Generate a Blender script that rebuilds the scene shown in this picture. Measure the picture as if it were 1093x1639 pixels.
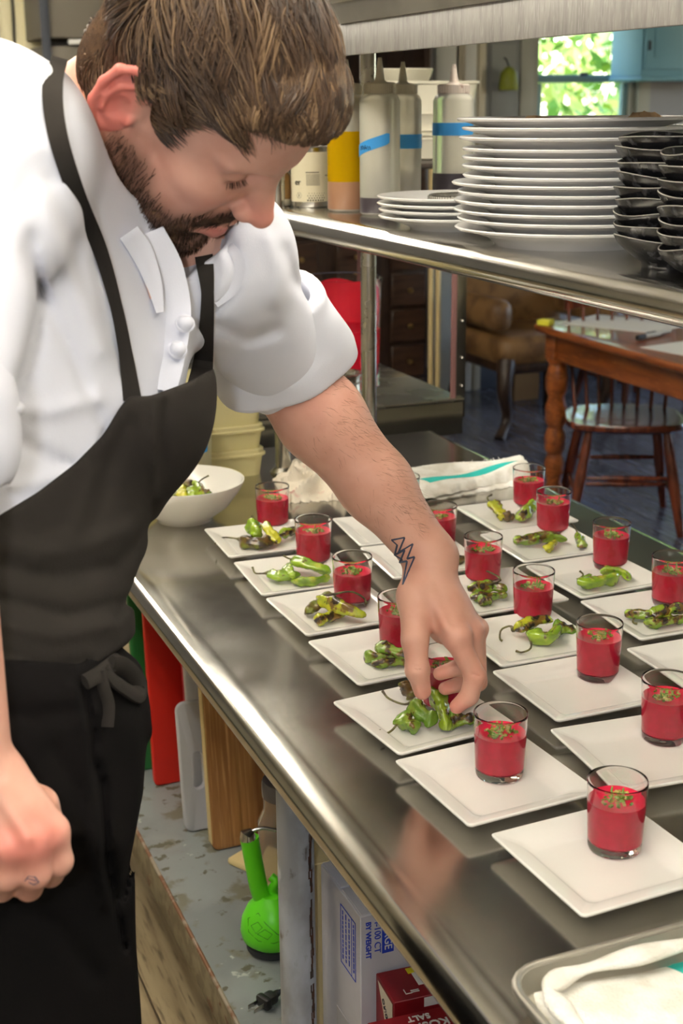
import bpy, bmesh, math, random
import numpy as np
from mathutils import Vector, Matrix

for _o in list(bpy.data.objects):
    bpy.data.objects.remove(_o)
S = bpy.context.scene
COL = S.collection
PI = math.pi

# ------------------------------------------------------------------ camera
F_PX = 2206.45
PITCH, ROLL, YAW = 0.288147, -0.0097693, 0.3822003
CAM = np.array([0.0, 0.0, 1.60])
_fw = np.array([math.sin(YAW) * math.cos(PITCH), math.cos(YAW) * math.cos(PITCH), -math.sin(PITCH)])
_r0 = np.array([math.cos(YAW), -math.sin(YAW), 0.0])
_u0 = np.cross(_r0, _fw)
_r = math.cos(ROLL) * _r0 + math.sin(ROLL) * _u0
_u = -math.sin(ROLL) * _r0 + math.cos(ROLL) * _u0
cd = bpy.data.cameras.new('camera')
cam = bpy.data.objects.new('camera', cd)
COL.objects.link(cam)
cam.matrix_world = Matrix(((_r[0], _u[0], -_fw[0], CAM[0]), (_r[1], _u[1], -_fw[1], CAM[1]),
                           (_r[2], _u[2], -_fw[2], CAM[2]), (0, 0, 0, 1)))
cd.sensor_fit = 'VERTICAL'
cd.sensor_height = 36.0
cd.sensor_width = 24.0
cd.lens = F_PX / 1639 * 36.0
cd.clip_start = 0.02
cd.dof.use_dof = True
cd.dof.focus_distance = 1.62
cd.dof.aperture_fstop = 9.0
S.camera = cam

# ------------------------------------------------------------------ exposure and sky
S.view_settings.view_transform = 'Standard'
S.view_settings.look = 'None'
S.view_settings.exposure = 0.0
S.view_settings.gamma = 1.0
S.view_settings.use_curve_mapping = False
W = bpy.data.worlds.new('sky')
S.world = W
W.use_nodes = True
_bg = W.node_tree.nodes['Background']
_sky = W.node_tree.nodes.new('ShaderNodeTexSky')
_sky.sky_type = 'NISHITA'
_sky.sun_disc = False
_sky.sun_elevation = math.radians(48)
_sky.sun_rotation = math.radians(140)
W.node_tree.links.new(_sky.outputs['Color'], _bg.inputs['Color'])
_bg.inputs['Strength'].default_value = 1.3

def lamp(name, kind, loc, target, energy, color, **kw):
    d = bpy.data.lights.new(name, kind)
    d.energy = energy
    d.color = color
    for k, v in kw.items():
        setattr(d, k, v)
    o = bpy.data.objects.new(name, d)
    COL.objects.link(o)
    o.location = loc
    o.rotation_euler = (Vector(target) - Vector(loc)).to_track_quat('-Z', 'Y').to_euler()
    return o

lamp('sun', 'SUN', (8, 12, 9), (3.5, 16, 0), 4.0, (1.0, 0.95, 0.85), angle=0.01)
# the photographer's flash: a small lamp to the left of the lens
lamp('camera_flash', 'AREA', tuple(CAM - _r * 0.12 + _u * 0.02 - _fw * 0.03), tuple(CAM + _fw * 2.0 - _r * 0.12), 5.5, (0.95, 0.97, 1.0),
     shape='RECTANGLE', size=0.06, size_y=0.035)

# ------------------------------------------------------------------ helpers
def ray(x, y):
    return _fw + _r * ((x - 546.5) / F_PX) - _u * ((y - 819.5) / F_PX)

def onz(x, y, z):
    d = ray(x, y)
    return CAM + d * ((z - CAM[2]) / d[2])

def onx(x, y, X):
    d = ray(x, y)
    return CAM + d * ((X - CAM[0]) / d[0])

def ony(x, y, Y):
    d = ray(x, y)
    return CAM + d * ((Y - CAM[1]) / d[1])

def dep(x, y, t):
    return CAM + ray(x, y) * t

class MB:
    def __init__(self):
        self.v = []; self.f = []; self.m = []
    def add(self, vs, fs, mi=0):
        n = len(self.v)
        self.v += [tuple(p) for p in vs]
        self.f += [tuple(i + n for i in f) for f in fs]
        self.m += [mi] * len(fs)
        return self
    def box(self, c, s, bevel=0.0, rot=None, mi=0, seg=2):
        bm = bmesh.new()
        bmesh.ops.create_cube(bm, size=1.0)
        bmesh.ops.scale(bm, vec=s, verts=bm.verts)
        if bevel > 0:
            bmesh.ops.bevel(bm, geom=list(bm.edges), offset=min(bevel, 0.49 * min(s)), segments=seg, affect='EDGES', profile=0.5)
        if rot is not None:
            bmesh.ops.transform(bm, matrix=rot.to_4x4(), verts=bm.verts)
        bm.verts.ensure_lookup_table()
        bm.verts.index_update()
        self.add([(v.co.x + c[0], v.co.y + c[1], v.co.z + c[2]) for v in bm.verts], [[v.index for v in f.verts] for f in bm.faces], mi)
        bm.free()
        return self
    def tube(self, pts, rad, seg=12, caps=True, mi=0, flat=None, up=None):
        pts = [Vector(p) for p in pts]
        n = len(pts)
        if not hasattr(rad, '__len__'):
            rad = [rad] * n
        tan = []
        for i in range(n):
            a = pts[max(0, i - 1)]; b = pts[min(n - 1, i + 1)]
            t = (b - a)
            tan.append(t.normalized() if t.length > 1e-9 else Vector((0, 0, 1)))
        ref = Vector(up) if up is not None else (Vector((0, 0, 1)) if abs(tan[0].z) < 0.9 else Vector((1, 0, 0)))
        nrm = (ref - tan[0] * ref.dot(tan[0])).normalized()
        vs = []
        for i in range(n):
            nrm = (nrm - tan[i] * nrm.dot(tan[i])).normalized()
            bi = tan[i].cross(nrm)
            for k in range(seg):
                a = 2 * PI * k / seg
                rn = rad[i] * (flat if flat else 1.0)
                vs.append(pts[i] + nrm * math.cos(a) * rn + bi * math.sin(a) * rad[i])
        fs = []
        for i in range(n - 1):
            for k in range(seg):
                k2 = (k + 1) % seg
                fs.append((i * seg + k, i * seg + k2, (i + 1) * seg + k2, (i + 1) * seg + k))
        if caps:
            fs.append(tuple(reversed(range(seg))))
            fs.append(tuple((n - 1) * seg + k for k in range(seg)))
        return self.add(vs, fs, mi)
    def lathe(self, prof, seg=40, c=(0, 0, 0), mi=0, fn=None):
        vs = []; fs = []; idx = []
        for (r, z) in prof:
            if r < 1e-6:
                idx.append([len(vs)]); vs.append((c[0], c[1], c[2] + z))
            else:
                row = []
                for k in range(seg):
                    a = 2 * PI * k / seg
                    rr, zz = (r, z) if fn is None else fn(r, z, a)
                    row.append(len(vs)); vs.append((c[0] + rr * math.cos(a), c[1] + rr * math.sin(a), c[2] + zz))
                idx.append(row)
        for A, B in zip(idx, idx[1:]):
            if len(A) == 1 and len(B) == 1:
                continue
            for k in range(seg):
                k2 = (k + 1) % seg
                if len(A) == 1:
                    fs.append((A[0], B[k2], B[k]))
                elif len(B) == 1:
                    fs.append((A[k], A[k2], B[0]))
                else:
                    fs.append((A[k], A[k2], B[k2], B[k]))
        return self.add(vs, fs, mi)
    def loft(self, loops, close=False, cap0=True, cap1=True, mi=0):
        n = len(loops[0]); vs = [p for l in loops for p in l]; fs = []
        m = len(loops)
        for i in range(m if close else m - 1):
            j = (i + 1) % m
            for k in range(n):
                k2 = (k + 1) % n
                fs.append((i * n + k, i * n + k2, j * n + k2, j * n + k))
        if not close and cap0:
            fs.append(tuple(reversed(range(n))))
        if not close and cap1:
            fs.append(tuple((m - 1) * n + k for k in range(n)))
        return self.add(vs, fs, mi)
    def prism(self, poly, z0, z1, mi=0):
        n = len(poly)
        vs = [(x, y, z0) for x, y in poly] + [(x, y, z1) for x, y in poly]
        fs = [tuple(reversed(range(n))), tuple(range(n, 2 * n))]
        for k in range(n):
            fs.append((k, (k + 1) % n, n + (k + 1) % n, n + k))
        return self.add(vs, fs, mi)
    def mesh(self, name, mats, angle=40):
        me = bpy.data.meshes.new(name)
        me.from_pydata(self.v, [], self.f)
        for m in (mats if isinstance(mats, (list, tuple)) else [mats]):
            me.materials.append(m)
        if any(self.m):
            me.polygons.foreach_set('material_index', self.m)
        bm = bmesh.new(); bm.from_mesh(me)
        bmesh.ops.recalc_face_normals(bm, faces=bm.faces)
        bm.to_mesh(me); bm.free()
        me.polygons.foreach_set('use_smooth', [True] * len(me.polygons))
        me.set_sharp_from_angle(angle=math.radians(angle))
        return me
    def build(self, name, mats, parent=None, loc=(0, 0, 0), rot=(0, 0, 0), angle=40):
        return link(name, self.mesh(name, mats, angle), parent, loc, rot)

def link(name, me, parent=None, loc=(0, 0, 0), rot=(0, 0, 0)):
    o = bpy.data.objects.new(name, me)
    COL.objects.link(o)
    o.location = loc; o.rotation_euler = rot
    if parent is not None:
        o.parent = parent
    return o

def tag(o, label=None, cat=None, group=None, kind=None):
    if label: o['label'] = label
    if cat: o['category'] = cat
    if group: o['group'] = group
    if kind: o['kind'] = kind
    return o

def thing(name, label, cat, loc=(0, 0, 0), rot=(0, 0, 0), group=None):
    o = bpy.data.objects.new(name, None)
    o.empty_display_size = 0.05
    COL.objects.link(o)
    o.location = loc; o.rotation_euler = rot
    return tag(o, label, cat, group)

def struct(name, mb, m, parent=None, loc=(0, 0, 0)):
    o = mb.build(name, m, parent, loc)
    if parent is None: o['kind'] = 'structure'
    return o

def spline(P, n):
    P = [np.array(p, float) for p in P]
    P = [2 * P[0] - P[1]] + P + [2 * P[-1] - P[-2]]
    out = []
    m = len(P) - 3
    for i in range(n):
        t = i / (n - 1) * m
        k = min(int(t), m - 1); t -= k
        a, b, c, d = P[k:k + 4]
        out.append(0.5 * ((2 * b) + (-a + c) * t + (2 * a - 5 * b + 4 * c - d) * t * t + (-a + 3 * b - 3 * c + d) * t ** 3))
    return out

def text_mb(body, size, M, mat, name='print', parent=None, depth=0.0004, font_bold=False):
    c = bpy.data.curves.new('text', 'FONT')
    c.body = body; c.size = size; c.extrude = depth; c.align_x = 'CENTER'; c.align_y = 'CENTER'
    c.resolution_u = 3
    if font_bold: c.offset = size * 0.018
    o = bpy.data.objects.new('text', c)
    me = bpy.data.meshes.new_from_object(o)
    bpy.data.objects.remove(o)
    me.transform(M)
    me.materials.append(mat)
    return link(name, me, parent)

def frame_mat(origin, xdir, ydir):
    x = Vector(xdir).normalized(); y = Vector(ydir); y = (y - x * y.dot(x)).normalized(); z = x.cross(y)
    M = Matrix((x, y, z)).transposed().to_4x4()
    M.translation = Vector(origin)
    return M

# ------------------------------------------------------------------ materials
def srgb(r, g, b):
    f = lambda c: (c / 255 / 12.92) if c / 255 <= 0.04045 else ((c / 255 + 0.055) / 1.055) ** 2.4
    return (f(r), f(g), f(b), 1.0)

def mat(name, col, rough=0.5, metal=0.0, spec=0.5, noise=None, bump=None, trans=0.0, ior=1.45, coat=0.0, sss=0.0, emit=None, coord='Object', stretch=None, rnoise=None, alpha=1.0, aniso=0.0):
    m = bpy.data.materials.new(name)
    m.use_nodes = True
    nt = m.node_tree; N = nt.nodes; L = nt.links
    b = N['Principled BSDF']
    b.inputs['Base Color'].default_value = col
    b.inputs['Roughness'].default_value = rough
    b.inputs['Metallic'].default_value = metal
    b.inputs['Specular IOR Level'].default_value = spec
    b.inputs['Transmission Weight'].default_value = trans
    b.inputs['IOR'].default_value = ior
    b.inputs['Coat Weight'].default_value = coat
    b.inputs['Anisotropic'].default_value = aniso
    b.inputs['Alpha'].default_value = alpha
    if sss:
        b.inputs['Subsurface Weight'].default_value = sss
        b.inputs['Subsurface Radius'].default_value = (1.0, 0.35, 0.2)
        b.inputs['Subsurface Scale'].default_value = 0.006
    if emit:
        b.inputs['Emission Color'].default_value = emit[0]
        b.inputs['Emission Strength'].default_value = emit[1]
    tc = None
    def coords():
        nonlocal tc
        if tc is None:
            t = N.new('ShaderNodeTexCoord')
            if stretch:
                mp = N.new('ShaderNodeMapping'); mp.inputs['Scale'].default_value = stretch
                L.new(t.outputs[coord], mp.inputs['Vector']); tc = mp.outputs['Vector']
            else:
                tc = t.outputs[coord]
        return tc
    last = None
    for nz in ([noise] if noise and not isinstance(noise, list) else (noise or [])):
        # (scale, colour, lo, hi[, detail])
        t = N.new('ShaderNodeTexNoise'); t.inputs['Scale'].default_value = nz[0]
        t.inputs['Detail'].default_value = nz[4] if len(nz) > 4 else 5
        L.new(coords(), t.inputs['Vector'])
        rp = N.new('ShaderNodeMapRange'); rp.inputs['From Min'].default_value = nz[2]; rp.inputs['From Max'].default_value = nz[3]
        rp.interpolation_type = 'SMOOTHSTEP'
        L.new(t.outputs['Fac'], rp.inputs['Value'])
        mx = N.new('ShaderNodeMix'); mx.data_type = 'RGBA'
        if last is None: mx.inputs[6].default_value = col
        else: L.new(last, mx.inputs[6])
        mx.inputs[7].default_value = nz[1]
        L.new(rp.outputs['Result'], mx.inputs[0])
        last = mx.outputs[2]
    if last is not None: L.new(last, b.inputs['Base Color'])
    if rnoise:
        t = N.new('ShaderNodeTexNoise'); t.inputs['Scale'].default_value = rnoise[0]; t.inputs['Detail'].default_value = 6
        L.new(coords(), t.inputs['Vector'])
        rp = N.new('ShaderNodeMapRange'); rp.inputs['From Min'].default_value = 0.3; rp.inputs['From Max'].default_value = 0.7
        rp.inputs['To Min'].default_value = rnoise[1]; rp.inputs['To Max'].default_value = rnoise[2]
        L.new(t.outputs['Fac'], rp.inputs['Value']); L.new(rp.outputs['Result'], b.inputs['Roughness'])
    if bump:
        t = N.new('ShaderNodeTexNoise'); t.inputs['Scale'].default_value = bump[0]; t.inputs['Detail'].default_value = 4
        L.new(coords(), t.inputs['Vector'])
        bp = N.new('ShaderNodeBump'); bp.inputs['Strength'].default_value = bump[1]; bp.inputs['Distance'].default_value = bump[2] if len(bump) > 2 else 0.002
        L.new(t.outputs['Fac'], bp.inputs['Height']); L.new(bp.outputs['Normal'], b.inputs['Normal'])
    return m

M = {}
M['steel'] = mat('brushed_steel', (0.56, 0.545, 0.51, 1), 0.27, 1.0, rnoise=(9, 0.20, 0.34), noise=(5, (0.47, 0.455, 0.42, 1), 0.35, 0.7), bump=(500, 0.02, 0.0005))
M['counter'] = mat('worn_counter_steel', (0.53, 0.515, 0.475, 1), 0.2, 1.0, rnoise=(7, 0.12, 0.20), noise=(4, (0.44, 0.425, 0.385, 1), 0.35, 0.7), bump=(300, 0.015, 0.0005))
M['shelf_steel'] = mat('shelf_steel', (0.52, 0.505, 0.47, 1), 0.2, 1.0, rnoise=(8, 0.14, 0.22))
M['dull_steel'] = mat('galvanised_band', (0.36, 0.35, 0.33, 1), 0.6, 0.6, noise=[(9, (0.29, 0.28, 0.265, 1), 0.4, 0.65), (30, (0.43, 0.42, 0.40, 1), 0.52, 0.72)], stretch=(1, 14, 1.6))
M['porcelain'] = mat('white_porcelain', (0.80, 0.78, 0.73, 1), 0.12, spec=0.5)
M['porcelain_cool'] = mat('white_rim_porcelain', (0.80, 0.79, 0.77, 1), 0.16, spec=0.5)
M['glass'] = mat('clear_glass', (1, 1, 1, 1), 0.0, trans=1.0, ior=1.48)
M['soup'] = mat('red_soup', (0.66, 0.012, 0.06, 1), 0.3, spec=0.45, noise=(120, (0.60, 0.012, 0.05, 1), 0.4, 0.6), sss=0.15)
M['herb'] = mat('chopped_herb', (0.14, 0.26, 0.03, 1), 0.5, noise=(150, (0.45, 0.30, 0.06, 1), 0.5, 0.62))
CHAR = (0.028, 0.016, 0.008, 1)
M['pepper_green'] = mat('green_blistered_skin', (0.23, 0.33, 0.018, 1), 0.22, coat=0.6, noise=[(35, (0.12, 0.21, 0.012, 1), 0.4, 0.62), (55, (0.50, 0.48, 0.05, 1), 0.56, 0.74), (62, (0.12, 0.065, 0.012, 1), 0.53, 0.60), (75, CHAR, 0.575, 0.64)], bump=(130, 0.7, 0.003))
M['pepper_fresh'] = mat('smooth_green_skin', (0.25, 0.38, 0.022, 1), 0.2, coat=0.6, noise=[(35, (0.15, 0.27, 0.015, 1), 0.4, 0.62), (50, (0.44, 0.48, 0.06, 1), 0.56, 0.74), (80, (0.10, 0.07, 0.015, 1), 0.64, 0.69)], bump=(110, 0.5, 0.002))
M['pepper_yellow'] = mat('yellow_blistered_skin', (0.46, 0.44, 0.02, 1), 0.22, coat=0.6, noise=[(35, (0.30, 0.36, 0.02, 1), 0.4, 0.6), (45, (0.16, 0.09, 0.015, 1), 0.52, 0.60), (62, CHAR, 0.57, 0.64)], bump=(130, 0.7, 0.003))
M['pepper_char'] = mat('charred_skin', (0.13, 0.15, 0.015, 1), 0.3, coat=0.25, noise=[(40, (0.10, 0.055, 0.014, 1), 0.38, 0.52), (60, CHAR, 0.50, 0.6)], bump=(120, 0.5, 0.002))
M['pepper_deep'] = mat('deep_green_skin', (0.11, 0.21, 0.018, 1), 0.25, coat=0.3, noise=[(40, (0.20, 0.28, 0.03, 1), 0.45, 0.62), (64, (0.12, 0.065, 0.012, 1), 0.53, 0.60), (60, CHAR, 0.57, 0.65)], bump=(130, 0.7, 0.003))
M['stem'] = mat('pepper_stem', (0.12, 0.11, 0.035, 1), 0.5, noise=(80, (0.05, 0.035, 0.015, 1), 0.45, 0.6))
# ------------------------------------------------------------------ structure
M['wall'] = mat('beige_wall_paint', srgb(176, 168, 146), 0.8)
M['wall_grey'] = mat('grey_wall_paint', srgb(150, 150, 152), 0.8)
M['ceil'] = mat('ceiling_paint', srgb(240, 236, 222), 0.9)
M['trim'] = mat('cream_trim_paint', srgb(225, 216, 178), 0.6)
M['trim_grey'] = mat('grey_trim_paint', srgb(158, 158, 146), 0.6)
M['base'] = mat('dark_baseboard', srgb(58, 62, 70), 0.6)
def plank_mat(name, c1, c2, c3, rough):
    m = mat(name, c1, rough, noise=[(3.0, c2, 0.35, 0.7), (9.0, c3, 0.52, 0.72)], stretch=(14, 1.2, 14))
    nt = m.node_tree; b = nt.nodes['Principled BSDF']
    src = b.inputs['Base Color'].links[0].from_socket
    oi = nt.nodes.new('ShaderNodeObjectInfo')
    hs = nt.nodes.new('ShaderNodeHueSaturation')
    mr = nt.nodes.new('ShaderNodeMapRange'); mr.inputs['To Min'].default_value = 0.75; mr.inputs['To Max'].default_value = 1.25
    nt.links.new(oi.outputs['Random'], mr.inputs['Value']); nt.links.new(mr.outputs['Result'], hs.inputs['Value'])
    nt.links.new(src, hs.inputs['Color']); nt.links.new(hs.outputs['Color'], b.inputs['Base Color'])
    return m
M['plank'] = plank_mat('kitchen_plank', srgb(158, 142, 112), srgb(122, 106, 80), srgb(92, 78, 58), 0.45)
M['plank_dark'] = plank_mat('dining_plank', srgb(88, 90, 104), srgb(66, 66, 76), srgb(112, 114, 128), 0.22)  # bluish daylight sheen is mixed into these plank colours
RX0, RX1, RY0, RY1, RH = -2.6, 7.2, -2.2, 7.05, 2.75
fl = struct('floor', MB().box(((RX0 + RX1) / 2, (RY0 + RY1) / 2, -0.06), (RX1 - RX0, RY1 - RY0, 0.10)), mat('plank_gap', (0.02, 0.018, 0.015, 1), 0.8))
def planks(x0, x1, y0, y1, w, l, m, seed):
    rnd = random.Random(seed)
    me = MB().box((0, 0, 0), (w - 0.003, l - 0.003, 0.02), 0.0015, seg=1).mesh('plank', m)
    nx = int((x1 - x0) / w)
    for i in range(nx):
        off = rnd.random() * l
        y = y0 - off
        while y < y1:
            a, b = max(y, y0), min(y + l, y1)
            if b - a > 0.05:
                o = link('plank', me, fl, (x0 + (i + 0.5) * w, (a + b) / 2, -0.010 + rnd.uniform(-0.0004, 0.0004)))
                o.scale = (1, (b - a) / l, 1)
            y += l
planks(-1.22, 0.95, 0.2, 7.04, 0.155, 1.22, M['plank'], 3)
planks(0.95, 6.9, 2.9, 7.04, 0.165, 1.35, M['plank_dark'], 5)
# plain boards out of the frame
struct('ceiling', MB().box(((RX0 + RX1) / 2, (RY0 + RY1) / 2, RH + 0.05), (RX1 - RX0, RY1 - RY0, 0.1)), M['ceil'])
struct('wall_left', MB().box((RX0 - 0.05, (RY0 + RY1) / 2, RH / 2), (0.1, RY1 - RY0, RH)), M['wall'])
struct('wall_front', MB().box(((RX0 + RX1) / 2, RY0 - 0.05, RH / 2), (RX1 - RX0, 0.1, RH)), M['wall'])
def wall_open(name, axis, c, a0, a1, holes, m):
    # a wall with rectangular openings (u0, u1, z0, z1)
    mb = MB(); us = sorted({a0, a1} | {h[0] for h in holes} | {h[1] for h in holes})
    for ua, ub in zip(us, us[1:]):
        zs = [0.0, RH]
        for h in holes:
            if h[0] <= ua + 1e-6 and h[1] >= ub - 1e-6:
                zs = [0.0, h[2], h[3], RH]
        for k in range(0, len(zs), 2):
            zc, zl = (zs[k] + zs[k + 1]) / 2, zs[k + 1] - zs[k]
            if axis == 'y': mb.box(((ua + ub) / 2, c, zc), (ub - ua, 0.12, zl))
            else: mb.box((c, (ua + ub) / 2, zc), (0.12, ub - ua, zl))
    return struct(name, mb, m)
WX0, WX1, WZ0, WZ1 = 4.00, 4.68, 0.95, 2.15
wall_open('wall_back', 'y', RY1 + 0.06, RX0, RX1, [(WX0, WX1, WZ0, WZ1), (5.15, 6.55, 0.95, 2.15)], M['wall_grey'])
wall_open('wall_right', 'x', RX1 + 0.06, RY0, RY1, [(3.2, 5.6, 0.9, 2.2)], M['wall'])
struct('baseboard_back', MB().box((2.2, RY1 - 0.012, 0.075), (3.6, 0.022, 0.15), 0.004).box((5.5, RY1 - 0.012, 0.075), (2.9, 0.022, 0.15), 0.004), M['base'])

def window(name, u0, u1, z0, z1, lower=True):
    e = struct(name, MB().box((u0 + 0.02, RY1 + 0.05, (z0 + z1) / 2), (0.04, 0.1, z1 - z0)).box((u1 - 0.02, RY1 + 0.05, (z0 + z1) / 2), (0.04, 0.1, z1 - z0))
               .box(((u0 + u1) / 2, RY1 + 0.05, z1 - 0.02), (u1 - u0 - 0.08, 0.1, 0.04)).box(((u0 + u1) / 2, RY1 + 0.05, z0 + 0.02), (u1 - u0 - 0.08, 0.1, 0.04)), M['trim_grey'])
    ub, uc = u1 - u0, (u0 + u1) / 2
    blue = M['sash']
    zm = 1.70
    def sash(n, za, zb, y):
        mb = MB().box((uc, y, za + 0.022), (ub - 0.082, 0.03, 0.044), 0.004).box((uc, y, zb - 0.018), (ub - 0.082, 0.03, 0.036), 0.004)
        mb.box((u0 + 0.058, y, (za + zb) / 2), (0.034, 0.03, zb - za - 0.08)).box((u1 - 0.058, y, (za + zb) / 2), (0.034, 0.03, zb - za - 0.08))
        s = mb.build(n, blue, e)
        MB().box((uc, y, (za + zb) / 2), (ub - 0.15, 0.004, zb - za - 0.08)).build('pane', M['pane'], s)
        return s
    s = sash('upper_sash', zm, z1 - 0.045, RY1 + 0.075)
    sash('lower_sash', z0 + 0.045, zm + 0.036, RY1 + 0.035)
    MB().box((uc, RY1 + 0.012, zm + 0.045), (0.05, 0.02, 0.018), 0.005).build('sash_lock', M['base'], s)
    return e
M['sash'] = mat('blue_grey_sash_paint', srgb(120, 158, 160), 0.5)
M['pane'] = mat('window_pane', (1, 1, 1, 1), 0.0, trans=1.0, ior=1.02)
window('window_1', WX0, WX1, WZ0, WZ1)
window('window_2', 5.15, 6.55, 0.95, 2.15)
def casing(name, x0, x1, z0, z1, m, w=0.085):
    mb = MB()
    mb.box((x0 - w / 2, RY1 - 0.015, (z0 + z1) / 2), (w, 0.03, z1 - z0), 0.005).box((x1 + w / 2, RY1 - 0.015, (z0 + z1) / 2), (w, 0.03, z1 - z0), 0.005)
    mb.box(((x0 + x1) / 2, RY1 - 0.017, z1 + w / 2), (x1 - x0 + 2 * w, 0.034, w), 0.005)
    if z0 > 0.1: mb.box(((x0 + x1) / 2, RY1 - 0.03, z0 - 0.02), (x1 - x0 + 2 * w + 0.04, 0.07, 0.04), 0.006)
    return struct(name, mb, m)
casing('trim_1', WX0, WX1, WZ0, WZ1, M['trim_grey'])
casing('trim_2', 5.15, 6.55, 0.95, 2.15, M['trim_grey'])
# grey door with its cream casing beside the window
d1 = struct('door_1', MB().box((3.80, RY1 - 0.012, 1.02), (0.22, 0.02, 2.04), 0.004).box((3.80, RY1 - 0.026, 1.5), (0.14, 0.010, 0.8), 0.003), mat('grey_door_paint', srgb(122, 124, 122), 0.6))
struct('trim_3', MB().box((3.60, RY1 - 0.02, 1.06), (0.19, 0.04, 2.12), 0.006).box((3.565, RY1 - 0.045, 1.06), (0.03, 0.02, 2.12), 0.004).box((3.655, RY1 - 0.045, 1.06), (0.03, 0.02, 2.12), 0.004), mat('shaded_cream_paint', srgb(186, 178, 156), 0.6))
# cream casing far left with a cord on it
struct('trim_4', MB().box((1.195, RY1 - 0.02, 1.1), (0.19, 0.04, 2.2), 0.006).box((1.245, RY1 - 0.05, 1.1), (0.075, 0.025, 2.2), 0.006).box((1.13, RY1 - 0.045, 1.1), (0.05, 0.02, 2.2), 0.006), M['trim'])
cp = [(1.172 + 0.012 * math.sin(z * 5.3) + 0.006 * math.sin(z * 13), RY1 - 0.047, z) for z in np.linspace(0.4, 2.3, 40)]
tag(MB().tube(cp, 0.006, 8).build('cord', mat('black_cord', (0.012, 0.012, 0.012, 1), 0.5)), 'thin dark cord hanging down the cream door casing', 'cord')
# fluorescent fixtures hung low to brighten the ceiling (they light the kitchen)
M['tube_glow'] = mat('lamp_diffuser', (0.9, 0.9, 0.85, 1), 0.6, emit=((1.0, 0.93, 0.82, 1), 52.0))
M['white_metal'] = mat('white_enamel', srgb(225, 225, 220), 0.4)
def fixture(x, y, along_y, length, width, label):
    t = thing('ceiling_light', label, 'ceiling light', (x, y, RH - 0.22), (0, 0, 0 if along_y else PI / 2), 'fluorescent ceiling lights')
    for q in (-0.35, 0.35): MB().tube([(0, q * length, 0.0), (0, q * length, 0.22)], 0.008, 10).build('hanger', M['white_metal'], t)
    MB().box((0, 0, -0.012), (0.07, length + 0.02, 0.03), 0.006).build('housing', M['white_metal'], t)
    for q in (-1, 1): MB().tube([(q * width * 0.36, -length / 2, -0.03), (q * width * 0.36, length / 2, -0.03)], 0.019, 16).build('tube', M['tube_glow'], t)
fixture(-0.25, 1.3, True, 2.4, 0.22, 'long fluorescent ceiling light above the walkway beside the counter')
fixture(1.25, 1.2, True, 2.4, 0.22, 'long fluorescent ceiling light above the overshelf side of the counter')
fixture(0.7, 4.3, False, 1.2, 0.20, 'short fluorescent ceiling light beyond the far end of the counter')
fixture(0.1, 5.5, False, 1.2, 0.20, 'added unseen fluorescent light near the back wall')  # added to brighten the far ceiling mirrored in the counter
fixture(0.1, -1.0, True, 1.2, 0.22, 'short fluorescent ceiling light behind the camera')

# ------------------------------------------------------------------ outside, seen through the windows
tag(MB().box((5, 40, -0.35), (120, 65, 0.3)).build('lawn', mat('sunlit_grass', (0.22, 0.36, 0.06, 1), 0.9, noise=(3, (0.4, 0.42, 0.12, 1), 0.4, 0.6))), kind='structure')
M['leaf'] = [mat('sunlit_leaf', (0.34, 0.50, 0.09, 1), 0.6), mat('pale_leaf', (0.62, 0.66, 0.24, 1), 0.6), mat('deep_leaf', (0.12, 0.26, 0.05, 1), 0.6)]
M['bark'] = mat('bark', (0.09, 0.06, 0.04, 1), 0.9)
def tree(name, label, cat, x, y, h, r, n, seed, group=None):
    rnd = np.random.default_rng(seed)
    t = thing(name, label, cat, (x, y, -0.2), group=group)
    if h > 2.5: MB().tube([(0, 0, 0), (0.05, 0, h * 0.4), (0, 0.1, h * 0.75)], [0.16, 0.12, 0.05], 8).build('trunk', M['bark'], t)
    mb = MB()
    nb = 16
    cs = rnd.normal(size=(nb, 3)) * np.array([r * 0.5, r * 0.5, h * 0.2]) + np.array([0, 0, h * 0.58])
    vs = []; fs = []; ms = []
    for i in range(n):
        c = cs[rnd.integers(nb)] + rnd.normal(size=3) * r * 0.22
        c[2] = max(c[2], 0.1)
        a = rnd.normal(size=3); a /= np.linalg.norm(a); b = np.cross(a, rnd.normal(size=3)); b /= np.linalg.norm(b)
        s = 0.07 + 0.08 * rnd.random()
        k = len(vs)
        vs += [tuple(c + a * s), tuple(c + b * s * 0.5), tuple(c - a * s), tuple(c - b * s * 0.5)]
        fs.append((k, k + 1, k + 2, k + 3)); ms.append(int(rnd.choice([0, 0, 1, 1, 2])))
    mb.v, mb.f, mb.m = vs, fs, ms
    o = mb.build('foliage', M['leaf'], t)
    tag(o, kind='stuff')
tree('hedge', 'tall dense sunlit hedge filling the view outside the back window', 'hedge', 10.5, 27.0, 9.5, 4.2, 1, 77)
_h = bpy.data.objects['hedge']
for _c in list(_h.children): bpy.data.objects.remove(_c)
_rd = np.random.default_rng(5); _n = 9000
_c0 = np.stack([_rd.uniform(-9, 9, _n), _rd.normal(size=_n) * 0.9, _rd.uniform(0, 9.5, _n)], 1); _c0[:, 1] += np.sin(_c0[:, 0] * 2.1) * 0.6 + np.sin(_c0[:, 2] * 1.7) * 0.5
_a = _rd.normal(size=(_n, 3)); _a /= np.linalg.norm(_a, axis=1)[:, None]; _b = np.cross(_a, _rd.normal(size=(_n, 3))); _b /= np.linalg.norm(_b, axis=1)[:, None]
_s = _rd.uniform(0.14, 0.30, (_n, 1))
_mb = MB(); _mb.v = [tuple(p) for p in np.stack([_c0 + _a * _s, _c0 + _b * _s * .55, _c0 - _a * _s, _c0 - _b * _s * .55], 1).reshape(-1, 3)]
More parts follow.
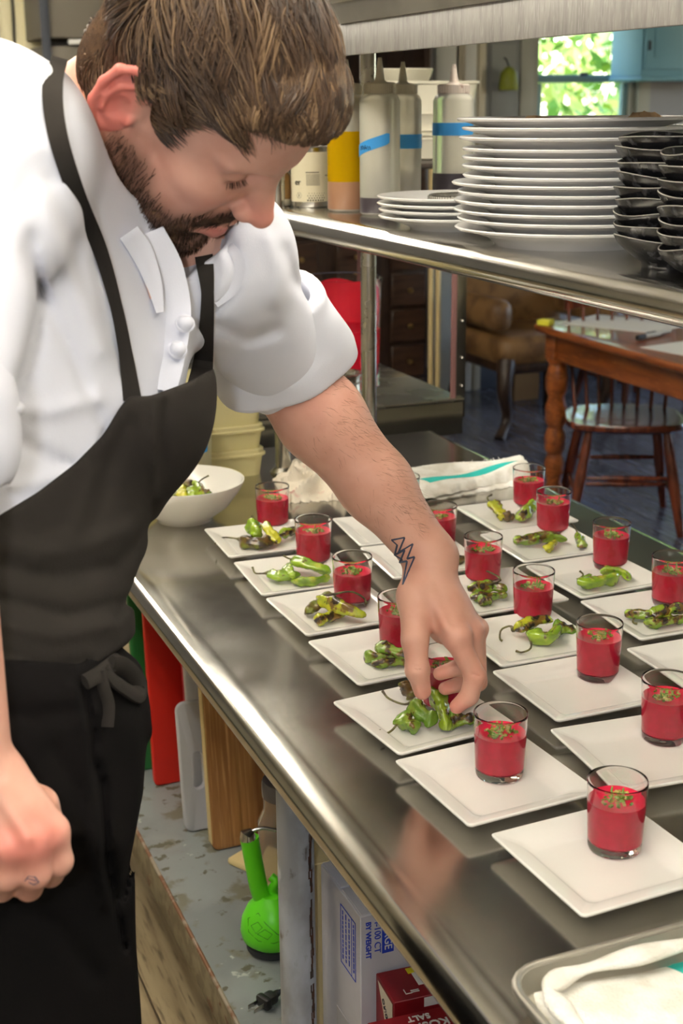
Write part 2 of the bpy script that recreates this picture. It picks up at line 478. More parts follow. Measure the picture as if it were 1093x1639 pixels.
_mb.f = [(4 * i, 4 * i + 1, 4 * i + 2, 4 * i + 3) for i in range(_n)]; _mb.m = [int(x) for x in _rd.choice([0, 1, 1, 1, 2], _n)]
tag(_mb.build('foliage', M['leaf'], _h), kind='stuff')
for i, (x, y, h, r, lab) in enumerate([(5.0, 11.5, 4.2, 1.3, 'leafy green tree close outside the back window'), (7.6, 17.5, 6.0, 1.9, 'taller pale green tree behind the one outside the window'),
                                       (9.8, 12.0, 5.0, 1.6, 'green tree right of the others outside the window'), (6.9, 8.9, 1.3, 0.7, 'low bush under the trees outside the back window')]):
    tree('bush' if h < 2 else 'tree', lab, 'bush' if h < 2 else 'tree', x, y, h, r, 6500, 10 + i)
# ------------------------------------------------------------------ prep counter
T = 0.90
CX0, CX1, CY0, CY1 = 0.440, 1.304, 0.30, 2.70
def rolled_slab(x0, x1, y0, y1, top, r, lip=0.03):
    # thin sheet top whose chef-side edge rolls over and whose other edges turn down
    mb = MB(); prof = []
    prof.append((x1 - 0.004, top - 0.05)); prof.append((x1, top - 0.05)); prof.append((x1, top - 0.045)); prof.append((x1, top - 0.009)); prof.append((x1, top - 0.004)); prof.append((x1 - 0.004, top))
    prof.append((x1 - 0.012, top)); prof.append((x0 + 2.0 * r + 0.006, top)); prof.append((x0 + 2.0 * r, top))
    for k in range(0, 15):
        a = PI / 2 + 0.20 + (PI * 1.12) * k / 14
        prof.append((x0 + r + r * math.cos(a), top + 0.002 - r + r * math.sin(a)))
    prof.append((x0 + r * 1.9, top - 1.75 * r))
    prof.append((x0 + r * 1.9, top - 0.006)); prof.append((x1 - 0.008, top - 0.006))
    l0 = [(x, y0, z) for x, z in prof]; l1 = [(x, y1, z) for x, z in prof]
    mb.loft([l0, l1])
    return mb
ct = thing('prep_counter', 'long stainless steel prep counter with rolled front edge and grey undershelf', 'counter', (0, 0, 0))
rolled_slab(CX0, CX1, CY0, CY1, T, 0.019).box(((CX0 + CX1) / 2 + 0.03, CY1 - 0.002, T - 0.027), (CX1 - CX0 - 0.06, 0.004, 0.05)).build('top', M['counter'], ct, angle=50)
M['undershelf'] = mat('worn_painted_shelf', srgb(140, 146, 146), 0.45, 0.15, noise=[(6, srgb(124, 129, 130), 0.4, 0.6), (17, srgb(116, 114, 98), 0.52, 0.62), (33, srgb(92, 88, 72), 0.60, 0.66), (41, srgb(178, 180, 176), 0.67, 0.73)], bump=(60, 0.15, 0.001))
M['shelf_edge'] = mat('rusty_shelf_edge', srgb(128, 120, 98), 0.6, 0.1, noise=[(30, srgb(104, 94, 74), 0.4, 0.6), (24, srgb(92, 56, 34), 0.62, 0.7)])
UZ = 0.376
MB().box(((0.472 + 1.27) / 2, (CY0 + CY1) / 2, UZ - 0.003), (1.27 - 0.472, CY1 - CY0 - 0.06, 0.006)).build('undershelf', M['undershelf'], ct)
us = MB().box((0.471, (CY0 + CY1) / 2, UZ - 0.034), (0.006, CY1 - CY0 - 0.06, 0.068), 0.002).build('undershelf_lip', M['shelf_edge'], ct)
MB().tube([(0.470, CY0 + 0.04, UZ - 0.002), (0.470, CY1 - 0.04, UZ - 0.002)], 0.0035, 8).build('worn_edge', mat('bare_rusty_edge', srgb(120, 86, 62), 0.6, 0.3, noise=(30, srgb(150, 140, 124), 0.45, 0.6)), us)
M['leg'] = mat('galvanised_leg', srgb(176, 184, 196), 0.45, 0.15, noise=[(16, srgb(146, 150, 156), 0.4, 0.6), (28, srgb(98, 94, 88), 0.60, 0.68), (22, srgb(206, 212, 218), 0.60, 0.70)], stretch=(1, 1, 0.5), bump=(70, 0.12, 0.001))
M['rust'] = mat('rust_streak', srgb(84, 50, 34), 0.8, noise=(60, srgb(58, 44, 38), 0.4, 0.6))
for (x, y) in ((0.500, 1.404), (0.512, 2.62), (0.512, 0.36), (1.235, 2.62), (1.235, 1.404), (1.235, 0.36)):
    lg = MB().tube([(x, y, 0.0), (x, y, 0.05)], 0.018, 20).tube([(x, y, 0.02), (x, y, T - 0.006)], 0.0225, 24).build('leg', M['leg'], ct)
    if abs(y - 1.404) < 0.01 and x < 0.6:
        rnd = random.Random(4); mb = MB(); zs = np.linspace(0.42, 0.84, 43); a0 = -1.02
        for k in range(42):
            if rnd.random() < 0.1: continue
            w = 0.07 + 0.10 * rnd.random(); wob = 0.05 * math.sin(k * 0.8)
            q = []
            for a, z in ((a0 - w + wob, zs[k]), (a0 + w + wob, zs[k]), (a0 + w + wob, zs[k + 1] + 0.001), (a0 - w + wob, zs[k + 1] + 0.001)):
                q.append((x + 0.0227 * math.cos(a), y + 0.0227 * math.sin(a), z))
            mb.add(q, [(0, 1, 2, 3)])
        mb.build('rust_streak', M['rust'], lg)
# ------------------------------------------------------------------ table-mounted overshelf
os_ = thing('overshelf', 'two-tier stainless overshelf on round posts above the prep counter', 'shelf', (0, 0, T + 0.0003))
SZ = 1.415
SX0, SX1, SY0, SY1 = 0.838, 1.21, 0.62, 2.535
mb = rolled_slab(SX0, SX1, SY0, SY1, SZ - T, 0.0215)
mb.box(((SX0 + SX1) / 2 + 0.03, SY1 - 0.002, SZ - T - 0.022), (SX1 - SX0 - 0.06, 0.004, 0.04))
mb.build('lower_shelf', M['shelf_steel'], os_, angle=50)
bm_ = MB().box((0.842, 1.52, 1.693 - T), (0.006, 2.0, 0.047), 0.002).box((1.0, 1.52, 1.712 - T), (0.31, 2.0, 0.006))
bm_.build('upper_shelf', M['dull_steel'], os_)
for (x, y) in ((0.879, 2.494), (1.064, 2.494), (0.879, 0.70), (1.064, 0.70)):
    pm = MB().tube([(x, y, 0), (x, y, 1.708 - T)], 0.0155, 24).build('post', M['steel'], os_)
    MB().lathe([(0, 0), (0.026, 0), (0.026, 0.004), (0.018, 0.012), (0.0155, 0.012)], 24, (x, y, 0)).build('foot_flange', M['steel'], pm)
# steel sheet pan stored on the upper shelf
t = thing('sheet_pan', 'dull metal sheet pan lying on the upper tier of the overshelf', 'pan', (0.99, 1.60, 1.7164))
loops = []
def rrect(hx, hy, r, z, n=5):
    out = []
    for sx, sy, a0 in ((1, 1, 0), (-1, 1, PI / 2), (-1, -1, PI), (1, -1, 1.5 * PI)):
        for k in range(n + 1):
            a = a0 + PI / 2 * k / n
            out.append((sx * (hx - r) + r * math.cos(a), sy * (hy - r) + r * math.sin(a), z))
    return out
def pan_mb(hx, hy, h, th=0.002, lip=0.006, slope=0.010, r=0.03):
    L_ = [rrect(hx - slope, hy - slope, r, 0.0), rrect(hx, hy, r, h - lip), rrect(hx + lip, hy + lip, r + lip, h - lip * 0.7), rrect(hx + lip * 1.4, hy + lip * 1.4, r + lip, h), rrect(hx + lip, hy + lip, r + lip, h + lip * 0.6), rrect(hx + lip * 0.2, hy + lip * 0.2, r, h + lip * 0.5), rrect(hx - th, hy - th, r, h - lip), rrect(hx - slope - th, hy - slope - th, r, th)]
    return MB().loft(L_)
M['alu'] = mat('dull_aluminium', (0.50, 0.48, 0.42, 1), 0.42, 0.9, noise=[(8, (0.40, 0.38, 0.33, 1), 0.4, 0.65), (30, (0.22, 0.15, 0.08, 1), 0.70, 0.78)], bump=(40, 0.1, 0.001))
pan_mb(0.165, 0.50, 0.035).build('tray', M['alu'], t)
MB().tube([(x, y, 0.041) for x, y, z in rrect(0.171, 0.506, 0.036, 0)] + [(0.171, 0.47, 0.041)], 0.0035, 8).build('rim_bead', M['alu'], t)

# ------------------------------------------------------------------ second steel table beyond the end of the counter
bt = thing('side_table', 'second stainless work table with flat apron standing beyond the counter end', 'table', (0, 0, 0))
BY0 = 2.985
MB().box(((0.30 + 1.53) / 2, BY0 + 0.38, T - 0.004), (1.23, 0.76, 0.008), 0.002).build('top', M['steel'], bt)
MB().box(((0.30 + 1.528) / 2, BY0 + 0.004, T - 0.049), (1.226, 0.006, 0.082), 0.002).build('apron', M['shelf_steel'], bt)
MB().box((1.525, BY0 + 0.38, T - 0.049), (0.006, 0.75, 0.082), 0.002).build('apron', M['shelf_steel'], bt)
for (x, y) in ((1.415, BY0 + 0.05), (1.45, BY0 + 0.70), (0.36, BY0 + 0.05), (0.36, BY0 + 0.70)):
    MB().tube([(x, y, 0), (x, y, T - 0.01)], 0.021, 20).build('leg', M['steel'], bt)
M['pink_strip'] = mat('faded_red_strip', srgb(150, 110, 108), 0.5, 0.3)
for (x, y) in ((1.535, BY0 + 0.012), (1.535, BY0 + 0.60)):
    up_ = MB().box((x - 0.012, y, 1.20), (0.024, 0.004, 0.70), 0.001).box((x, y + 0.012, 1.20), (0.004, 0.026, 0.70), 0.001).build('upright', M['shelf_steel'], bt)
    MB().box((x - 0.030, y + 0.003, 1.16), (0.014, 0.004, 0.52), 0.001).build('red_strip', M['pink_strip'], up_)
    rv = MB()
    for z in (0.93, 1.0, 1.09, 1.2): rv.lathe([(0.004, 0), (0.003, 0.002), (0, 0.003)], 8, (x - 0.010, y - 0.005, z))
    rv.build('rivets', M['steel'], up_)
MB().box(((0.75 + 1.54) / 2, BY0 + 0.31, 1.458), (0.79, 0.62, 0.012), 0.003).build('overshelf_board', mat('dark_shelf_board', (0.05, 0.04, 0.035, 1), 0.5), bt)
for (x, y) in ((0.76, BY0 + 0.012), (0.76, BY0 + 0.60)):
    MB().box((x, y, 1.18), (0.025, 0.025, 0.56), 0.003).build('upright', M['shelf_steel'], bt)

# ------------------------------------------------------------------ square plates
def plate_mesh():
    hs = 0.079
    def rr(h, z, r):
        return rrect(h, h, r, z)
    # outline corners rise a touch
    def lift(l, amt):
        out = []
        for x, y, z in l:
            q = min(abs(x), abs(y)) / hs
            out.append((x, y, z + amt * q * q))
        return out
    L_ = [rr(0.040, 0.0, 0.01), rr(0.043, 0.0, 0.01), rr(0.046, 0.004, 0.01), lift(rr(0.0765, 0.0105, 0.004), 0.004), lift(rr(0.0787, 0.0125, 0.0045), 0.004), lift(rr(0.079, 0.0142, 0.0045), 0.004),
          lift(rr(0.0775, 0.0155, 0.004), 0.004), lift(rr(0.0745, 0.0150, 0.004), 0.004), lift(rr(0.060, 0.0125, 0.006), 0.0025), rr(0.0545, 0.0095, 0.009), rr(0.051, 0.0070, 0.011), rr(0.047, 0.0062, 0.012), rr(0.025, 0.0060, 0.008)]
    return MB().loft(L_).mesh('square_plate', M['porcelain'], 30)
PM = plate_mesh()
PZ = T + 0.0062   # well height
plates = {}
def plate(key, L_, B_, label):
    a = onz(L_[0], L_[1], T + 0.0185); b = onz(B_[0], B_[1], T + 0.0185)
    d = (a - b)[:2]; ang = math.atan2(d[0], d[1])
    n = np.array([d[1], -d[0]]) / np.hypot(*d)
    mid = (a + b)[:2] / 2
    c = mid + n * 0.0775
    o = link('square_plate', PM, None, (c[0], c[1], T), (0, 0, -ang))
    tag(o, label, 'plate', 'white square plates laid out on the counter')
    plates[key] = c
ORD = ['nearest', 'second', 'third', 'fourth', 'fifth', 'sixth', 'seventh']
plate('a7', (790, 1337), (930, 1462), 'white square plate nearest the camera, in the row along the counter front edge')
plate('a6', (634, 1217), (751, 1320), 'white square plate, second nearest in the front row, with only a glass')
plate('a5', (533, 1122), (641, 1207), 'white square plate directly under the reaching hand')
plate('a4', (493, 1025), (576, 1096), 'white square plate just behind the one under the hand, partly hidden by the wrist')
plate('a3', (426, 957), (492, 1016), 'white square plate third from far end of front row, left of forearm')
plate('a2', (375, 900), (420, 951), 'white square plate second from the far end of the front row')
plate('a1', (328, 847), (367, 890), 'white square plate at the far end of the front row, beside the white bowl')
plate('b6', (886, 1171), (984, 1262), 'white square plate nearest the camera in the middle row')
plate('b5', (792, 1076), (889, 1150), 'white square plate with only a glass, right of the hand in the middle row')
plate('b4', (722, 1002), (799, 1062), 'white square plate in the middle row with a twisted pepper, touching the hand outline')
plate('b3', (681, 934), (752, 981), 'white square plate in the middle row just behind the wrist')
plate('b2', (577, 876), (631, 925), 'white square plate in the middle row showing left of the tattooed forearm')
plate('b1', (533, 830), (577, 872), 'white square plate at the far end of the middle row, left of the forearm')
plate('c1', (732, 813), (792, 848), 'white square plate at far end of right row, before the striped towel')
plate('c2', (768, 854), (840, 899), 'white square plate second from the far end of the right row')
plate('c3', (842, 906), (930, 955), 'white square plate in the right row holding two smooth green peppers')
plate('c4', (931, 963), (1024, 1021), 'white square plate in the right row cut by the photo edge, with long peppers')
plate('c5', (1010, 1042), (1110, 1106), 'empty white square plate corner at the right photo edge')

# ------------------------------------------------------------------ glasses of soup
GH, GR0, GR1, GT = 0.073, 0.0258, 0.0292, 0.0011
gm = MB().lathe([(0, 0.0012), (GR0 - 0.005, 0.0), (GR0 - 0.001, 0.0008), (GR0, 0.003), (GR0 + 0.0002, 0.006), (GR1 - 0.00012, GH - 0.0035), (GR1, GH - 0.001), (GR1 - 0.0004, GH), (GR1 - GT + 0.0004, GH), (GR1 - GT, GH - 0.001), (GR1 - GT - 0.00012, GH - 0.0035), (GR0 - GT + 0.0013, 0.014), (GR0 - GT + 0.0012, 0.011), (GR0 - GT - 0.003, 0.0085), (0, 0.0075)], 48).mesh('glass', M['glass'], 50)
def soup_mesh(fill):
    ra = GR0 - GT + 0.0012; rb = GR1 - GT
    rt = ra + (rb - ra) * (fill - 0.011) / (GH - 0.012)
    e = 0.0003
    return MB().lathe([(0, 0.0072), (GR0 - GT - 0.003 + e, 0.0082), (ra + e, 0.011), (ra + e + 0.0001, 0.014), (rt + e, fill - 0.002), (rt + e, fill), (rt - 0.0015, fill - 0.0007), (0, fill - 0.001)], 40).mesh('soup', M['soup'], 50)
SM = [soup_mesh(f) for f in (0.052, 0.050, 0.054)]
def herb_mesh(seed, fill):
    rnd = random.Random(seed); mb = MB()
    for i in range(46):
        a = rnd.random() * 2 * PI; rr = 0.0165 * rnd.random() ** 0.7
        s = rnd.uniform(0.0012, 0.0032)
        R_ = Matrix.Rotation(rnd.random() * PI, 3, 'Z') @ Matrix.Rotation(rnd.uniform(-0.7, 0.7), 3, 'X')
        mb.box((rr * math.cos(a), rr * math.sin(a), fill + 0.0006 + 0.0006 * rnd.random()), (s * 1.6, s, s * 0.7), 0, rot=R_, mi=0 if rnd.random() < 0.75 else 1)
    for i in range(3):
        a = rnd.random() * 2 * PI; p = (0.008 * math.cos(a), 0.008 * math.sin(a), fill)
        mb.tube([p, (p[0] * 1.3, p[1] * 1.3, fill + 0.004), (p[0] * 1.2 + 0.002, p[1] * 1.5, fill + 0.0075)], [0.0011, 0.0011, 0.0008], 6)
    return mb.mesh('herbs', [M['herb'], mat('pale_herb_' + str(seed), (0.42, 0.38, 0.14, 1), 0.5)], 30)
HM = [herb_mesh(s, f) for s, f in ((1, 0.0515), (2, 0.0495), (3, 0.0535))]
def glass(i, px, py, label, rz=0.0):
    p = onz(px, py, PZ)
    t = thing('soup_glass', label, 'glass', (p[0], p[1], PZ), (0, 0, i * 1.3), 'small glasses of red soup')
    link('tumbler', gm, t); link('soup', SM[i % 3], t)
    h = link('herb_garnish', HM[i % 3], t); h['kind'] = 'stuff'
GL = [('a7', 983, 1356, 'small glass of red soup nearest the camera, on the closest plate'), ('a6', 799, 1239, 'small glass of red soup right of the hand, second nearest in the front row'),
      ('a5', 712, 1133, 'small glass of red soup hidden behind the curled fingers'), ('a4', 639, 1036, 'small glass of red soup half hidden by the wrist'),
      ('a3', 564, 966, 'small glass of red soup on the third farthest front plate, left of the forearm'), ('a2', 502, 901, 'small glass of red soup on the second farthest plate of the front row'),
      ('a1', 437, 843, 'small glass of red soup at far end of front row, near the crumpled cloth'), ('b1', 645, 826, 'small glass of red soup peeking out right of the forearm before the striped towel'),
      ('b2', 702, 877, 'small glass of red soup immediately right of the forearm above the tattoo'), ('b3', 772, 931, 'small glass of red soup in the middle row just behind the knuckles'),
      ('b4', 852, 991, 'small glass of red soup behind the twisted green pepper in the middle row'), ('b5', 956, 1082, 'small glass of red soup on the pepperless plate right of the hand'),
      ('b6', 1063, 1181, 'small glass of red soup cut by the right edge, nearest in middle row'), ('c1', 845, 811, 'small glass of red soup at the far end of the right row, against the towel'),
      ('c2', 884, 852, 'small glass of red soup second from the far end of the right row'), ('c3', 976, 907, 'small glass of red soup behind the two smooth green peppers'),
      ('c4', 1072, 966, 'small glass of red soup cut by the right edge, beside long green peppers')]
for i, (k, px, py, lab) in enumerate(GL):
    glass(i, px, py, lab)

# ------------------------------------------------------------------ blistered peppers
def pepper(P, r, m, label, group, stem=None, seed=0, prof=None):
    """P: world points from the stem end to the tip; r: greatest radius; stem: world points from the calyx outward."""
    rnd = np.random.default_rng(seed + 100)
    n = 30; seg = 18
    C_ = spline(P, n)
    ph = rnd.random(6) * 2 * PI
    o0 = np.array(C_[0])
    vs = []; nrm = Vector((0, 0, 1))
    loops = []
    for i in range(n):
        t = i / (n - 1)
        a = Vector(C_[max(0, i - 1)]); b = Vector(C_[min(n - 1, i + 1)]); tn = (b - a).normalized()
        nrm = (nrm - tn * nrm.dot(tn)).normalized() if (nrm - tn * nrm.dot(tn)).length > 1e-4 else tn.orthogonal().normalized()
        bi = tn.cross(nrm)
        base = (0.35 + 0.65 * min(1, t / 0.16) ** 0.6) * (1 - 0.30 * t) * (1 if t < 0.82 else math.sqrt(max(0.0, 1 - ((t - 0.82) / 0.185) ** 2)))
        base = max(base, 0.10)
        base *= 1 + 0.13 * math.sin(t * 9 + ph[0]) + 0.07 * math.sin(t * 21 + ph[1])
        lp = []
        for k in range(seg):
            an = 2 * PI * k / seg
            rr = r * base * (1 + 0.20 * math.cos(3 * an + ph[2] + 2.2 * t) + 0.09 * math.cos(2 * an + ph[3] - 3 * t) + 0.06 * math.sin(5 * an + 11 * t + ph[4]) + 0.05 * math.sin(17 * t + 2 * an + ph[5]) + 0.045 * math.sin(29 * t - 3 * an + ph[0]) + rnd.normal() * 0.03)
            p = Vector(C_[i]) + nrm * math.cos(an) * rr * 0.88 + bi * math.sin(an) * rr
            lp.append(tuple(np.array(p) - o0))
        loops.append(lp)
    mb = MB().loft(loops)
    o = mb.build('shishito_pepper', m, None, tuple(o0), angle=75)
    tag(o, label, 'pepper', group)
    if stem is not None:
        sp = [np.array(p) - o0 for p in spline([P[0]] + list(stem), 12)]
        rr = [0.0042, 0.0030, 0.0018] + [0.00135] * 7 + [0.0015, 0.0019]
        rr[0] = r * 0.42; rr[1] = r * 0.30
        MB().tube(sp, rr, 7).build('stem', M['stem'], o)
    return o
def pp(x, y, h):   # point a height h above the plate well, seen at a pixel of the photograph
    return onz(x, y, PZ + h)
G = {k: 'blistered peppers on the ' + v for k, v in dict(a1='farthest plate of the front row', a2='second farthest front plate', a3='third farthest front plate', a4='plate behind the wrist', a5='plate under the hand',
     b2='plate behind the forearm', b3='middle row plate by the knuckles', b4='middle row plate with the twisted pepper', c1='plate by the striped towel', c2='second farthest right plate', c3='right plate with two smooth peppers', c4='right edge plate').items()}
K = {}
def pk(key, pts, r, m, label, stem=None, seed=0):
    P = [pp(x, y, h) for x, y, h in pts]
    st = [pp(x, y, h) for x, y, h in stem] if stem else None
    pepper(P, r, M['pepper_' + m], label, G[key], st, seed)
h1 = 0.010
# a1
pk('a1', [(386, 864, .010), (400, 868, .011), (420, 869, .011), (434, 864, .010)], .0115, 'char', 'dark charred pepper lying lowest on the farthest front plate', [(372, 861, .008), (354, 861, .006), (345, 870, .010)], 1)
pk('a1', [(403, 838, .024), (407, 848, .022), (416, 858, .016)], .0125, 'fresh', 'stubby bright green pepper sitting on top of the farthest front pile', [(406, 832, .030), (403, 826, .034)], 2)
pk('a1', [(425, 838, .024), (430, 848, .021), (438, 860, .014), (448, 868, .009)], .0095, 'yellow', 'yellow charred pepper draped over the front of the farthest front pile', None, 3)
pk('a1', [(446, 856, .013), (462, 852, .015), (478, 845, .016), (487, 838, .018)], .0085, 'green', 'green pepper pointing right with a brown tip, on the farthest front plate', None, 4)
# a2
pk('a2', [(430, 917, .010), (445, 922, .011), (462, 923, .011), (480, 919, .010)], .0095, 'fresh', 'green pepper with a long hooked stem pointing left, on the second farthest front plate', [(418, 918, .008), (408, 917, .008), (404, 908, .014)], 5)
pk('a2', [(468, 896, .020), (487, 902, .022), (508, 909, .019), (530, 916, .013)], .0098, 'fresh', 'bright green pepper lying across the top of the second farthest front pile', [(460, 893, .024), (453, 889, .028)], 6)
pk('a2', [(466, 930, .008), (488, 930, .009), (510, 928, .010), (528, 922, .010)], .0085, 'fresh', 'green pepper lying lowest at the front of the second farthest front pile', None, 7)
pk('a2', [(458, 906, .016), (464, 915, .018), (470, 925, .014)], .0075, 'fresh', 'short green pepper tucked upright in the second farthest front pile', None, 8)
# a3
pk('a3', [(508, 958, .020), (530, 965, .022), (556, 976, .018), (586, 986, .011)], .0112, 'yellow', 'large olive pepper with charred tip draped over the third farthest front pile', [(548, 948, .030), (566, 948, .030), (582, 957, .016), (586, 966, .010)], 9)
pk('a3', [(502, 992, .009), (516, 989, .010), (536, 984, .010), (552, 976, .010)], .0090, 'yellow', 'yellow green pepper lying lowest on the third farthest front plate', None, 10)
pk('a3', [(532, 952, .021), (518, 962, .018), (502, 972, .012), (489, 982, .008)], .0098, 'char', 'blackened pepper sloping down the left of the third farthest front pile', None, 11)
# a4
pk('a4', [(584, 1049, .008), (602, 1053, .010), (625, 1052, .010), (648, 1056, .009)], .0085, 'deep', 'dark green pepper tip at the left of the pile behind the wrist', None, 12)
pk('a4', [(604, 1034, .018), (622, 1040, .019), (642, 1048, .016), (662, 1054, .012)], .0095, 'deep', 'dark green pepper lying along the top of the pile behind the wrist', [(614, 1030, .026), (618, 1026, .028)], 13)
pk('a4', [(594, 1062, .007), (612, 1060, .008), (634, 1058, .009), (658, 1060, .008)], .0078, 'deep', 'green pepper lying nearest in the pile behind the wrist', None, 14)
# a5
pk('a5', [(650, 1092, .028), (655, 1104, .022), (664, 1116, .015)], .0115, 'char', 'charred brown pepper standing behind the thumb', None, 15)
pk('a5', [(662, 1124, .024), (672, 1140, .018), (688, 1150, .013), (700, 1156, .010)], .0112, 'deep', 'broad glossy green pepper below the thumb on the plate being filled', [(645, 1127, .018), (622, 1118, .016), (612, 1106, .022)], 16)
pk('a5', [(692, 1099, .032), (701, 1118, .026), (711, 1142, .015), (714, 1168, .006)], .0105, 'green', 'green pepper pinched between thumb and index finger', None, 17)
pk('a5', [(640, 1150, .012), (648, 1155, .012), (658, 1161, .010), (670, 1166, .009)], .0110, 'deep', 'small green pepper with curled dark stem, left on the plate under the hand', [(636, 1158, .010), (626, 1170, .004), (612, 1176, .003), (607, 1168, .008)], 18)
pk('a5', [(716, 1152, .010), (730, 1152, .010), (746, 1152, .010), (760, 1150, .008)], .0095, 'deep', 'blistered pepper lying under the index fingertip beside the glass', None, 19)
# b2, b3, b4
pk('b2', [(716, 884, .010), (724, 892, .010), (734, 896, .009), (742, 894, .008)], .0095, 'char', 'charred pepper showing right of the forearm behind the glass', None, 20)
pk('b3', [(748, 942, .014), (765, 940, .015), (788, 939, .015), (812, 945, .012)], .0105, 'green', 'olive green pepper with a long looping stem by the knuckles', [(800, 930, .024), (784, 916, .026), (762, 911, .024)], 21)
pk('b3', [(752, 956, .008), (772, 955, .009), (794, 953, .009), (812, 952, .009)], .0075, 'green', 'slim green pepper lying under the one by the knuckles', None, 22)
pk('b3', [(764, 962, .007), (776, 961, .008), (788, 962, .007)], .0088, 'deep', 'short dark pepper end at the front of the plate by the knuckles', None, 23)
pk('b4', [(822, 1008, .014), (840, 1000, .018), (862, 993, .020), (884, 992, .017)], .0095, 'yellow', 'yellow green pepper with brown blisters lying at the back of the twisted pile', [(816, 1002, .014), (802, 1008, .008), (800, 1022, .005), (804, 1026, .003)], 24)
pk('b4', [(846, 1012, .010), (862, 1020, .012), (884, 1018, .014), (894, 1002, .016)], .0105, 'fresh', 'twisted bright green pepper at the front of its middle row plate', [(850, 1036, .004), (836, 1044, .003), (826, 1042, .003)], 25)
pk('b4', [(884, 1004, .014), (898, 1006, .013), (912, 1009, .010), (920, 1010, .008)], .0105, 'deep', 'mottled green pepper at the right end of the twisted pile', None, 26)
# c1
pk('c1', [(788, 805, .022), (794, 813, .018), (801, 822, .012), (806, 830, .007)], .0118, 'yellow', 'bright yellow green pepper standing at the left of the farthest right plate', [(783, 802, .026), (780, 796, .030), (787, 792, .032)], 27)
pk('c1', [(806, 824, .010), (814, 826, .010), (824, 827, .009)], .0095, 'char', 'small charred pepper in the middle of the farthest right plate', None, 28)
pk('c1', [(856, 806, .020), (848, 812, .018), (838, 822, .013), (829, 832, .008)], .0125, 'green', 'wrinkled green pepper leaning against the glass on the farthest right plate', None, 29)
# c2
pk('c2', [(821, 866, .010), (846, 864, .013), (880, 858, .015), (908, 864, .011)], .0105, 'green', 'long green pepper with brown blisters lying before the glass, second farthest right plate', None, 30)
pk('c2', [(874, 880, .007), (880, 874, .008), (890, 866, .010)], .0080, 'yellow', 'short pepper end pointing at the camera from under the long one', None, 31)
pk('c2', [(926, 858, .012), (930, 868, .011), (934, 876, .008)], .0085, 'green', 'separate little pepper end with upright stem at the right of its plate', [(922, 848, .020), (918, 842, .024), (913, 838, .028)], 32)
# c3
pk('c3', [(926, 929, .011), (945, 932, .013), (968, 928, .012), (990, 922, .010)], .0115, 'fresh', 'plump smooth green pepper lying in front of the third glass of the right row', [(933, 920, .020), (928, 914, .024)], 33)
pk('c3', [(960, 915, .012), (978, 912, .015), (998, 916, .013), (1009, 928, .006)], .0080, 'fresh', 'slim green pepper curling down behind the plump smooth one', None, 34)
# c4
pk('c4', [(1000, 982, .008), (1022, 984, .010), (1048, 986, .012), (1078, 988, .011)], .0085, 'green', 'long green pepper pointing left on the right edge plate', None, 35)
pk('c4', [(1040, 984, .016), (1062, 978, .018), (1086, 974, .018), (1110, 974, .015)], .0095, 'green', 'green pepper with dark blisters on top of the right edge pile', [(1030, 982, .014), (1016, 988, .008), (1013, 996, .004), (1020, 998, .003)], 36)
pk('c4', [(1030, 996, .007), (1050, 996, .009), (1074, 992, .010), (1096, 990, .009)], .0085, 'deep', 'dark green pepper lying lowest on the right edge plate', None, 37)
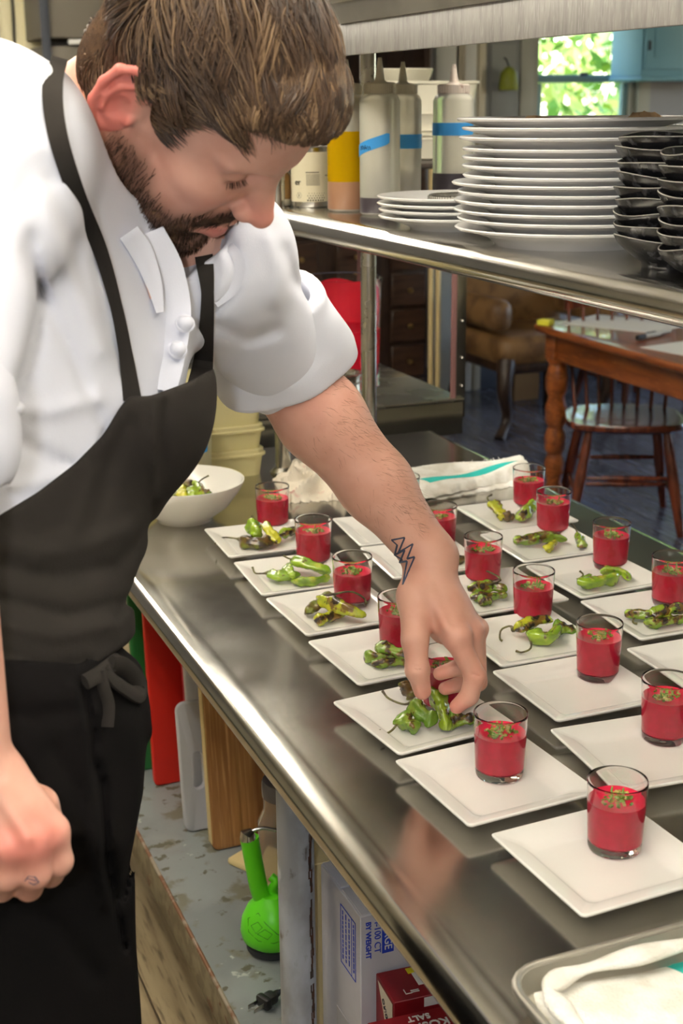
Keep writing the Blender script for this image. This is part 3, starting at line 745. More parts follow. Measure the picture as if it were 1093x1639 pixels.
# ------------------------------------------------------------------ things on the overshelf
M['bottle'] = mat('cloudy_squeeze_plastic', srgb(236, 234, 222), 0.22, trans=0.58, ior=1.08, spec=0.4)
M['cap'] = mat('cloudy_cap_plastic', srgb(208, 200, 178), 0.4, trans=0.15, ior=1.2)
M['tape'] = mat('blue_tape', srgb(52, 142, 210), 0.6)
M['ink'] = mat('dark_marker_ink', (0.012, 0.014, 0.03, 1), 0.6)
M['oil'] = mat('yellow_oil', srgb(182, 144, 8), 0.25, trans=0.15, ior=1.1)
M['oil_low'] = mat('brown_lower_layer', srgb(158, 118, 92), 0.3)
M['dark_sauce'] = mat('dark_sauce', srgb(62, 56, 62), 0.35)
def dpt(px, py, d): return dep(px, py, d)
def squeeze(loc, r, h, cap_r, cap_h, tip_h, label, fills, tape=None, cap_mat=None, rot=0.0):
    t = thing('squeeze_bottle', label, 'bottle', loc, (0, 0, rot), 'squeeze bottles on the overshelf')
    MB().lathe([(0, 0.001), (r - 0.004, 0), (r, 0.004), (r, h - 0.012), (r - 0.004, h - 0.003), (r - 0.010, h), (cap_r * 0.8, h + 0.003), (0, h + 0.003)], 36).build('body', M['bottle'], t, angle=50)
    cm = cap_mat or M['cap']
    cp = MB().lathe([(cap_r, h), (cap_r, h + cap_h - 0.002), (cap_r - 0.002, h + cap_h), (0.012, h + cap_h + 0.001), (0.0085, h + cap_h + 0.004), (0.0032, h + cap_h + tip_h), (0, h + cap_h + tip_h)], 32)
    c = cp.build('cap', cm, t, angle=35)
    rb = MB()
    for k in range(32):
        a = 2 * PI * k / 32
        rb.box((cap_r * math.cos(a), cap_r * math.sin(a), h + cap_h * 0.45), (0.0016, 0.0016, cap_h * 0.8), 0, rot=Matrix.Rotation(a, 3, 'Z'))
    tag(rb.build('grip_ribs', cm, c), kind='stuff')
    z = 0.0
    for n, (z1, m) in enumerate(fills):
        MB().lathe([(0, z + 0.0015), (r + 0.0002 - 0.003 * (n == 0), z + 0.0015), (r + 0.0003, z + 0.005), (r + 0.0003, z1), (0, z1)], 36).build('filling', m, t, angle=50)
        z = z1 - 0.0015
    if tape:
        a0, a1, z0, z1, slope = tape
        mb = MB(); n = 14; vs = []; fs = []
        for k in range(n + 1):
            a = a0 + (a1 - a0) * k / n; dz = slope * (k / n - 0.5); e = 0.003 * math.sin(k * 5) if k in (0, n) else 0
            for rr in (r + 0.0004, r + 0.0010):
                vs += [(rr * math.cos(a), rr * math.sin(a), z0 + dz + e), (rr * math.cos(a), rr * math.sin(a), z1 + dz - e)]
        for k in range(n):
            b = 4 * k
            fs += [(b, b + 4, b + 5, b + 1), (b + 2, b + 3, b + 7, b + 6), (b, b + 2, b + 6, b + 4), (b + 1, b + 5, b + 7, b + 3)]
        tp = mb.add(vs, fs).build('tape', M['tape'], t)
        return t, tp
    return t, None
vd = math.atan2(-0.358, -0.0) # unused helper direction
FA = math.atan2(-_fw[1], -_fw[0])     # angle that faces the camera
RA = FA + PI / 2                      # turning right in the picture
b1 = onz(609, 346, SZ)
squeeze((b1[0] + 0.012, b1[1] + 0.03, SZ), 0.0345, 0.200, 0.0265, 0.018, 0.040, 'clear squeeze bottle in front with dark dregs and a slanted blue tape label', [(0.030, M['dark_sauce'])], (FA - 1.55, FA + 0.45, 0.108, 0.127, 0.022))
def scribble(c, r, ang0, z0, pts, parent, w=0.0006, s=1.0):
    mb = MB()
    for stroke in pts:
        q = [(c[0] + (r) * math.cos(ang0 + u * s / r), c[1] + (r) * math.sin(ang0 + u * s / r), c[2] + z0 + v * s) for u, v in stroke]
        mb.tube(q, w, 5)
    return mb.build('handwriting', M['ink'], parent)
WORD = [[(0, 0), (.001, .008)], [(.004, .002), (.003, .006), (.006, .008), (.008, .005), (.006, .002), (.004, .002)], [(.010, .001), (.012, .009), (.015, .002), (.017, .008)], [(.010, .004), (.015, .005)], [(.019, .001), (.019, .006), (.022, .007), (.023, .002)]]
_t = bpy.data.objects['squeeze_bottle']
scribble((0, 0, 0), 0.0356, FA - 1.15, 0.108, WORD, [c for c in _t.children if c.name.startswith('tape')][0])
squeeze(tuple(dpt(644, 318, 2.56)[:2]) + (SZ,), 0.0345, 0.200, 0.0265, 0.018, 0.038, 'clear squeeze bottle with blue tape standing half behind the front one', [(0.02, M['dark_sauce'])], (FA - 0.55, FA + 1.75, 0.105, 0.130, 0.0))
squeeze(tuple(dpt(724, 300, 2.52)[:2]) + (SZ,), 0.0365, 0.200, 0.0285, 0.016, 0.034, 'right squeeze bottle with dark sauce, faded blue tape and a stained cap', [(0.062, M['dark_sauce'])], (FA - 1.6, FA + 1.2, 0.128, 0.150, 0.0),
        mat('stained_cap_plastic', srgb(205, 192, 180), 0.4, noise=[(60, srgb(120, 62, 48), 0.56, 0.66)]))
o4 = dpt(556, 330, 2.47)
squeeze((o4[0], o4[1], SZ), 0.0350, 0.200, 0.0265, 0.018, 0.040, 'squeeze bottle of yellow oil over a brown layer, beside the man\'s forehead', [(0.052, M['oil_low']), (0.138, M['oil'])])
# printed can
cn = onz(492, 331, SZ)
t = thing('tin_can', 'tin can with cream paper label and small black print on the overshelf', 'can', (cn[0] + 0.01, cn[1] + 0.005, SZ))
CR = 0.037
MB().lathe([(0, 0.002), (CR - 0.003, 0.002), (CR - 0.001, 0), (CR + 0.001, 0.002), (CR, 0.006), (CR, 0.104), (CR + 0.001, 0.108), (CR - 0.002, 0.110), (CR - 0.004, 0.106), (0, 0.106)], 40).build('body', M['steel'], t, angle=35)
lb = MB().lathe([(CR, 0.0105), (CR + 0.0005, 0.0108), (CR + 0.0005, 0.0995), (CR, 0.1)], 40).build('paper_label', mat('cream_label', srgb(216, 208, 180), 0.6), t)
M['print'] = mat('black_print', (0.02, 0.02, 0.02, 1), 0.6)
pr_ = MB(); rnd = random.Random(2)
def curved(mb, c0, c1, z0, z1, r=CR + 0.0009):
    n = max(2, int(abs(c1 - c0) / 0.12) + 1)
    vs = []
    for k in range(n + 1):
        a = FA + c0 + (c1 - c0) * k / n
        vs += [(r * math.cos(a), r * math.sin(a), z0), (r * math.cos(a), r * math.sin(a), z1)]
    mb.add(vs, [(2 * k, 2 * k + 2, 2 * k + 3, 2 * k + 1) for k in range(n)])
curved(pr_, -0.25, 0.42, 0.063, 0.0645)
for k in range(8):
    u = -0.22
    while u < 0.44:
        w = rnd.uniform(0.02, 0.09); curved(pr_, u, min(u + w, 0.45), 0.059 - 0.0026 * k, 0.0600 - 0.0026 * k); u += w + 0.018
for k in range(4):
    for j in range(7):
        s = 0.0006 + 0.00025 * (3 - k)
        curved(pr_, -0.15 + 0.13 * j + 0.065 * (k % 2) - s / CR, -0.15 + 0.13 * j + 0.065 * (k % 2) + s / CR, 0.0135 + 0.0042 * k - s, 0.0135 + 0.0042 * k + s)
for k in range(18):
    a = 2 * PI * k / 18; curved(pr_, -0.62 + 0.13 * math.cos(a) - 0.02, -0.62 + 0.13 * math.cos(a) + 0.02, 0.0225 + 0.0048 * math.sin(a) - 0.0003, 0.0225 + 0.0048 * math.sin(a) + 0.0003)
curved(pr_, -0.65, -0.60, 0.0205, 0.0245)
for k in range(3): curved(pr_, 0.78 + 0.1 * k, 0.84 + 0.1 * k, 0.0565, 0.0590)
tag(pr_.build('fine_print', M['print'], lb), kind='stuff')
a = FA - 0.68
text_mb('er', 0.016, frame_mat(((CR + 0.0012) * math.cos(a), (CR + 0.0012) * math.sin(a), 0.046), (-math.sin(a), math.cos(a), 0), (0, 0, 1)), M['print'], 'lettering', lb)
# small jar at the far left end of the overshelf
jr = dpt(447, 326, 2.60)
t = thing('spice_jar', 'small amber jar with metal base showing by the man\'s nose', 'jar', (jr[0], jr[1], SZ))
MB().lathe([(0, 0), (0.022, 0), (0.024, 0.004), (0.024, 0.055), (0.018, 0.064), (0, 0.064)], 28).build('jar_body', mat('amber_glass', srgb(150, 112, 60), 0.1, trans=0.5), t)
MB().lathe([(0.0245, 0.002), (0.0252, 0.006), (0.0252, 0.012), (0.0245, 0.014)], 28).build('base_band', M['steel'], t)
MB().lathe([(0.019, 0.062), (0.019, 0.078), (0.017, 0.08), (0, 0.08)], 28).build('lid', M['steel'], t)

def round_plate_mesh(R, rf, h, seg=64):
    return MB().lathe([(0, 0.0025), (rf - 0.008, 0.0025), (rf - 0.006, 0.0), (rf, 0.0), (rf + 0.003, 0.004), (R * 0.72, h * 0.45), (R - 0.010, h - 0.0055), (R - 0.002, h - 0.004), (R, h - 0.0015), (R - 0.002, h), (R - 0.008, h - 0.001), (R * 0.72, h * 0.45 + 0.005), (rf + 0.006, 0.0085), (rf - 0.01, 0.0068), (0, 0.0065)], seg).mesh('round_plate', M['porcelain_cool'], 40)
RP_S = round_plate_mesh(0.155, 0.100, 0.026); RP_T = round_plate_mesh(0.148, 0.098, 0.024); RP_L = round_plate_mesh(0.118, 0.068, 0.022, 56)
rnd = random.Random(12)
ST = (0.992, 1.632)
zs = [0.0, 0.0123, 0.0238, 0.0355, 0.0470, 0.0585]
cnt = ['bottom', 'second', 'third', 'fourth', 'fifth', 'sixth']
for i, z in enumerate(zs):
    o = link('round_plate', RP_S, None, (ST[0] + rnd.uniform(-.004, .004) - (0.006 if i == 5 else 0), ST[1] + rnd.uniform(-.004, .004), SZ + z), (0, 0, i))
    tag(o, 'large white round plate, %s of the tall stack on the overshelf' % (cnt[i] + (' from bottom' if i else '')), 'plate', 'white round plates stacked on the overshelf')
zt = [0.0805, 0.0925, 0.1035, 0.1145, 0.1265, 0.1385, 0.1500]
ct_ = ['seventh from top', 'sixth from top', 'fifth from top', 'fourth from top', 'third from top', 'second from top', 'topmost']
for i, z in enumerate(zt):
    o = link('round_plate', RP_T if i < 4 else RP_S, None, (ST[0] + 0.004 + rnd.uniform(-.003, .003), ST[1] + rnd.uniform(-.003, .003), SZ + z - (0.0105 if i == 0 else 0.0105)), (0, 0, i))
    tag(o, 'white round plate, %s of the tall stack on the overshelf' % ct_[i], 'plate', 'white round plates stacked on the overshelf')
SL = (0.965, 1.925)
for i, z in enumerate([0.0, 0.0098, 0.0190, 0.0290]):
    o = link('round_plate', RP_L, None, (SL[0] + rnd.uniform(-.002, .002), SL[1] + rnd.uniform(-.002, .002), SZ + z), (0, 0, i))
    tag(o, 'smaller white round plate, %s of the low stack by the squeeze bottles' % ['bottom', 'second from bottom', 'third from bottom', 'topmost'][i], 'plate', 'smaller round plates in the low stack')
t = thing('ring_mould', 'ribbed metal ring lying on the low stack of white plates', 'ring', (SL[0] + 0.02, SL[1] + 0.010, SZ + 0.0365))
MB().lathe([(0.050, 0), (0.054, 0), (0.055, 0.003), (0.055, 0.012), (0.053, 0.0135), (0.050, 0.012), (0.050, 0)], 48).build('band', M['steel'], t, angle=30)
rb = MB()
for k in range(70):
    a_ = 2 * PI * k / 70
    rb.box((0.0553 * math.cos(a_), 0.0553 * math.sin(a_), 0.0075), (0.0012, 0.002, 0.009), 0, rot=Matrix.Rotation(a_, 3, 'Z'))
tag(rb.build('ribs', M['steel'], t), kind='stuff')
# black hand-made bowls with pale rims
M['blackware'] = mat('black_glaze', (0.012, 0.012, 0.013, 1), 0.22, noise=[(60, (0.09, 0.09, 0.095, 1), 0.56, 0.72)], stretch=(1, 1, 0.35), bump=(55, 0.35, 0.002))
M['blackrim'] = mat('pale_worn_rim', srgb(118, 114, 108), 0.4)
def bowl_variant(seed, R=0.064, h=0.036, rf=0.030):
    rd = random.Random(seed); p1, p2 = rd.random() * 6, rd.random() * 6
    wob = lambda a: 0.0022 * math.sin(2 * a + p1) + 0.0016 * math.sin(3 * a + p2)
    fn = lambda r, z, a: (r * (1 + 0.020 * math.sin(3 * a + p2) * (r / R)), z + wob(a) * max(0, (r - rf) / (R - rf)))
    body = MB().lathe([(0, 0.003), (rf - 0.004, 0.003), (rf - 0.002, 0), (rf, 0), (rf + 0.001, 0.006), (R * 0.70, 0.014), (R * 0.93, 0.027), (R, h - 0.001), (R - 0.0012, h), (R - 0.003, h - 0.001), (R * 0.90, 0.029), (R * 0.66, 0.018), (0.02, 0.010), (0, 0.0095)], 40, fn=fn).mesh('bowl_body', M['blackware'], 60)
    pts = []
    for k in range(41):
        a = 2 * PI * k / 40; r, z = fn(R - 0.0010, h, a); pts.append((r * math.cos(a), r * math.sin(a), z))
    rim = MB().tube(pts, 0.0008, 6, caps=False).mesh('rim', M['blackrim'], 60)
    return body, rim
BV = [bowl_variant(s) for s in range(4)]
def bowls(base, n, dz, labels, group, k0):
    for i in range(n):
        b, r_ = BV[(i + k0) % 4]
        t = thing('black_bowl', labels % (['bottom', 'second from bottom', 'third from bottom', 'fourth from bottom', 'fifth from bottom', 'fourth from top', 'third from top', 'second from top', 'topmost'][i if n == 9 or i < 4 else i + 1]), 'bowl', (base[0] + rnd.uniform(-.002, .002), base[1] + rnd.uniform(-.002, .002), SZ + dz * i), (0, 0, rnd.random() * 6), group)
        link('bowl_body', b, t); link('rim', r_, t)
BLB = onz(1076, 432, SZ); bowls((BLB[0] + 0.012, BLB[1] + 0.028), 9, 0.0139, 'black hand-made bowl, %s of the stack beside the white plates', 'black bowls in the stack beside the white plates', 0)
BRB = onz(1143, 452, SZ); bowls((BRB[0] + 0.010, BRB[1] + 0.012), 8, 0.0140, 'black hand-made bowl, %s of the stack cut by the photo edge', 'black bowls in the stack at the photo edge', 2)
# ------------------------------------------------------------------ white ware and paper on the farther shelf
M['cream_ware'] = mat('cream_porcelain', srgb(222, 218, 200), 0.25)
t0 = 1.464
wb = ony(690, 250, 3.22)
t = thing('serving_dish', 'large white square-sided dish behind the squeeze bottles', 'dish', (wb[0] - 0.02, 3.25, t0))
L_ = []
for (h_, z_) in ((0.085, 0.0), (0.09, 0.004), (0.094, 0.045), (0.097, 0.05), (0.095, 0.055), (0.100, 0.105), (0.104, 0.110), (0.102, 0.116), (0.112, 0.178), (0.116, 0.180), (0.116, 0.186), (0.110, 0.186), (0.098, 0.110), (0.082, 0.008)):
    L_.append(rrect(h_, h_, 0.02, z_))
MB().loft(L_).build('dish_body', M['cream_ware'], t)
MB().box((0, -0.099, 0.060), (0.10, 0.004, 0.004), 0.001).box((0, -0.099, 0.071), (0.10, 0.004, 0.004), 0.001).build('side_ridges', M['cream_ware'], t)
t = thing('mixing_bowl', 'round white bowl nested in the large square dish', 'bowl', (wb[0] - 0.065, 3.25, t0 + 0.154))
MB().lathe([(0, 0.003), (0.03, 0), (0.035, 0.002), (0.062, 0.028), (0.074, 0.058), (0.076, 0.060), (0.074, 0.062), (0.070, 0.058), (0.055, 0.025), (0, 0.010)], 40).build('bowl_body', M['cream_ware'], t)
MB().lathe([(0, 0), (0.05, 0), (0.05, 0.140), (0.035, 0.1443), (0, 0.1443)], 28).build('inner_stack', M['cream_ware'], bpy.data.objects['serving_dish'], (-0.045, 0, 0.009))
for i, (px, w, lab) in enumerate(((800, 0.10, 'crumpled brown paper showing over the left of the top plate'), (1030, 0.07, 'crumpled brown paper peeking over the top plate at the right'))):
    p = dpt(px, 176, 1.95)
    mb = MB(); rd = random.Random(i + 5); vs = []; n = 9
    for a in range(n):
        for b in range(5):
            z = 0.004 + 0.014 * rd.random() * (1 if 0 < b < 4 else 0.3) * (0.4 + math.sin(PI * a / (n - 1)))
            vs.append(((a / (n - 1) - 0.5) * w, (b / 4 - 0.5) * 0.05, z))
    fs = [(a * 5 + b, (a + 1) * 5 + b, (a + 1) * 5 + b + 1, a * 5 + b + 1) for a in range(n - 1) for b in range(4)]
    m0 = len(vs); vs += [(x, y, z - 0.0012) for x, y, z in vs]; fs += [tuple(m0 + i_ for i_ in reversed(f)) for f in fs[:]]
    o = mb.add(vs, fs).build('crumpled_paper', mat('brown_paper_%d' % i, srgb(176, 146, 110), 0.8), None, (ST[0] + (-0.02 if i == 0 else 0.11), ST[1] + (0.05 if i == 0 else -0.03), SZ + 0.1500 - 0.0105 + 0.0075), angle=15)
    if i == 0: o.location = (ST[0] - 0.035, ST[1] + 0.065, SZ + 0.1470)
    else: o.location = (ST[0] + 0.100, ST[1] - 0.01, SZ + 0.1515)
    tag(o, lab, 'paper')
# ------------------------------------------------------------------ on the counter: bowl, cloths, boxes
bw = (0.612, 2.262)
t = thing('white_bowl', 'wide white bowl of blistered peppers beside the man\'s apron', 'bowl', (bw[0], bw[1], T))
MB().lathe([(0, 0.004), (0.042, 0.004), (0.044, 0), (0.048, 0), (0.050, 0.006), (0.078, 0.026), (0.100, 0.056), (0.1065, 0.069), (0.1065, 0.0715), (0.104, 0.0715), (0.097, 0.056), (0.075, 0.030), (0.045, 0.013), (0, 0.009)], 64).build('bowl_body', M['porcelain'], t)
G['bowl'] = 'blistered peppers in the white bowl'
def bp(px, py, h): return onz(px, py, T + h)
def bk(pts, r, m, label, stem=None, seed=0):
    pepper([bp(*p) for p in pts], r, M['pepper_' + m], label, G['bowl'], [bp(*p) for p in stem] if stem else None, seed)
bk([(312, 778, .052), (318, 784, .055), (324, 792, .052)], .012, 'green', 'bright green pepper with long straight stem on top in the white bowl', [(322, 768, .070), (334, 761, .078)], 50)
bk([(322, 788, .048), (330, 790, .047), (338, 794, .042)], .010, 'green', 'green pepper at the right of the bowl heap', None, 51)
bk([(290, 778, .050), (291, 790, .048), (293, 802, .040)], .0115, 'yellow', 'olive pepper standing at the left of the bowl heap', None, 52)
bk([(304, 784, .048), (307, 794, .046), (312, 804, .038)], .0115, 'green', 'bright green pepper at the middle front of the bowl heap', None, 53)
bk([(296, 774, .056), (302, 776, .058), (308, 782, .053)], .009, 'char', 'blackened pepper at the top of the bowl heap', None, 54)
bk([(278, 782, .046), (282, 792, .044), (284, 802, .036)], .012, 'char', 'dark pepper at the left of the bowl heap', None, 55)
bk([(272, 800, .036), (284, 806, .036), (298, 808, .036)], .010, 'green', 'green pepper lying along the front left of the bowl heap', None, 56)
bk([(312, 806, .036), (326, 804, .040), (344, 797, .044)], .0085, 'deep', 'dark pepper lying at the right front of the bowl heap with its stem outward', [(352, 792, .050), (359, 789, .056)], 57)
bk([(330, 800, .034), (318, 800, .034), (306, 796, .034)], .010, 'green', 'pale green pepper half buried in the bowl heap', None, 58)
# towels
M['towel'] = mat('white_terry', srgb(240, 238, 230), 0.95, spec=0.15, noise=(40, srgb(224, 220, 208), 0.4, 0.65), bump=(420, 0.8, 0.002))
M['teal'] = mat('teal_stripe', srgb(52, 176, 168), 0.95, spec=0.15, bump=(420, 0.8, 0.002))
def slab_cloth(A, B, C_, D, z0, h, seed, nu=44, nv=22, stripe=None, wav=0.004, fold=0.0):
    """soft folded cloth: A far left, B far right, C near right, D near left"""
    rd = np.random.default_rng(seed); ph = rd.random(8) * 6.28
    A, B, C_, D = [np.array(p[:2]) for p in (A, B, C_, D)]
    mb = MB(); vs = []; fs = []; ms = []
    for layer in (1, 0):
        for i in range(nu + 1):
            u = i / nu
            for j in range(nv + 1):
                v = j / nv
                p = (A * (1 - u) + B * u) * (1 - v) + (D * (1 - u) + C_ * u) * v
                e = min(u * 9, (1 - u) * 14, v * 7, (1 - v) * 4.5, 1.0)
                e = math.sqrt(max(0.0, 1 - (1 - e) ** 2))
                jag = (0.0025 + fold * 0.05) * math.sin(u * 37 + ph[5]) + 0.002 * math.sin(u * 83 + ph[6])
                if v in (0.0, 1.0): p = p + np.array([0, jag])
                z = z0 + (0.0 if layer == 0 else e * (h * (0.75 + 0.3 * u) + wav * math.sin(5 * u + 4 * v + ph[0]) + wav * 0.7 * math.sin(11 * u - 6 * v + ph[1]) + wav * 0.5 * math.sin(17 * v + 6 * u + ph[2]) + fold * (1 - abs(math.sin(4.2 * u + 3.1 * v + 1.3 * math.sin(6 * v + ph[3])))) ** 2 + 0.7 * fold * (1 - abs(math.sin(7.5 * v - 5.0 * u + 1.5 * math.sin(5 * u + ph[4])))) ** 2) + 0.0012)
                vs.append((p[0], p[1], z))
    n = (nu + 1) * (nv + 1)
    for i in range(nu):
        for j in range(nv):
            a = i * (nv + 1) + j
            q = (a, a + 1, a + nv + 2, a + nv + 1)
            m = 0
            if stripe:
                vm = (j + 0.5) / nv
                if stripe[0] < vm < stripe[1] and i >= stripe[2]: m = 1
            fs.append(q); ms.append(m)
            fs.append(tuple(n + k for k in reversed(q))); ms.append(0)
    for j in range(nv):
        for i0, fl in ((0, 0), (nu, 1)):
            a = i0 * (nv + 1) + j
            fs.append((a, a + 1, n + a + 1, n + a)); ms.append(0)
    for i in range(nu):
        for j0 in (0, nv):
            a = i * (nv + 1) + j0; b = (i + 1) * (nv + 1) + j0
            fs.append((a, b, n + b, n + a)); ms.append(0)
    mb.v, mb.f, mb.m = vs, fs, ms
    return mb
def cpt(x, y, z=0.0): return onz(x, y, T + z)
t = thing('striped_towel', 'folded white towel with a teal stripe at the far end of the counter', 'towel', (0, 0, 0))
slab_cloth(cpt(585, 768), cpt(846, 752), cpt(842, 776), cpt(700, 800), T + 0.0004, 0.006, 3, wav=0.001).build('lower_fold', M['towel'], t, angle=80)
slab_cloth(cpt(570, 764, .02), cpt(842, 735, .018), cpt(850, 766, .004), cpt(682, 803, .002), T + 0.0075, 0.024, 4, stripe=(0.63, 0.81, 6)).build('upper_fold', [M['towel'], M['teal']], t, angle=80)
fr = MB(); rd = random.Random(9)
for k in range(26):
    u = k / 25; a = cpt(650 + 180 * u, 752 - 18 * u, 0.018); d = rd.uniform(0.004, 0.010)
    fr.tube([a, a + np.array([rd.uniform(-.004, .004), d * 0.6, 0.002]), a + np.array([rd.uniform(-.006, .006), d, rd.uniform(0, .005)])], 0.0007, 4)
tag(fr.build('frayed_edge', M['towel'], t), kind='stuff')
# crumpled cloth by the post
t = thing('crumpled_cloth', 'crumpled stained white cloth beside the shelf post', 'cloth', (0, 0, 0))
M['cloth'] = mat('stained_white_cloth', srgb(228, 218, 200), 0.95, spec=0.15, noise=[(22, srgb(205, 160, 150), 0.58, 0.68), (30, srgb(120, 170, 175), 0.66, 0.74)], bump=(300, 0.6, 0.002))
slab_cloth(cpt(436, 768), cpt(520, 742), cpt(560, 800), cpt(462, 806), T + 0.0004, 0.008, 21, 64, 44, wav=0.004, fold=0.022).build('crumpled_sheet', M['cloth'], t, angle=80)
slab_cloth(cpt(446, 758, .018), cpt(512, 742, .02), cpt(522, 772, .012), cpt(458, 784, .012), T + 0.012, 0.006, 33, 50, 34, wav=0.004, fold=0.018).build('folded_corner', M['cloth'], t, angle=80)
# food boxes stacked at the back
M['box_plastic'] = mat('yellowed_clear_plastic', srgb(240, 230, 168), 0.25, trans=0.22, ior=1.12, noise=(5, srgb(224, 216, 170), 0.4, 0.7))
M['box_rim'] = mat('yellowed_clear_rim', srgb(240, 230, 178), 0.2, trans=0.3, ior=1.2)
fx = (0.56, 0.846); fy = (2.485, 2.675)
zb = T
for i, (h, lab) in enumerate(((0.054, 'bottom yellowish clear food box, on the counter behind the tape-labelled tub'), (0.048, 'middle yellowish clear food box of the stack behind the man\'s bib'), (0.085, 'topmost yellowish clear food box of the stack below the rolled sleeve'))):
    t = thing('food_box', lab, 'box', ((fx[0] + fx[1]) / 2, (fy[0] + fy[1]) / 2, zb), group='clear food boxes stacked on the counter')
    hx, hy = (fx[1] - fx[0]) / 2, (fy[1] - fy[0]) / 2
    MB().loft([rrect(hx - 0.010, hy - 0.010, 0.02, 0.0), rrect(hx - 0.005, hy - 0.005, 0.02, h - 0.012), rrect(hx - 0.007, hy - 0.007, 0.02, h - 0.012), rrect(hx - 0.012, hy - 0.012, 0.02, 0.003)]).build('tub', M['box_plastic'], t)
    MB().loft([rrect(hx - 0.006, hy - 0.006, 0.02, h - 0.014), rrect(hx, hy, 0.022, h - 0.013), rrect(hx, hy, 0.022, h - 0.009), rrect(hx - 0.003, hy - 0.003, 0.022, h - 0.008), rrect(hx - 0.003, hy - 0.003, 0.022, h - 0.001), rrect(hx - 0.006, hy - 0.006, 0.02, h)]).build('lid', M['box_rim'], t)
    zb += h + 0.0004
# tape-labelled tub
tb = (0.662, 2.424)
t = thing('plastic_tub', 'tall cloudy tub with blue tape label behind the white bowl', 'tub', (tb[0], tb[1], T))
MB().lathe([(0, 0.001), (0.042, 0), (0.046, 0.004), (0.050, 0.130), (0.048, 0.140), (0.0475, 0.142), (0, 0.142)], 40).build('tub_body', mat('cloudy_tub_plastic', srgb(216, 212, 180), 0.3, trans=0.4, ior=1.12), t)
MB().lathe([(0.0485, 0.138), (0.051, 0.139), (0.051, 0.146), (0.047, 0.148), (0, 0.148)], 40).build('lid', M['box_rim'], t)
vs = []; n = 12
for k in range(n + 1):
    a = FA - 0.9 + 1.95 * k / n; rr = 0.0497 + 0.0004; dz = 0.004 * k / n
    for r2 in (rr, rr + 0.0007): vs += [(r2 * math.cos(a), r2 * math.sin(a), 0.083 + dz), (r2 * math.cos(a), r2 * math.sin(a), 0.099 + dz)]
fs = []
for k in range(n):
    b = 4 * k; fs += [(b, b + 4, b + 5, b + 1), (b + 2, b + 3, b + 7, b + 6), (b, b + 2, b + 6, b + 4), (b + 1, b + 5, b + 7, b + 3)]
tp = MB().add(vs, fs).build('tape', M['tape'], t)
scribble((0, 0, 0), 0.0513, FA - 0.03, 0.088, [[(.002, 0), (0, .004), (.002, .008), (.006, .008), (.007, .003), (.004, 0), (.002, 0)], [(.005, .002), (.008, -.001)]], tp, 0.0006)
# sheet pan with towel, near right corner
pc = onz(787, 1556, T + 0.026)
PHX, PHY = 0.165, 0.23
t = thing('sheet_pan', 'aluminium sheet pan with rolled rim at the near corner of the counter', 'pan', (pc[0] + PHX + 0.002, pc[1] - PHY - 0.002, T + 0.0005))
pan_mb(PHX - 0.009, PHY - 0.009, 0.024, r=0.028).build('tray', M['alu'], t)
MB().tube([(x, y, 0.0255) for x, y, z in rrect(PHX - 0.003, PHY - 0.003, 0.034, 0)] + [(PHX - 0.003, PHY - 0.037, 0.0255)], 0.0036, 10).build('rim_bead', M['alu'], t)
pz = T + 0.003
def ppan(x, y, z): return onz(x, y, T + z)
A_, B_, C2, D_ = ppan(822, 1590, .022), ppan(1093, 1535, .022), ppan(1400, 1680, .01), ppan(960, 1800, .01)
A_ = (pc[0] + 0.020, pc[1] - 0.018); B_ = (pc[0] + 0.30, pc[1] - 0.030); C2 = (pc[0] + 0.30, pc[1] - 0.24); D_ = (pc[0] + 0.035, pc[1] - 0.24)
t = thing('pan_towel', 'white towel with teal stripe lying in the sheet pan', 'towel', (0, 0, 0))
mb = slab_cloth(A_, B_, C2, D_, pz, 0.020, 8, 48, 40, wav=0.004)
nu, nv = 48, 40
for q in range(len(mb.f)):
    i = (q // 2) // nv
    if q < 2 * nu * nv and q % 2 == 0 and 22 <= i <= 25: mb.m[q] = 1
mb.build('towel_sheet', [M['towel'], M['teal']], t, angle=80)
swp = [(A_[0] + 0.010, A_[1] - 0.16, pz + 0.022), (A_[0] + 0.008, A_[1] - 0.05, pz + 0.022), (A_[0] + 0.02, A_[1] - 0.014, pz + 0.024), (A_[0] + 0.10, A_[1] - 0.012, pz + 0.026), (A_[0] + 0.26, A_[1] - 0.018, pz + 0.024)]
lp = []
for i, c in enumerate(spline(swp, 40)):
    C_ = spline(swp, 40); a = C_[min(39, i + 1)] - C_[max(0, i - 1)]; a /= np.linalg.norm(a); s = np.cross(a, [0, 0, 1])
    w_ = 0.011 * (0.75 + 0.25 * math.sin(i * 0.7)) * (0.3 if i in (0, 39) else 1)
    lp.append([(c[0] + s[0] * math.cos(b) * w_, c[1] + s[1] * math.cos(b) * w_, c[2] + math.sin(b) * w_ * 0.55) for b in np.linspace(0, 2 * PI, 11)[:-1]])
MB().loft(lp).build('rolled_edge', M['towel'], t, angle=80)

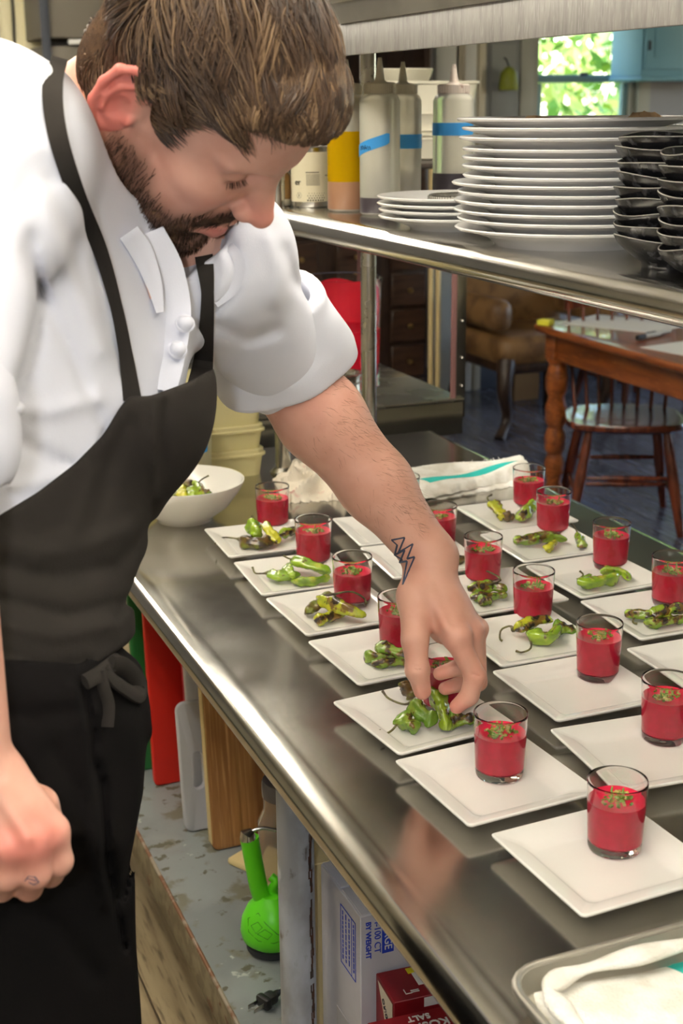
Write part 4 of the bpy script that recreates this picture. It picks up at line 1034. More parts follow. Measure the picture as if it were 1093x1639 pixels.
# ------------------------------------------------------------------ on the undershelf
def board(name, label, cat, x0, w, y, h, th, m, rnd_r, lean, slot=None, group=None):
    # upright board standing on the undershelf, its face towards the camera
    t = thing(name, label, cat, (x0, y, UZ + 0.0006), (0, 0, 0), group)
    lo = []
    pts = rrect(w / 2, h / 2, rnd_r, 0)
    def face(yy, inset):
        return [(w / 2 + p[0] * (1 - inset / w), yy, h / 2 + p[1] * (1 - inset / h)) for p in pts]
    if slot is None:
        mb = MB().loft([face(-th / 2, 0.004), face(-th / 2 + 0.002, 0), face(th / 2 - 0.002, 0), face(th / 2, 0.004)])
        b = mb.build('panel', m, t)
    else:
        sx, sz, sw, sh = slot
        sp = rrect(sw / 2, sh / 2, min(sw, sh) * 0.49, 0)
        # outer and inner loops joined as rings
        def ring(yy, ins): return [(w / 2 + p[0] * (1 - ins / w), yy, h / 2 + p[1] * (1 - ins / h)) for p in pts]
        def hole(yy): return [(sx + p[0], yy, sz + p[1]) for p in sp]
        mb = MB().loft([hole(-th / 2), ring(-th / 2, 0.004), ring(-th / 2 + 0.002, 0), ring(th / 2 - 0.002, 0), ring(th / 2, 0.004), hole(th / 2)], close=True)
        b = mb.build('panel', m, t)
    t.rotation_euler = (lean, 0, 0)
    return t
M['bamboo'] = mat('bamboo_face', srgb(176, 126, 74), 0.5, noise=[(5, srgb(150, 102, 56), 0.38, 0.66), (11, srgb(196, 148, 92), 0.5, 0.7)], stretch=(16, 16, 0.6))
M['bamboo_edge'] = mat('bamboo_edge', srgb(222, 200, 146), 0.55)
bb = board('bamboo_board', 'tall bamboo cutting board standing on the undershelf', 'cutting board', 0.572, 0.30, 2.035, 0.44, 0.020, M['bamboo'], 0.012, -0.10)
MB().box((-0.0008, 0, 0.22), (0.0016, 0.0185, 0.415), 0.0005).build('pale_edge', M['bamboo_edge'], bb)
st = MB()
M['bamboo_dark'] = mat('bamboo_dark_strip', srgb(140, 92, 50), 0.5, stretch=(16, 16, 0.6), noise=(8, srgb(168, 118, 70), 0.4, 0.65))
for k, xx in enumerate((0.045, 0.088, 0.131, 0.174, 0.217, 0.260)):
    MB().box((xx, -0.0101, 0.22), (0.018, 0.0006, 0.405), 0.0002).build('strip', M['bamboo_dark'] if k % 2 else M['bamboo'], bb)
board('white_board', 'white plastic cutting board with a hand slot, leaning before the red boards', 'cutting board', 0.546, 0.20, 2.110, 0.235, 0.014, mat('white_board_plastic', srgb(196, 198, 206), 0.4), 0.016, -0.12, slot=(0.030, 0.110, 0.021, 0.070))
board('white_board', 'taller white plastic board showing above the slotted one', 'cutting board', 0.578, 0.20, 2.165, 0.36, 0.014, mat('white_board_plastic_tall', srgb(205, 208, 218), 0.4), 0.016, -0.10)
board('red_board', 'bright red plastic cutting board standing beside the man\'s apron', 'cutting board', 0.540, 0.26, 2.300, 0.42, 0.014, mat('red_board_plastic', srgb(206, 34, 20), 0.45), 0.010, -0.06)
board('pink_board', 'crimson plastic cutting board between the red and white boards', 'cutting board', 0.592, 0.24, 2.235, 0.41, 0.012, mat('crimson_board_plastic', srgb(190, 30, 58), 0.45), 0.010, -0.09)
board('green_board', 'green plastic cutting board farthest left under the counter', 'cutting board', 0.528, 0.24, 2.372, 0.42, 0.014, mat('green_board_plastic', srgb(28, 104, 46), 0.45), 0.010, -0.05)
t = thing('wooden_paddle', 'pale wooden paddle lying flat behind the bamboo board foot', 'paddle', (0.66, 1.93, UZ + 0.0006), (0, 0, 0.5))
MB().box((0, 0, 0.006), (0.09, 0.16, 0.012), 0.004).build('blade', M['bamboo_edge'], t); MB().box((0.0, -0.11, 0.006), (0.025, 0.07, 0.010), 0.003).build('handle', M['bamboo_edge'], t)
# green hand grinder behind the leg
gp = onz(437, 1516, UZ)
M['lime'] = mat('lime_green_plastic', srgb(92, 205, 28), 0.35)
M['lime_line'] = mat('green_line_print', srgb(44, 120, 20), 0.5)
t = thing('hand_grinder', 'lime green kitchen grinder with upright handle behind the table leg', 'grinder', (gp[0], gp[1], UZ + 0.0006))
MB().lathe([(0, 0), (0.036, 0), (0.040, 0.004), (0.040, 0.012), (0.034, 0.016), (0, 0.016)], 32).build('dark_foot', mat('dark_rubber', (0.02, 0.022, 0.028, 1), 0.6), t)
bd = MB().lathe([(0, 0.014), (0.037, 0.014), (0.046, 0.022), (0.0485, 0.034), (0.046, 0.052), (0.038, 0.070), (0.026, 0.084), (0.018, 0.092), (0, 0.093)], 40).build('dome', M['lime'], t)
pts = []
for k in range(21):
    a = FA - 0.95 + 1.3 * k / 20; zz = 0.055 + 0.015 * abs(k - 10) / 10 - 0.004; rr = np.interp(zz, [0.022, 0.034, 0.052, 0.07, 0.084], [0.046, 0.0485, 0.046, 0.038, 0.026]) + 0.0004
    pts.append((rr * math.cos(a), rr * math.sin(a), zz))
def on_dome(a, z): 
    rr = np.interp(z, [0.022, 0.034, 0.052, 0.07, 0.084], [0.046, 0.0485, 0.046, 0.038, 0.026]) + 0.0004
    return (rr * math.cos(FA + a), rr * math.sin(FA + a), z)
ln = MB()
ln.tube([on_dome(a, z) for a, z in ((-1.0, .064), (-.8, .048), (-.4, .040), (0.1, .038), (0.5, .042))], 0.0006, 5)
ln.tube([on_dome(a, z) for a, z in ((-1.0, .064), (-.6, .076), (-.2, .066), (0.2, .052), (.5, .042))], 0.0006, 5)
ln.tube([on_dome(a, z) for a, z in ((-.75, .058), (-.5, .066), (-.3, .060), (-.5, .050), (-.75, .058))], 0.0005, 5)
ln.tube([on_dome(a, z) for a, z in ((-.45, .050), (-.2, .058), (0.05, .052), (-.1, .044), (-.45, .050))], 0.0005, 5)
tag(ln.build('line_pattern', M['lime_line'], bd), kind='stuff')
hb = np.array([0, 0, 0.088]); ht = np.array([onz(414, 1344, UZ)[0], 0, 0])
hx = dep(414, 1338, 1.0); 
lean_dir = -_r
hpts = [np.array([-0.012, 0.006, 0.084]), np.array([-0.017, 0.008, 0.100]), np.array([-0.022, 0.010, 0.135]), np.array([-0.028, 0.013, 0.185])]
hd = MB().tube(spline(hpts, 14), [0.0145, 0.0142] + [0.0138] * 11 + [0.0142], 20).build('handle', M['lime'], t)
e_ = hpts[-1]
MB().tube([e_ + np.array([0, 0, -0.001]), e_ + np.array([-0.0008, 0.0004, 0.005]), e_ + np.array([0.006, 0.0004, 0.009])], [0.0144, 0.0130, 0.006], 18).build('metal_end', M['steel'], hd)
MB().tube(spline([(-0.030, 0.016, 0.190), (-0.010, 0.012, 0.197), (0.012, 0.006, 0.192)], 10), 0.0028, 10).build('lever', M['steel'], t)
MB().tube(spline([(0.004, 0.0, 0.09), (0.0, 0.0, 0.100), (0.006, -0.004, 0.112), (0.0, 0.002, 0.12)], 10), 0.0065, 10).build('knob', M['lime'], t)
jp = onz(470, 1478, UZ)
t = thing('storage_jar', 'clear plastic jar mostly hidden behind the galvanised leg', 'jar', (jp[0], jp[1] + 0.02, UZ + 0.0006))
MB().lathe([(0, 0), (0.042, 0), (0.045, 0.004), (0.045, 0.17), (0.036, 0.19), (0.036, 0.215), (0.034, 0.215), (0.034, 0.188), (0.043, 0.168), (0.043, 0.006), (0, 0.003)], 36).build('jar_body', mat('clear_plastic', (0.95, 0.9, 0.82, 1), 0.08, trans=0.9, ior=1.2), t)
MB().lathe([(0, 0.214), (0.038, 0.214), (0.038, 0.236), (0.036, 0.239), (0, 0.239)], 36).build('lid', mat('smoky_lid', srgb(110, 104, 104), 0.25, trans=0.3), t)
# power plug
pl = onz(428, 1612, UZ)
t = thing('power_plug', 'black two-pin power plug lying on the worn undershelf', 'plug', (pl[0], pl[1], UZ + 0.012))
ax = onz(395, 1623, UZ) - onz(440, 1596, UZ); ax = ax / np.linalg.norm(ax); sd = np.array([-ax[1], ax[0], 0])
M['rubber'] = mat('black_rubber', (0.012, 0.012, 0.012, 1), 0.45)
def along(s, o=0.0, z=0.0): return ax * s + sd * o + np.array([0, 0, z])
RM = Matrix(((ax[0], sd[0], 0), (ax[1], sd[1], 0), (0, 0, 1)))
MB().box(along(0.006), (0.012, 0.025, 0.018), 0.004, rot=RM).box(along(-0.006), (0.018, 0.020, 0.015), 0.005, rot=RM).build('housing', M['rubber'], t)
for o_ in (-0.0065, 0.0065):
    MB().box(along(0.021, o_), (0.018, 0.0016, 0.0066), 0.0006, rot=RM).build('prong', M['steel'], t)
cb = [along(-0.012), along(-0.03, 0, 0.0), along(-0.06, 0.01, -0.008), along(-0.10, 0.03, -0.008), along(-0.13, 0.09, -0.008)]
MB().tube(spline(cb, 24), [0.0062, 0.006, 0.0055, 0.005] + [0.0034] * 20, 10).build('cable', M['rubber'], t)
# cardboard boxes
M['card_w'] = mat('white_cardboard', srgb(196, 196, 206), 0.75, noise=(6, srgb(176, 174, 178), 0.4, 0.7))
M['card_t'] = mat('tan_cardboard', srgb(206, 190, 146), 0.8)
M['blue_ink'] = mat('blue_print', srgb(36, 66, 190), 0.6)
M['white_ink'] = mat('white_print', srgb(226, 224, 220), 0.6)
BX, BYN, BZT = 0.542, 1.302, 0.688
BW, BD, BH = 0.30, 0.128, BZT - UZ - 0.0006
t = thing('cardboard_box', 'white cardboard box with blue print standing on the undershelf', 'box', (BX, BYN, UZ + 0.0006))
MB().box((BW / 2, BD / 2, BH / 2), (BW, BD, BH), 0.0012, seg=1).build('carton', M['card_w'], t)
fl_ = MB().box((BW / 2, BD / 4 - 0.001, BH + 0.001), (BW - 0.004, BD / 2 - 0.003, 0.002), 0.0005).build('flap', M['card_w'], t)
MB().box((BW / 2, BD * 3 / 4, BH + 0.001), (BW - 0.004, BD / 2 - 0.003, 0.002), 0.0005).build('flap', M['card_w'], t)
bl = MB(); rd = random.Random(1)
for (x, y, s) in ((0.030, 0.078, .010), (0.040, 0.072, .009), (0.036, 0.085, .007), (0.052, 0.075, .006)):
    bl.lathe([(s, 0), (s * 0.9, 0.0004), (0, 0.0004)], 10, (x, y, BH + 0.0021), fn=lambda r, z, a: (r * (1 + 0.25 * math.sin(3 * a + x * 90)), z))
tag(bl.build('blue_mark', M['blue_ink'], t), kind='stuff')
# front print, reading downwards: x dir = -z
yF = -0.0006
MB().box((0.0350, yF, BH - 0.028), (0.0150, 0.0006, 0.056), 0).build('blue_panel', M['blue_ink'], t)
text_mb('LARGE', 0.0138, frame_mat((0.0350, yF - 0.0005, BH - 0.031), (0, 0, -1), (1, 0, 0)), M['white_ink'], 'lettering', t)
text_mb('4-100 CT', 0.0116, frame_mat((0.0215, yF, BH - 0.031), (0, 0, -1), (1, 0, 0)), M['blue_ink'], 'lettering', t)
text_mb('BY WEIGHT', 0.0094, frame_mat((0.0098, yF, BH - 0.034), (0, 0, -1), (1, 0, 0)), M['blue_ink'], 'lettering', t, font_bold=True)
# left face: framed text block and tape
xL = -0.0006
fr = MB(); u0, u1, w0, w1 = 0.014, 0.061, BH - 0.098, BH - 0.017
for (ya, yb, za, zb_) in ((u0, u1, w1 - .001, w1), (u0, u1, w0, w0 + .001), (u0, u0 + .001, w0, w1), (u1 - .001, u1, w0, w1), (0.026, 0.0267, w0, w1)):
    fr.box((xL, (ya + yb) / 2, (za + zb_) / 2), (0.0005, yb - ya, zb_ - za))
fr.build('print_frame', M['blue_ink'], t)
tx = MB()
for c in range(4):
    yy = (0.020, 0.034, 0.044, 0.054)[c]; z = w1 - 0.006; 
    while z > w0 + 0.008:
        l = rd.uniform(0.003, 0.008); tx.box((xL, yy, z - l / 2), (0.0005, 0.0022, l)); z -= l + 0.002
tag(tx.build('small_print', M['blue_ink'], t), kind='stuff')
MB().box((xL + 0.0002, 0.052, 0.070), (0.0006, 0.05, 0.14), 0).build('tape', mat('clear_packing_tape', srgb(188, 186, 190), 0.2), t)
t = thing('tan_box', 'tan cardboard box edge with a printed number, behind the white box', 'box', (0.530, BYN + BD + 0.004, UZ + 0.0006))
MB().box((0.15, 0.05, 0.155), (0.30, 0.10, 0.310), 0.0012, seg=1).build('carton', M['card_t'], t)
text_mb('F20403604', 0.020, frame_mat((-0.0006, 0.018, 0.075), (0, 0, 1), (0, 1, 0)) @ Matrix.Identity(4), M['ink'], 'lettering', t)
# salt boxes
M['salt_red'] = mat('dark_red_card', srgb(142, 22, 30), 0.45, noise=(20, srgb(120, 16, 26), 0.4, 0.7))
M['salt_cream'] = mat('cream_card', srgb(220, 212, 194), 0.6)
M['yellow_card'] = mat('yellow_sticker', srgb(222, 206, 20), 0.5)
SBX, SBY, SBZ = 0.560, 1.300, 0.610
SBW, SBD, SBH = 0.150, 0.060, SBZ - UZ - 0.0006
def salt(loc, label, SBH):
    t = thing('salt_box', label, 'box', loc, (0, 0, -0.06))
    MB().box((SBW / 2, -SBD / 2, SBH / 2), (SBW, SBD, SBH), 0.001, seg=1).build('carton', M['salt_red'], t)
    MB().add([(-0.0006, -SBD + 0.003, SBH - 0.004), (-0.0006, -0.008, SBH - 0.004), (-0.0006, -SBD + 0.003, SBH - 0.085)], [(0, 1, 2)]).build('cream_panel', M['salt_cream'], t)
    text_mb('ORIGINAL', 0.010, frame_mat((-0.0010, -SBD + 0.020, SBH - 0.035), (0, -0.6, -0.8), (0, 0.8, -0.6)), M['ink'], 'lettering', t)
    return t
t = salt((SBX, SBY - 0.002, UZ + 0.0006), 'dark red salt box with white sticker, against the white box', SBH)
MB().box((0.054, -0.026, SBH + 0.0006), (0.030, 0.026, 0.0008), 0.0003).build('price_sticker', M['white_ink'], t)
MB().box((0.050, -0.010, SBH + 0.0008), (0.030, 0.010, 0.0010), 0.0003).build('yellow_tab', M['yellow_card'], t)
bc = MB()
for k in range(6): bc.box((0.050 + 0.003 * k, -0.034, SBH + 0.0014), (0.0014, 0.006, 0.0004))
tag(bc.build('barcode', M['ink'], t), kind='stuff')
ar = MB().box((0.0225, -0.050, SBH + 0.0005), (0.008, 0.0011, 0.0006)).box((0.0190, -0.046, SBH + 0.0005), (0.0011, 0.009, 0.0006))
ar.box((0.031, -0.046, SBH + 0.0005), (0.010, 0.0012, 0.0006)).box((0.031, -0.049, SBH + 0.0005), (0.010, 0.0012, 0.0006))
tag(ar.build('arrow_mark', M['white_ink'], t), kind='stuff')
MB().box((0.060, -SBD - 0.0004, SBH - 0.008), (0.045, 0.0008, 0.012), 0).build('white_flap', M['white_ink'], t)
SBH = SBH - 0.004
t = salt((0.516, SBY - 0.078, UZ + 0.0006 - 0.0), 'dark red salt box with white lettering, nearest the camera', SBH)
text_mb('SALT', 0.0125, frame_mat((0.058, -0.011, SBH + 0.0006), (-1, 0, 0), (0, -1, 0)), M['white_ink'], 'lettering', t, font_bold=True)
text_mb('KOSHER', 0.0165, frame_mat((0.058, -0.026, SBH + 0.0006), (-1, 0, 0), (0, -1, 0)), M['white_ink'], 'lettering', t, font_bold=True)
MB().box((0.065, -0.043, SBH + 0.0005), (0.045, 0.012, 0.0008), 0).build('yellow_tab', M['yellow_card'], t)

# ------------------------------------------------------------------ on the side table: red pitcher and pot
pt = ony(548, 620, 3.235)
M['clear_poly'] = mat('clear_polycarbonate', (1, 1, 1, 1), 0.02, trans=1.0, ior=1.2)
t = thing('pitcher', 'large clear pitcher of bright red liquid on the side table', 'pitcher', (pt[0], 3.235, T + 0.0004))
PR = 0.100
def spout(r, z, a):
    if z > 0.20:
        d = math.atan2(math.sin(a - (FA - 1.5)), math.cos(a - (FA - 1.5)))
        k = math.exp(-(d / 0.30) ** 2) * (z - 0.20) / 0.08
        return r + 0.028 * k, z + 0.006 * k
    return r, z
MB().lathe([(0, 0.001), (PR - 0.012, 0), (PR - 0.006, 0.006), (PR, 0.26), (PR + 0.004, 0.279), (PR + 0.003, 0.282), (PR - 0.001, 0.280), (PR - 0.003, 0.26), (PR - 0.009, 0.008), (0, 0.005)], 56, fn=spout).build('jug', M['clear_poly'], t)
lq = MB().lathe([(0, 0.0045), (PR - 0.0092, 0.0075), (PR - 0.0052, 0.155), (0, 0.155)], 56).build('red_liquid', mat('red_liquid', (0.62, 0.008, 0.03, 1), 0.25), t)
vs = []; fs = []; n = 30
for k in range(n + 1):
    a = FA + PI - 1.55 + 3.0 * k / n
    top = 0.262 + 0.005 * math.sin(k * 0.45) - 0.02 * (abs(k - n / 2) / (n / 2)) ** 3
    for z in (0.15, 0.19, 0.23, top):
        rr = np.interp(z, [0.008, 0.26], [PR - 0.009, PR - 0.003]) - 0.0004
        vs.append((rr * math.cos(a), rr * math.sin(a), z))
for k in range(n):
    for j in range(3):
        b = 4 * k + j; fs.append((b, b + 4, b + 5, b + 1))
MB().add(vs, fs).build('red_film', mat('red_film', (0.62, 0.01, 0.035, 1), 0.3), t)
MB().tube(spline([(PR * math.cos(FA + 1.6), PR * math.sin(FA + 1.6), 0.262), ((PR + 0.035) * math.cos(FA + 1.6), (PR + 0.035) * math.sin(FA + 1.6), 0.25), ((PR + 0.045) * math.cos(FA + 1.75), (PR + 0.045) * math.sin(FA + 1.75), 0.16), ((PR + 0.02) * math.cos(FA + 1.8), (PR + 0.02) * math.sin(FA + 1.8), 0.06), ((PR - 0.004) * math.cos(FA + 1.8), (PR - 0.004) * math.sin(FA + 1.8), 0.05)], 24), 0.010, 12, flat=0.6)
mk = MB()
for k in range(9):
    z = 0.05 + 0.02 * k; rr = np.interp(z, [0.008, 0.26], [PR - 0.006, PR]) + 0.0003; a = FA + 1.05
    mk.box((rr * math.cos(a), rr * math.sin(a), z), (0.001, 0.014 if k % 2 else 0.009, 0.0012), 0, rot=Matrix.Rotation(a, 3, 'Z'))
tag(mk.build('measure_marks', M['salt_red'], t), kind='stuff')
mp = ony(552, 600, 3.06)
t = thing('steel_pot', 'steel pot with a looped ladle standing before the red pitcher', 'pot', (mp[0] - 0.02, 3.055, T + 0.0004))
MB().lathe([(0, 0.001), (0.050, 0), (0.054, 0.004), (0.054, 0.070), (0.060, 0.0725), (0.060, 0.0755), (0.054, 0.0755), (0.052, 0.070), (0.052, 0.006), (0, 0.004)], 40).build('pot_body', M['steel'], t)
MB().lathe([(0.0545, 0.052), (0.0565, 0.054), (0.0545, 0.056)], 40).build('bead', M['steel'], t)
lx = ony(548, 545, 3.05)
t2 = thing('ladle', 'thin steel ladle with ring handle standing in the pot', 'ladle', (lx[0] - 0.003, 3.035, T + 0.010))
MB().tube([(0.004, 0.012, 0.0), (0.002, 0.002, 0.07), (0, 0, 0.108)], 0.0042, 10).build('shaft', M['steel'], t2)
MB().tube([(0.010 * math.cos(a), 0, 0.119 + 0.011 * math.sin(a)) for a in np.linspace(-PI / 2, 1.5 * PI, 20)], 0.0024, 8).build('ring_handle', M['steel'], t2)
MB().lathe([(0, 0), (0.016, 0.001), (0.022, 0.010), (0.020, 0.010), (0.014, 0.003), (0, 0.002)], 24, (0.008, 0.014, -0.006)).build('cup', M['steel'], t2)

# ------------------------------------------------------------------ dining room
M['oak'] = mat('orange_brown_wood', srgb(150, 82, 36), 0.28, coat=0.4, noise=[(4, srgb(112, 56, 22), 0.35, 0.65), (14, srgb(172, 104, 50), 0.55, 0.75)], stretch=(8, 1, 8))
M['red_wood'] = mat('red_brown_wood', srgb(104, 46, 26), 0.25, coat=0.4, noise=[(6, srgb(70, 28, 16), 0.4, 0.65)], stretch=(6, 6, 1))
tc_ = onz(846, 516, 0.76)
t = thing('dining_table', 'long wooden dining table with turned legs behind the counter', 'table', (tc_[0], tc_[1], 0))
TWX, TLY = 1.0, 2.2
L_ = [[(x + TWX / 2, y - TLY / 2, z) for x, y, _ in rrect(TWX / 2 + e, TLY / 2 + e, 0.06, 0)] for e, z in ((-0.012, 0.728), (-0.003, 0.733), (0, 0.742), (0, 0.752), (-0.005, 0.759), (-0.012, 0.76))]
MB().loft(L_).build('tabletop', M['oak'], t)
for (xa, ya, sx, sy) in ((0.07, -TLY / 2, 0.022, TLY - 0.16), (TWX - 0.07, -TLY / 2, 0.022, TLY - 0.16), (TWX / 2, -0.075, TWX - 0.16, 0.022), (TWX / 2, -TLY + 0.075, TWX - 0.16, 0.022)):
    MB().box((xa, ya, 0.675), (sx, sy, 0.108), 0.003).build('apron', M['oak'], t)
lgp = [(0, 0), (0.018, 0), (0.024, 0.01), (0.026, 0.05), (0.036, 0.075), (0.036, 0.10), (0.028, 0.12), (0.040, 0.16), (0.040, 0.20), (0.030, 0.235), (0.042, 0.26), (0.043, 0.31), (0.031, 0.345), (0.043, 0.375), (0.043, 0.43), (0.032, 0.47), (0.044, 0.50), (0.046, 0.55), (0.034, 0.60), (0.042, 0.615), (0.042, 0.625), (0, 0.625)]
legm = MB().lathe(lgp, 24).box((0, 0, 0.675), (0.075, 0.075, 0.106), 0.004).mesh('leg', M['oak'], 40)
for (x, y) in ((0.085, -0.09), (TWX - 0.085, -0.09), (0.085, -TLY + 0.09), (TWX - 0.085, -TLY + 0.09)):
    link('leg', legm, t, (x, y, 0))
pz_ = 0.7612
for (px, py, w, l, rz, lab) in ((1000, 518, 0.30, 0.42, 0.5, 'white paper sheet lying on the dining table'), (1110, 560, 0.22, 0.30, 0.2, 'white paper cut by the right edge on the dining table')):
    p = onz(px, py, pz_); o = MB().box((0, 0, 0), (w, l, 0.0012)).build('paper_sheet', mat('white_paper', srgb(226, 226, 222), 0.7), None, (p[0], p[1], pz_), (0, 0, rz)); tag(o, lab, 'paper')
for i, (px, py, rz, lab) in enumerate(((1040, 537, 1.9, 'silver marker pen with black cap on the dining table'), (1056, 532, 1.9, 'farther silver marker pen beside the first on the dining table'))):
    p = onz(px, py, pz_ + 0.009)
    t = thing('marker_pen', lab, 'pen', (p[0], p[1], pz_ + 0.0095), (0, 0, rz), 'marker pens on the dining table')
    MB().tube([(0, -0.06, 0), (0, 0.03, 0)], 0.009, 12).build('barrel', mat('silver_barrel_%d' % i, srgb(190, 190, 184), 0.4), t)
    MB().tube([(0, 0.03, 0), (0, 0.075, 0)], 0.0092, 12).build('pen_cap', M['rubber'], t)
p = onz(873, 520, pz_)
t = thing('sticky_note', 'small yellow pad at the corner of the dining table', 'notepad', (p[0], p[1], pz_), (0, 0, 0.6))
MB().box((0, 0, 0.010), (0.05, 0.05, 0.02), 0.001).build('pad', mat('yellow_pad', srgb(220, 214, 60), 0.7), t); MB().box((0, 0.0, 0.0206), (0.049, 0.049, 0.0008)).build('top_sheet', mat('yellow_sheet', srgb(232, 226, 80), 0.7), t)
def windsor(loc, rz, label, parts=True):
    t = thing('windsor_chair', label, 'chair', loc, (0, 0, rz), 'wooden spindle-back chairs')
    def sl(e, z, s=1.0):
        out = []
        for k in range(36):
            a = 2 * PI * k / 36; c, s_ = math.cos(a), math.sin(a)
            x = 0.235 * np.sign(c) * abs(c) ** 0.62; y = 0.215 * np.sign(s_) * abs(s_) ** 0.62
            x *= 1 + 0.10 * (-s_)
            out.append((x * (1 + e), y * (1 + e), z - (0.010 * (1 - min(1, (abs(c) ** 2 + abs(s_) ** 2))))))
        return out
    MB().loft([sl(-0.10, 0.412), sl(-0.01, 0.425), sl(0, 0.440), sl(-0.02, 0.449), sl(-0.10, 0.450), sl(-0.5, 0.440)]).build('seat', M['red_wood'], t)
    feet = {}
    for sx in (-1, 1):
        for sy in (-1, 1):
            a = Vector((sx * 0.15, sy * 0.14, 0.415)); b = Vector((sx * 0.215, sy * 0.215, 0.0)); feet[(sx, sy)] = (a, b)
            P = [a.lerp(b, k / 10) for k in range(11)]
            MB().tube(P, [0.014, 0.018, 0.022, 0.021, 0.023, 0.0235, 0.022, 0.020, 0.0185, 0.0165, 0.014], 14).build('leg', M['red_wood'], t)
    mid = {}
    for sx in (-1, 1):
        a = feet[(sx, -1)][0].lerp(feet[(sx, -1)][1], 0.62); b = feet[(sx, 1)][0].lerp(feet[(sx, 1)][1], 0.62); mid[sx] = (a + b) / 2
        MB().tube([a.lerp(b, k / 6) for k in range(7)], [0.008, 0.010, 0.0125, 0.0135, 0.0125, 0.010, 0.008], 10).build('stretcher', M['red_wood'], t)
    MB().tube([mid[-1].lerp(mid[1], k / 6) for k in range(7)], [0.008, 0.010, 0.012, 0.013, 0.012, 0.010, 0.008], 10).build('stretcher', M['red_wood'], t)
    for sy in (-1, 1):
        a = feet[(-1, sy)][0].lerp(feet[(-1, sy)][1], 0.45); b = feet[(1, sy)][0].lerp(feet[(1, sy)][1], 0.45)
        MB().tube([a.lerp(b, k / 6) for k in range(7)], [0.008, 0.010, 0.012, 0.0125, 0.012, 0.010, 0.008], 10).build('stretcher', M['red_wood'], t)
    for k in range(8):
        u = k / 7 - 0.5
        MB().tube([(u * 0.36, 0.175 - 0.10 * (2 * u) ** 2 * 0.6, 0.44), (u * 0.40, 0.23 - 0.05 * (2 * u) ** 2, 0.66), (u * 0.43, 0.275 - 0.05 * (2 * u) ** 2, 0.87)], [0.0085, 0.0075, 0.0065], 10).build('spindle', M['red_wood'], t)
    MB().loft([[(u * 0.46, 0.275 - 0.05 * (2 * u) ** 2 + dy, 0.87 + dz + 0.012 * (1 - (2 * u) ** 2)) for dy, dz in ((-.011, -.03), (.011, -.03), (.012, .03), (-.010, .035))] for u in np.linspace(-0.5, 0.5, 15)]).build('crest_rail', M['red_wood'], t)
    return t
ch = onz(998, 664, 0.43)
windsor((ch[0], ch[1], 0), -0.45, 'red-brown spindle-back chair tucked under the dining table')
ch2 = onz(895, 700, 0.0)
bpy.data.objects['windsor_chair'].scale = (0.97, 0.97, 0.96)
windsor((4.28, 6.35, 0), 0.10, 'farther spindle-back chair at the end of the dining table')
# armchair of dark wood and brown leather
M['leather'] = mat('brown_leather', srgb(122, 92, 56), 0.45, noise=[(9, srgb(88, 62, 36), 0.4, 0.66)], bump=(40, 0.2, 0.002))
M['dark_wood'] = mat('dark_brown_wood', srgb(52, 36, 26), 0.4, noise=(8, srgb(36, 24, 18), 0.4, 0.65), stretch=(6, 6, 1))
ac = ony(800, 560, 6.0)
t = thing('armchair', 'brown leather armchair with dark curved legs by the back wall', 'armchair', (ac[0] + 0.26, 6.15, 0))
MB().box((0, 0, 0.42), (0.62, 0.56, 0.16), 0.06, seg=3).build('seat', M['leather'], t)
MB().box((0, 0.27, 0.68), (0.62, 0.14, 0.55), 0.06, seg=3).build('backrest', M['leather'], t)
for s in (-1, 1):
    MB().box((s * 0.30, -0.02, 0.60), (0.12, 0.50, 0.16), 0.055, seg=3).build('arm', M['leather'], t)
    MB().tube(spline([(s * 0.27, -0.24, 0.38), (s * 0.30, -0.28, 0.24), (s * 0.27, -0.26, 0.10), (s * 0.33, -0.30, 0.0)], 14), [0.045, 0.045, 0.043, 0.04, 0.038, 0.036, 0.033, 0.03, 0.028, 0.027, 0.026, 0.027, 0.03, 0.033], 12).build('leg', M['dark_wood'], t)
    MB().tube(spline([(s * 0.26, 0.24, 0.38), (s * 0.28, 0.28, 0.2), (s * 0.31, 0.33, 0.0)], 10), 0.030, 12).build('leg', M['dark_wood'], t)
MB().box((0, -0.02, 0.34), (0.60, 0.52, 0.05), 0.012).build('frame', M['dark_wood'], t)
# paper bag
bg = onz(779, 617, 0.0)
t = thing('paper_bag', 'brown paper bag standing between the white post and the armchair', 'bag', (bg[0] + 0.01, min(bg[1], 6.7), 0.0005))
L_ = []
for (z, e) in ((0, 0), (0.1, 0.004), (0.2, -0.002), (0.30, 0.003), (0.36, 0.0), (0.362, -0.004), (0.30, -0.006), (0.02, -0.006)):
    L_.append([(sx * (0.075 + e), sy * (0.06 + e), z + (0.012 * sx * sy if z > 0.33 else 0)) for sx, sy in ((-1, -1), (0, -1), (1, -1), (1, 0), (1, 1), (0, 1), (-1, 1), (-1, 0))])
MB().loft(L_).build('bag_body', mat('kraft_paper', srgb(166, 130, 88), 0.8), t, angle=25)
MB().box((0.01, 0.0, 0.28), (0.05, 0.05, 0.22), 0.02).build('bottle_inside', M['rubber'], t)
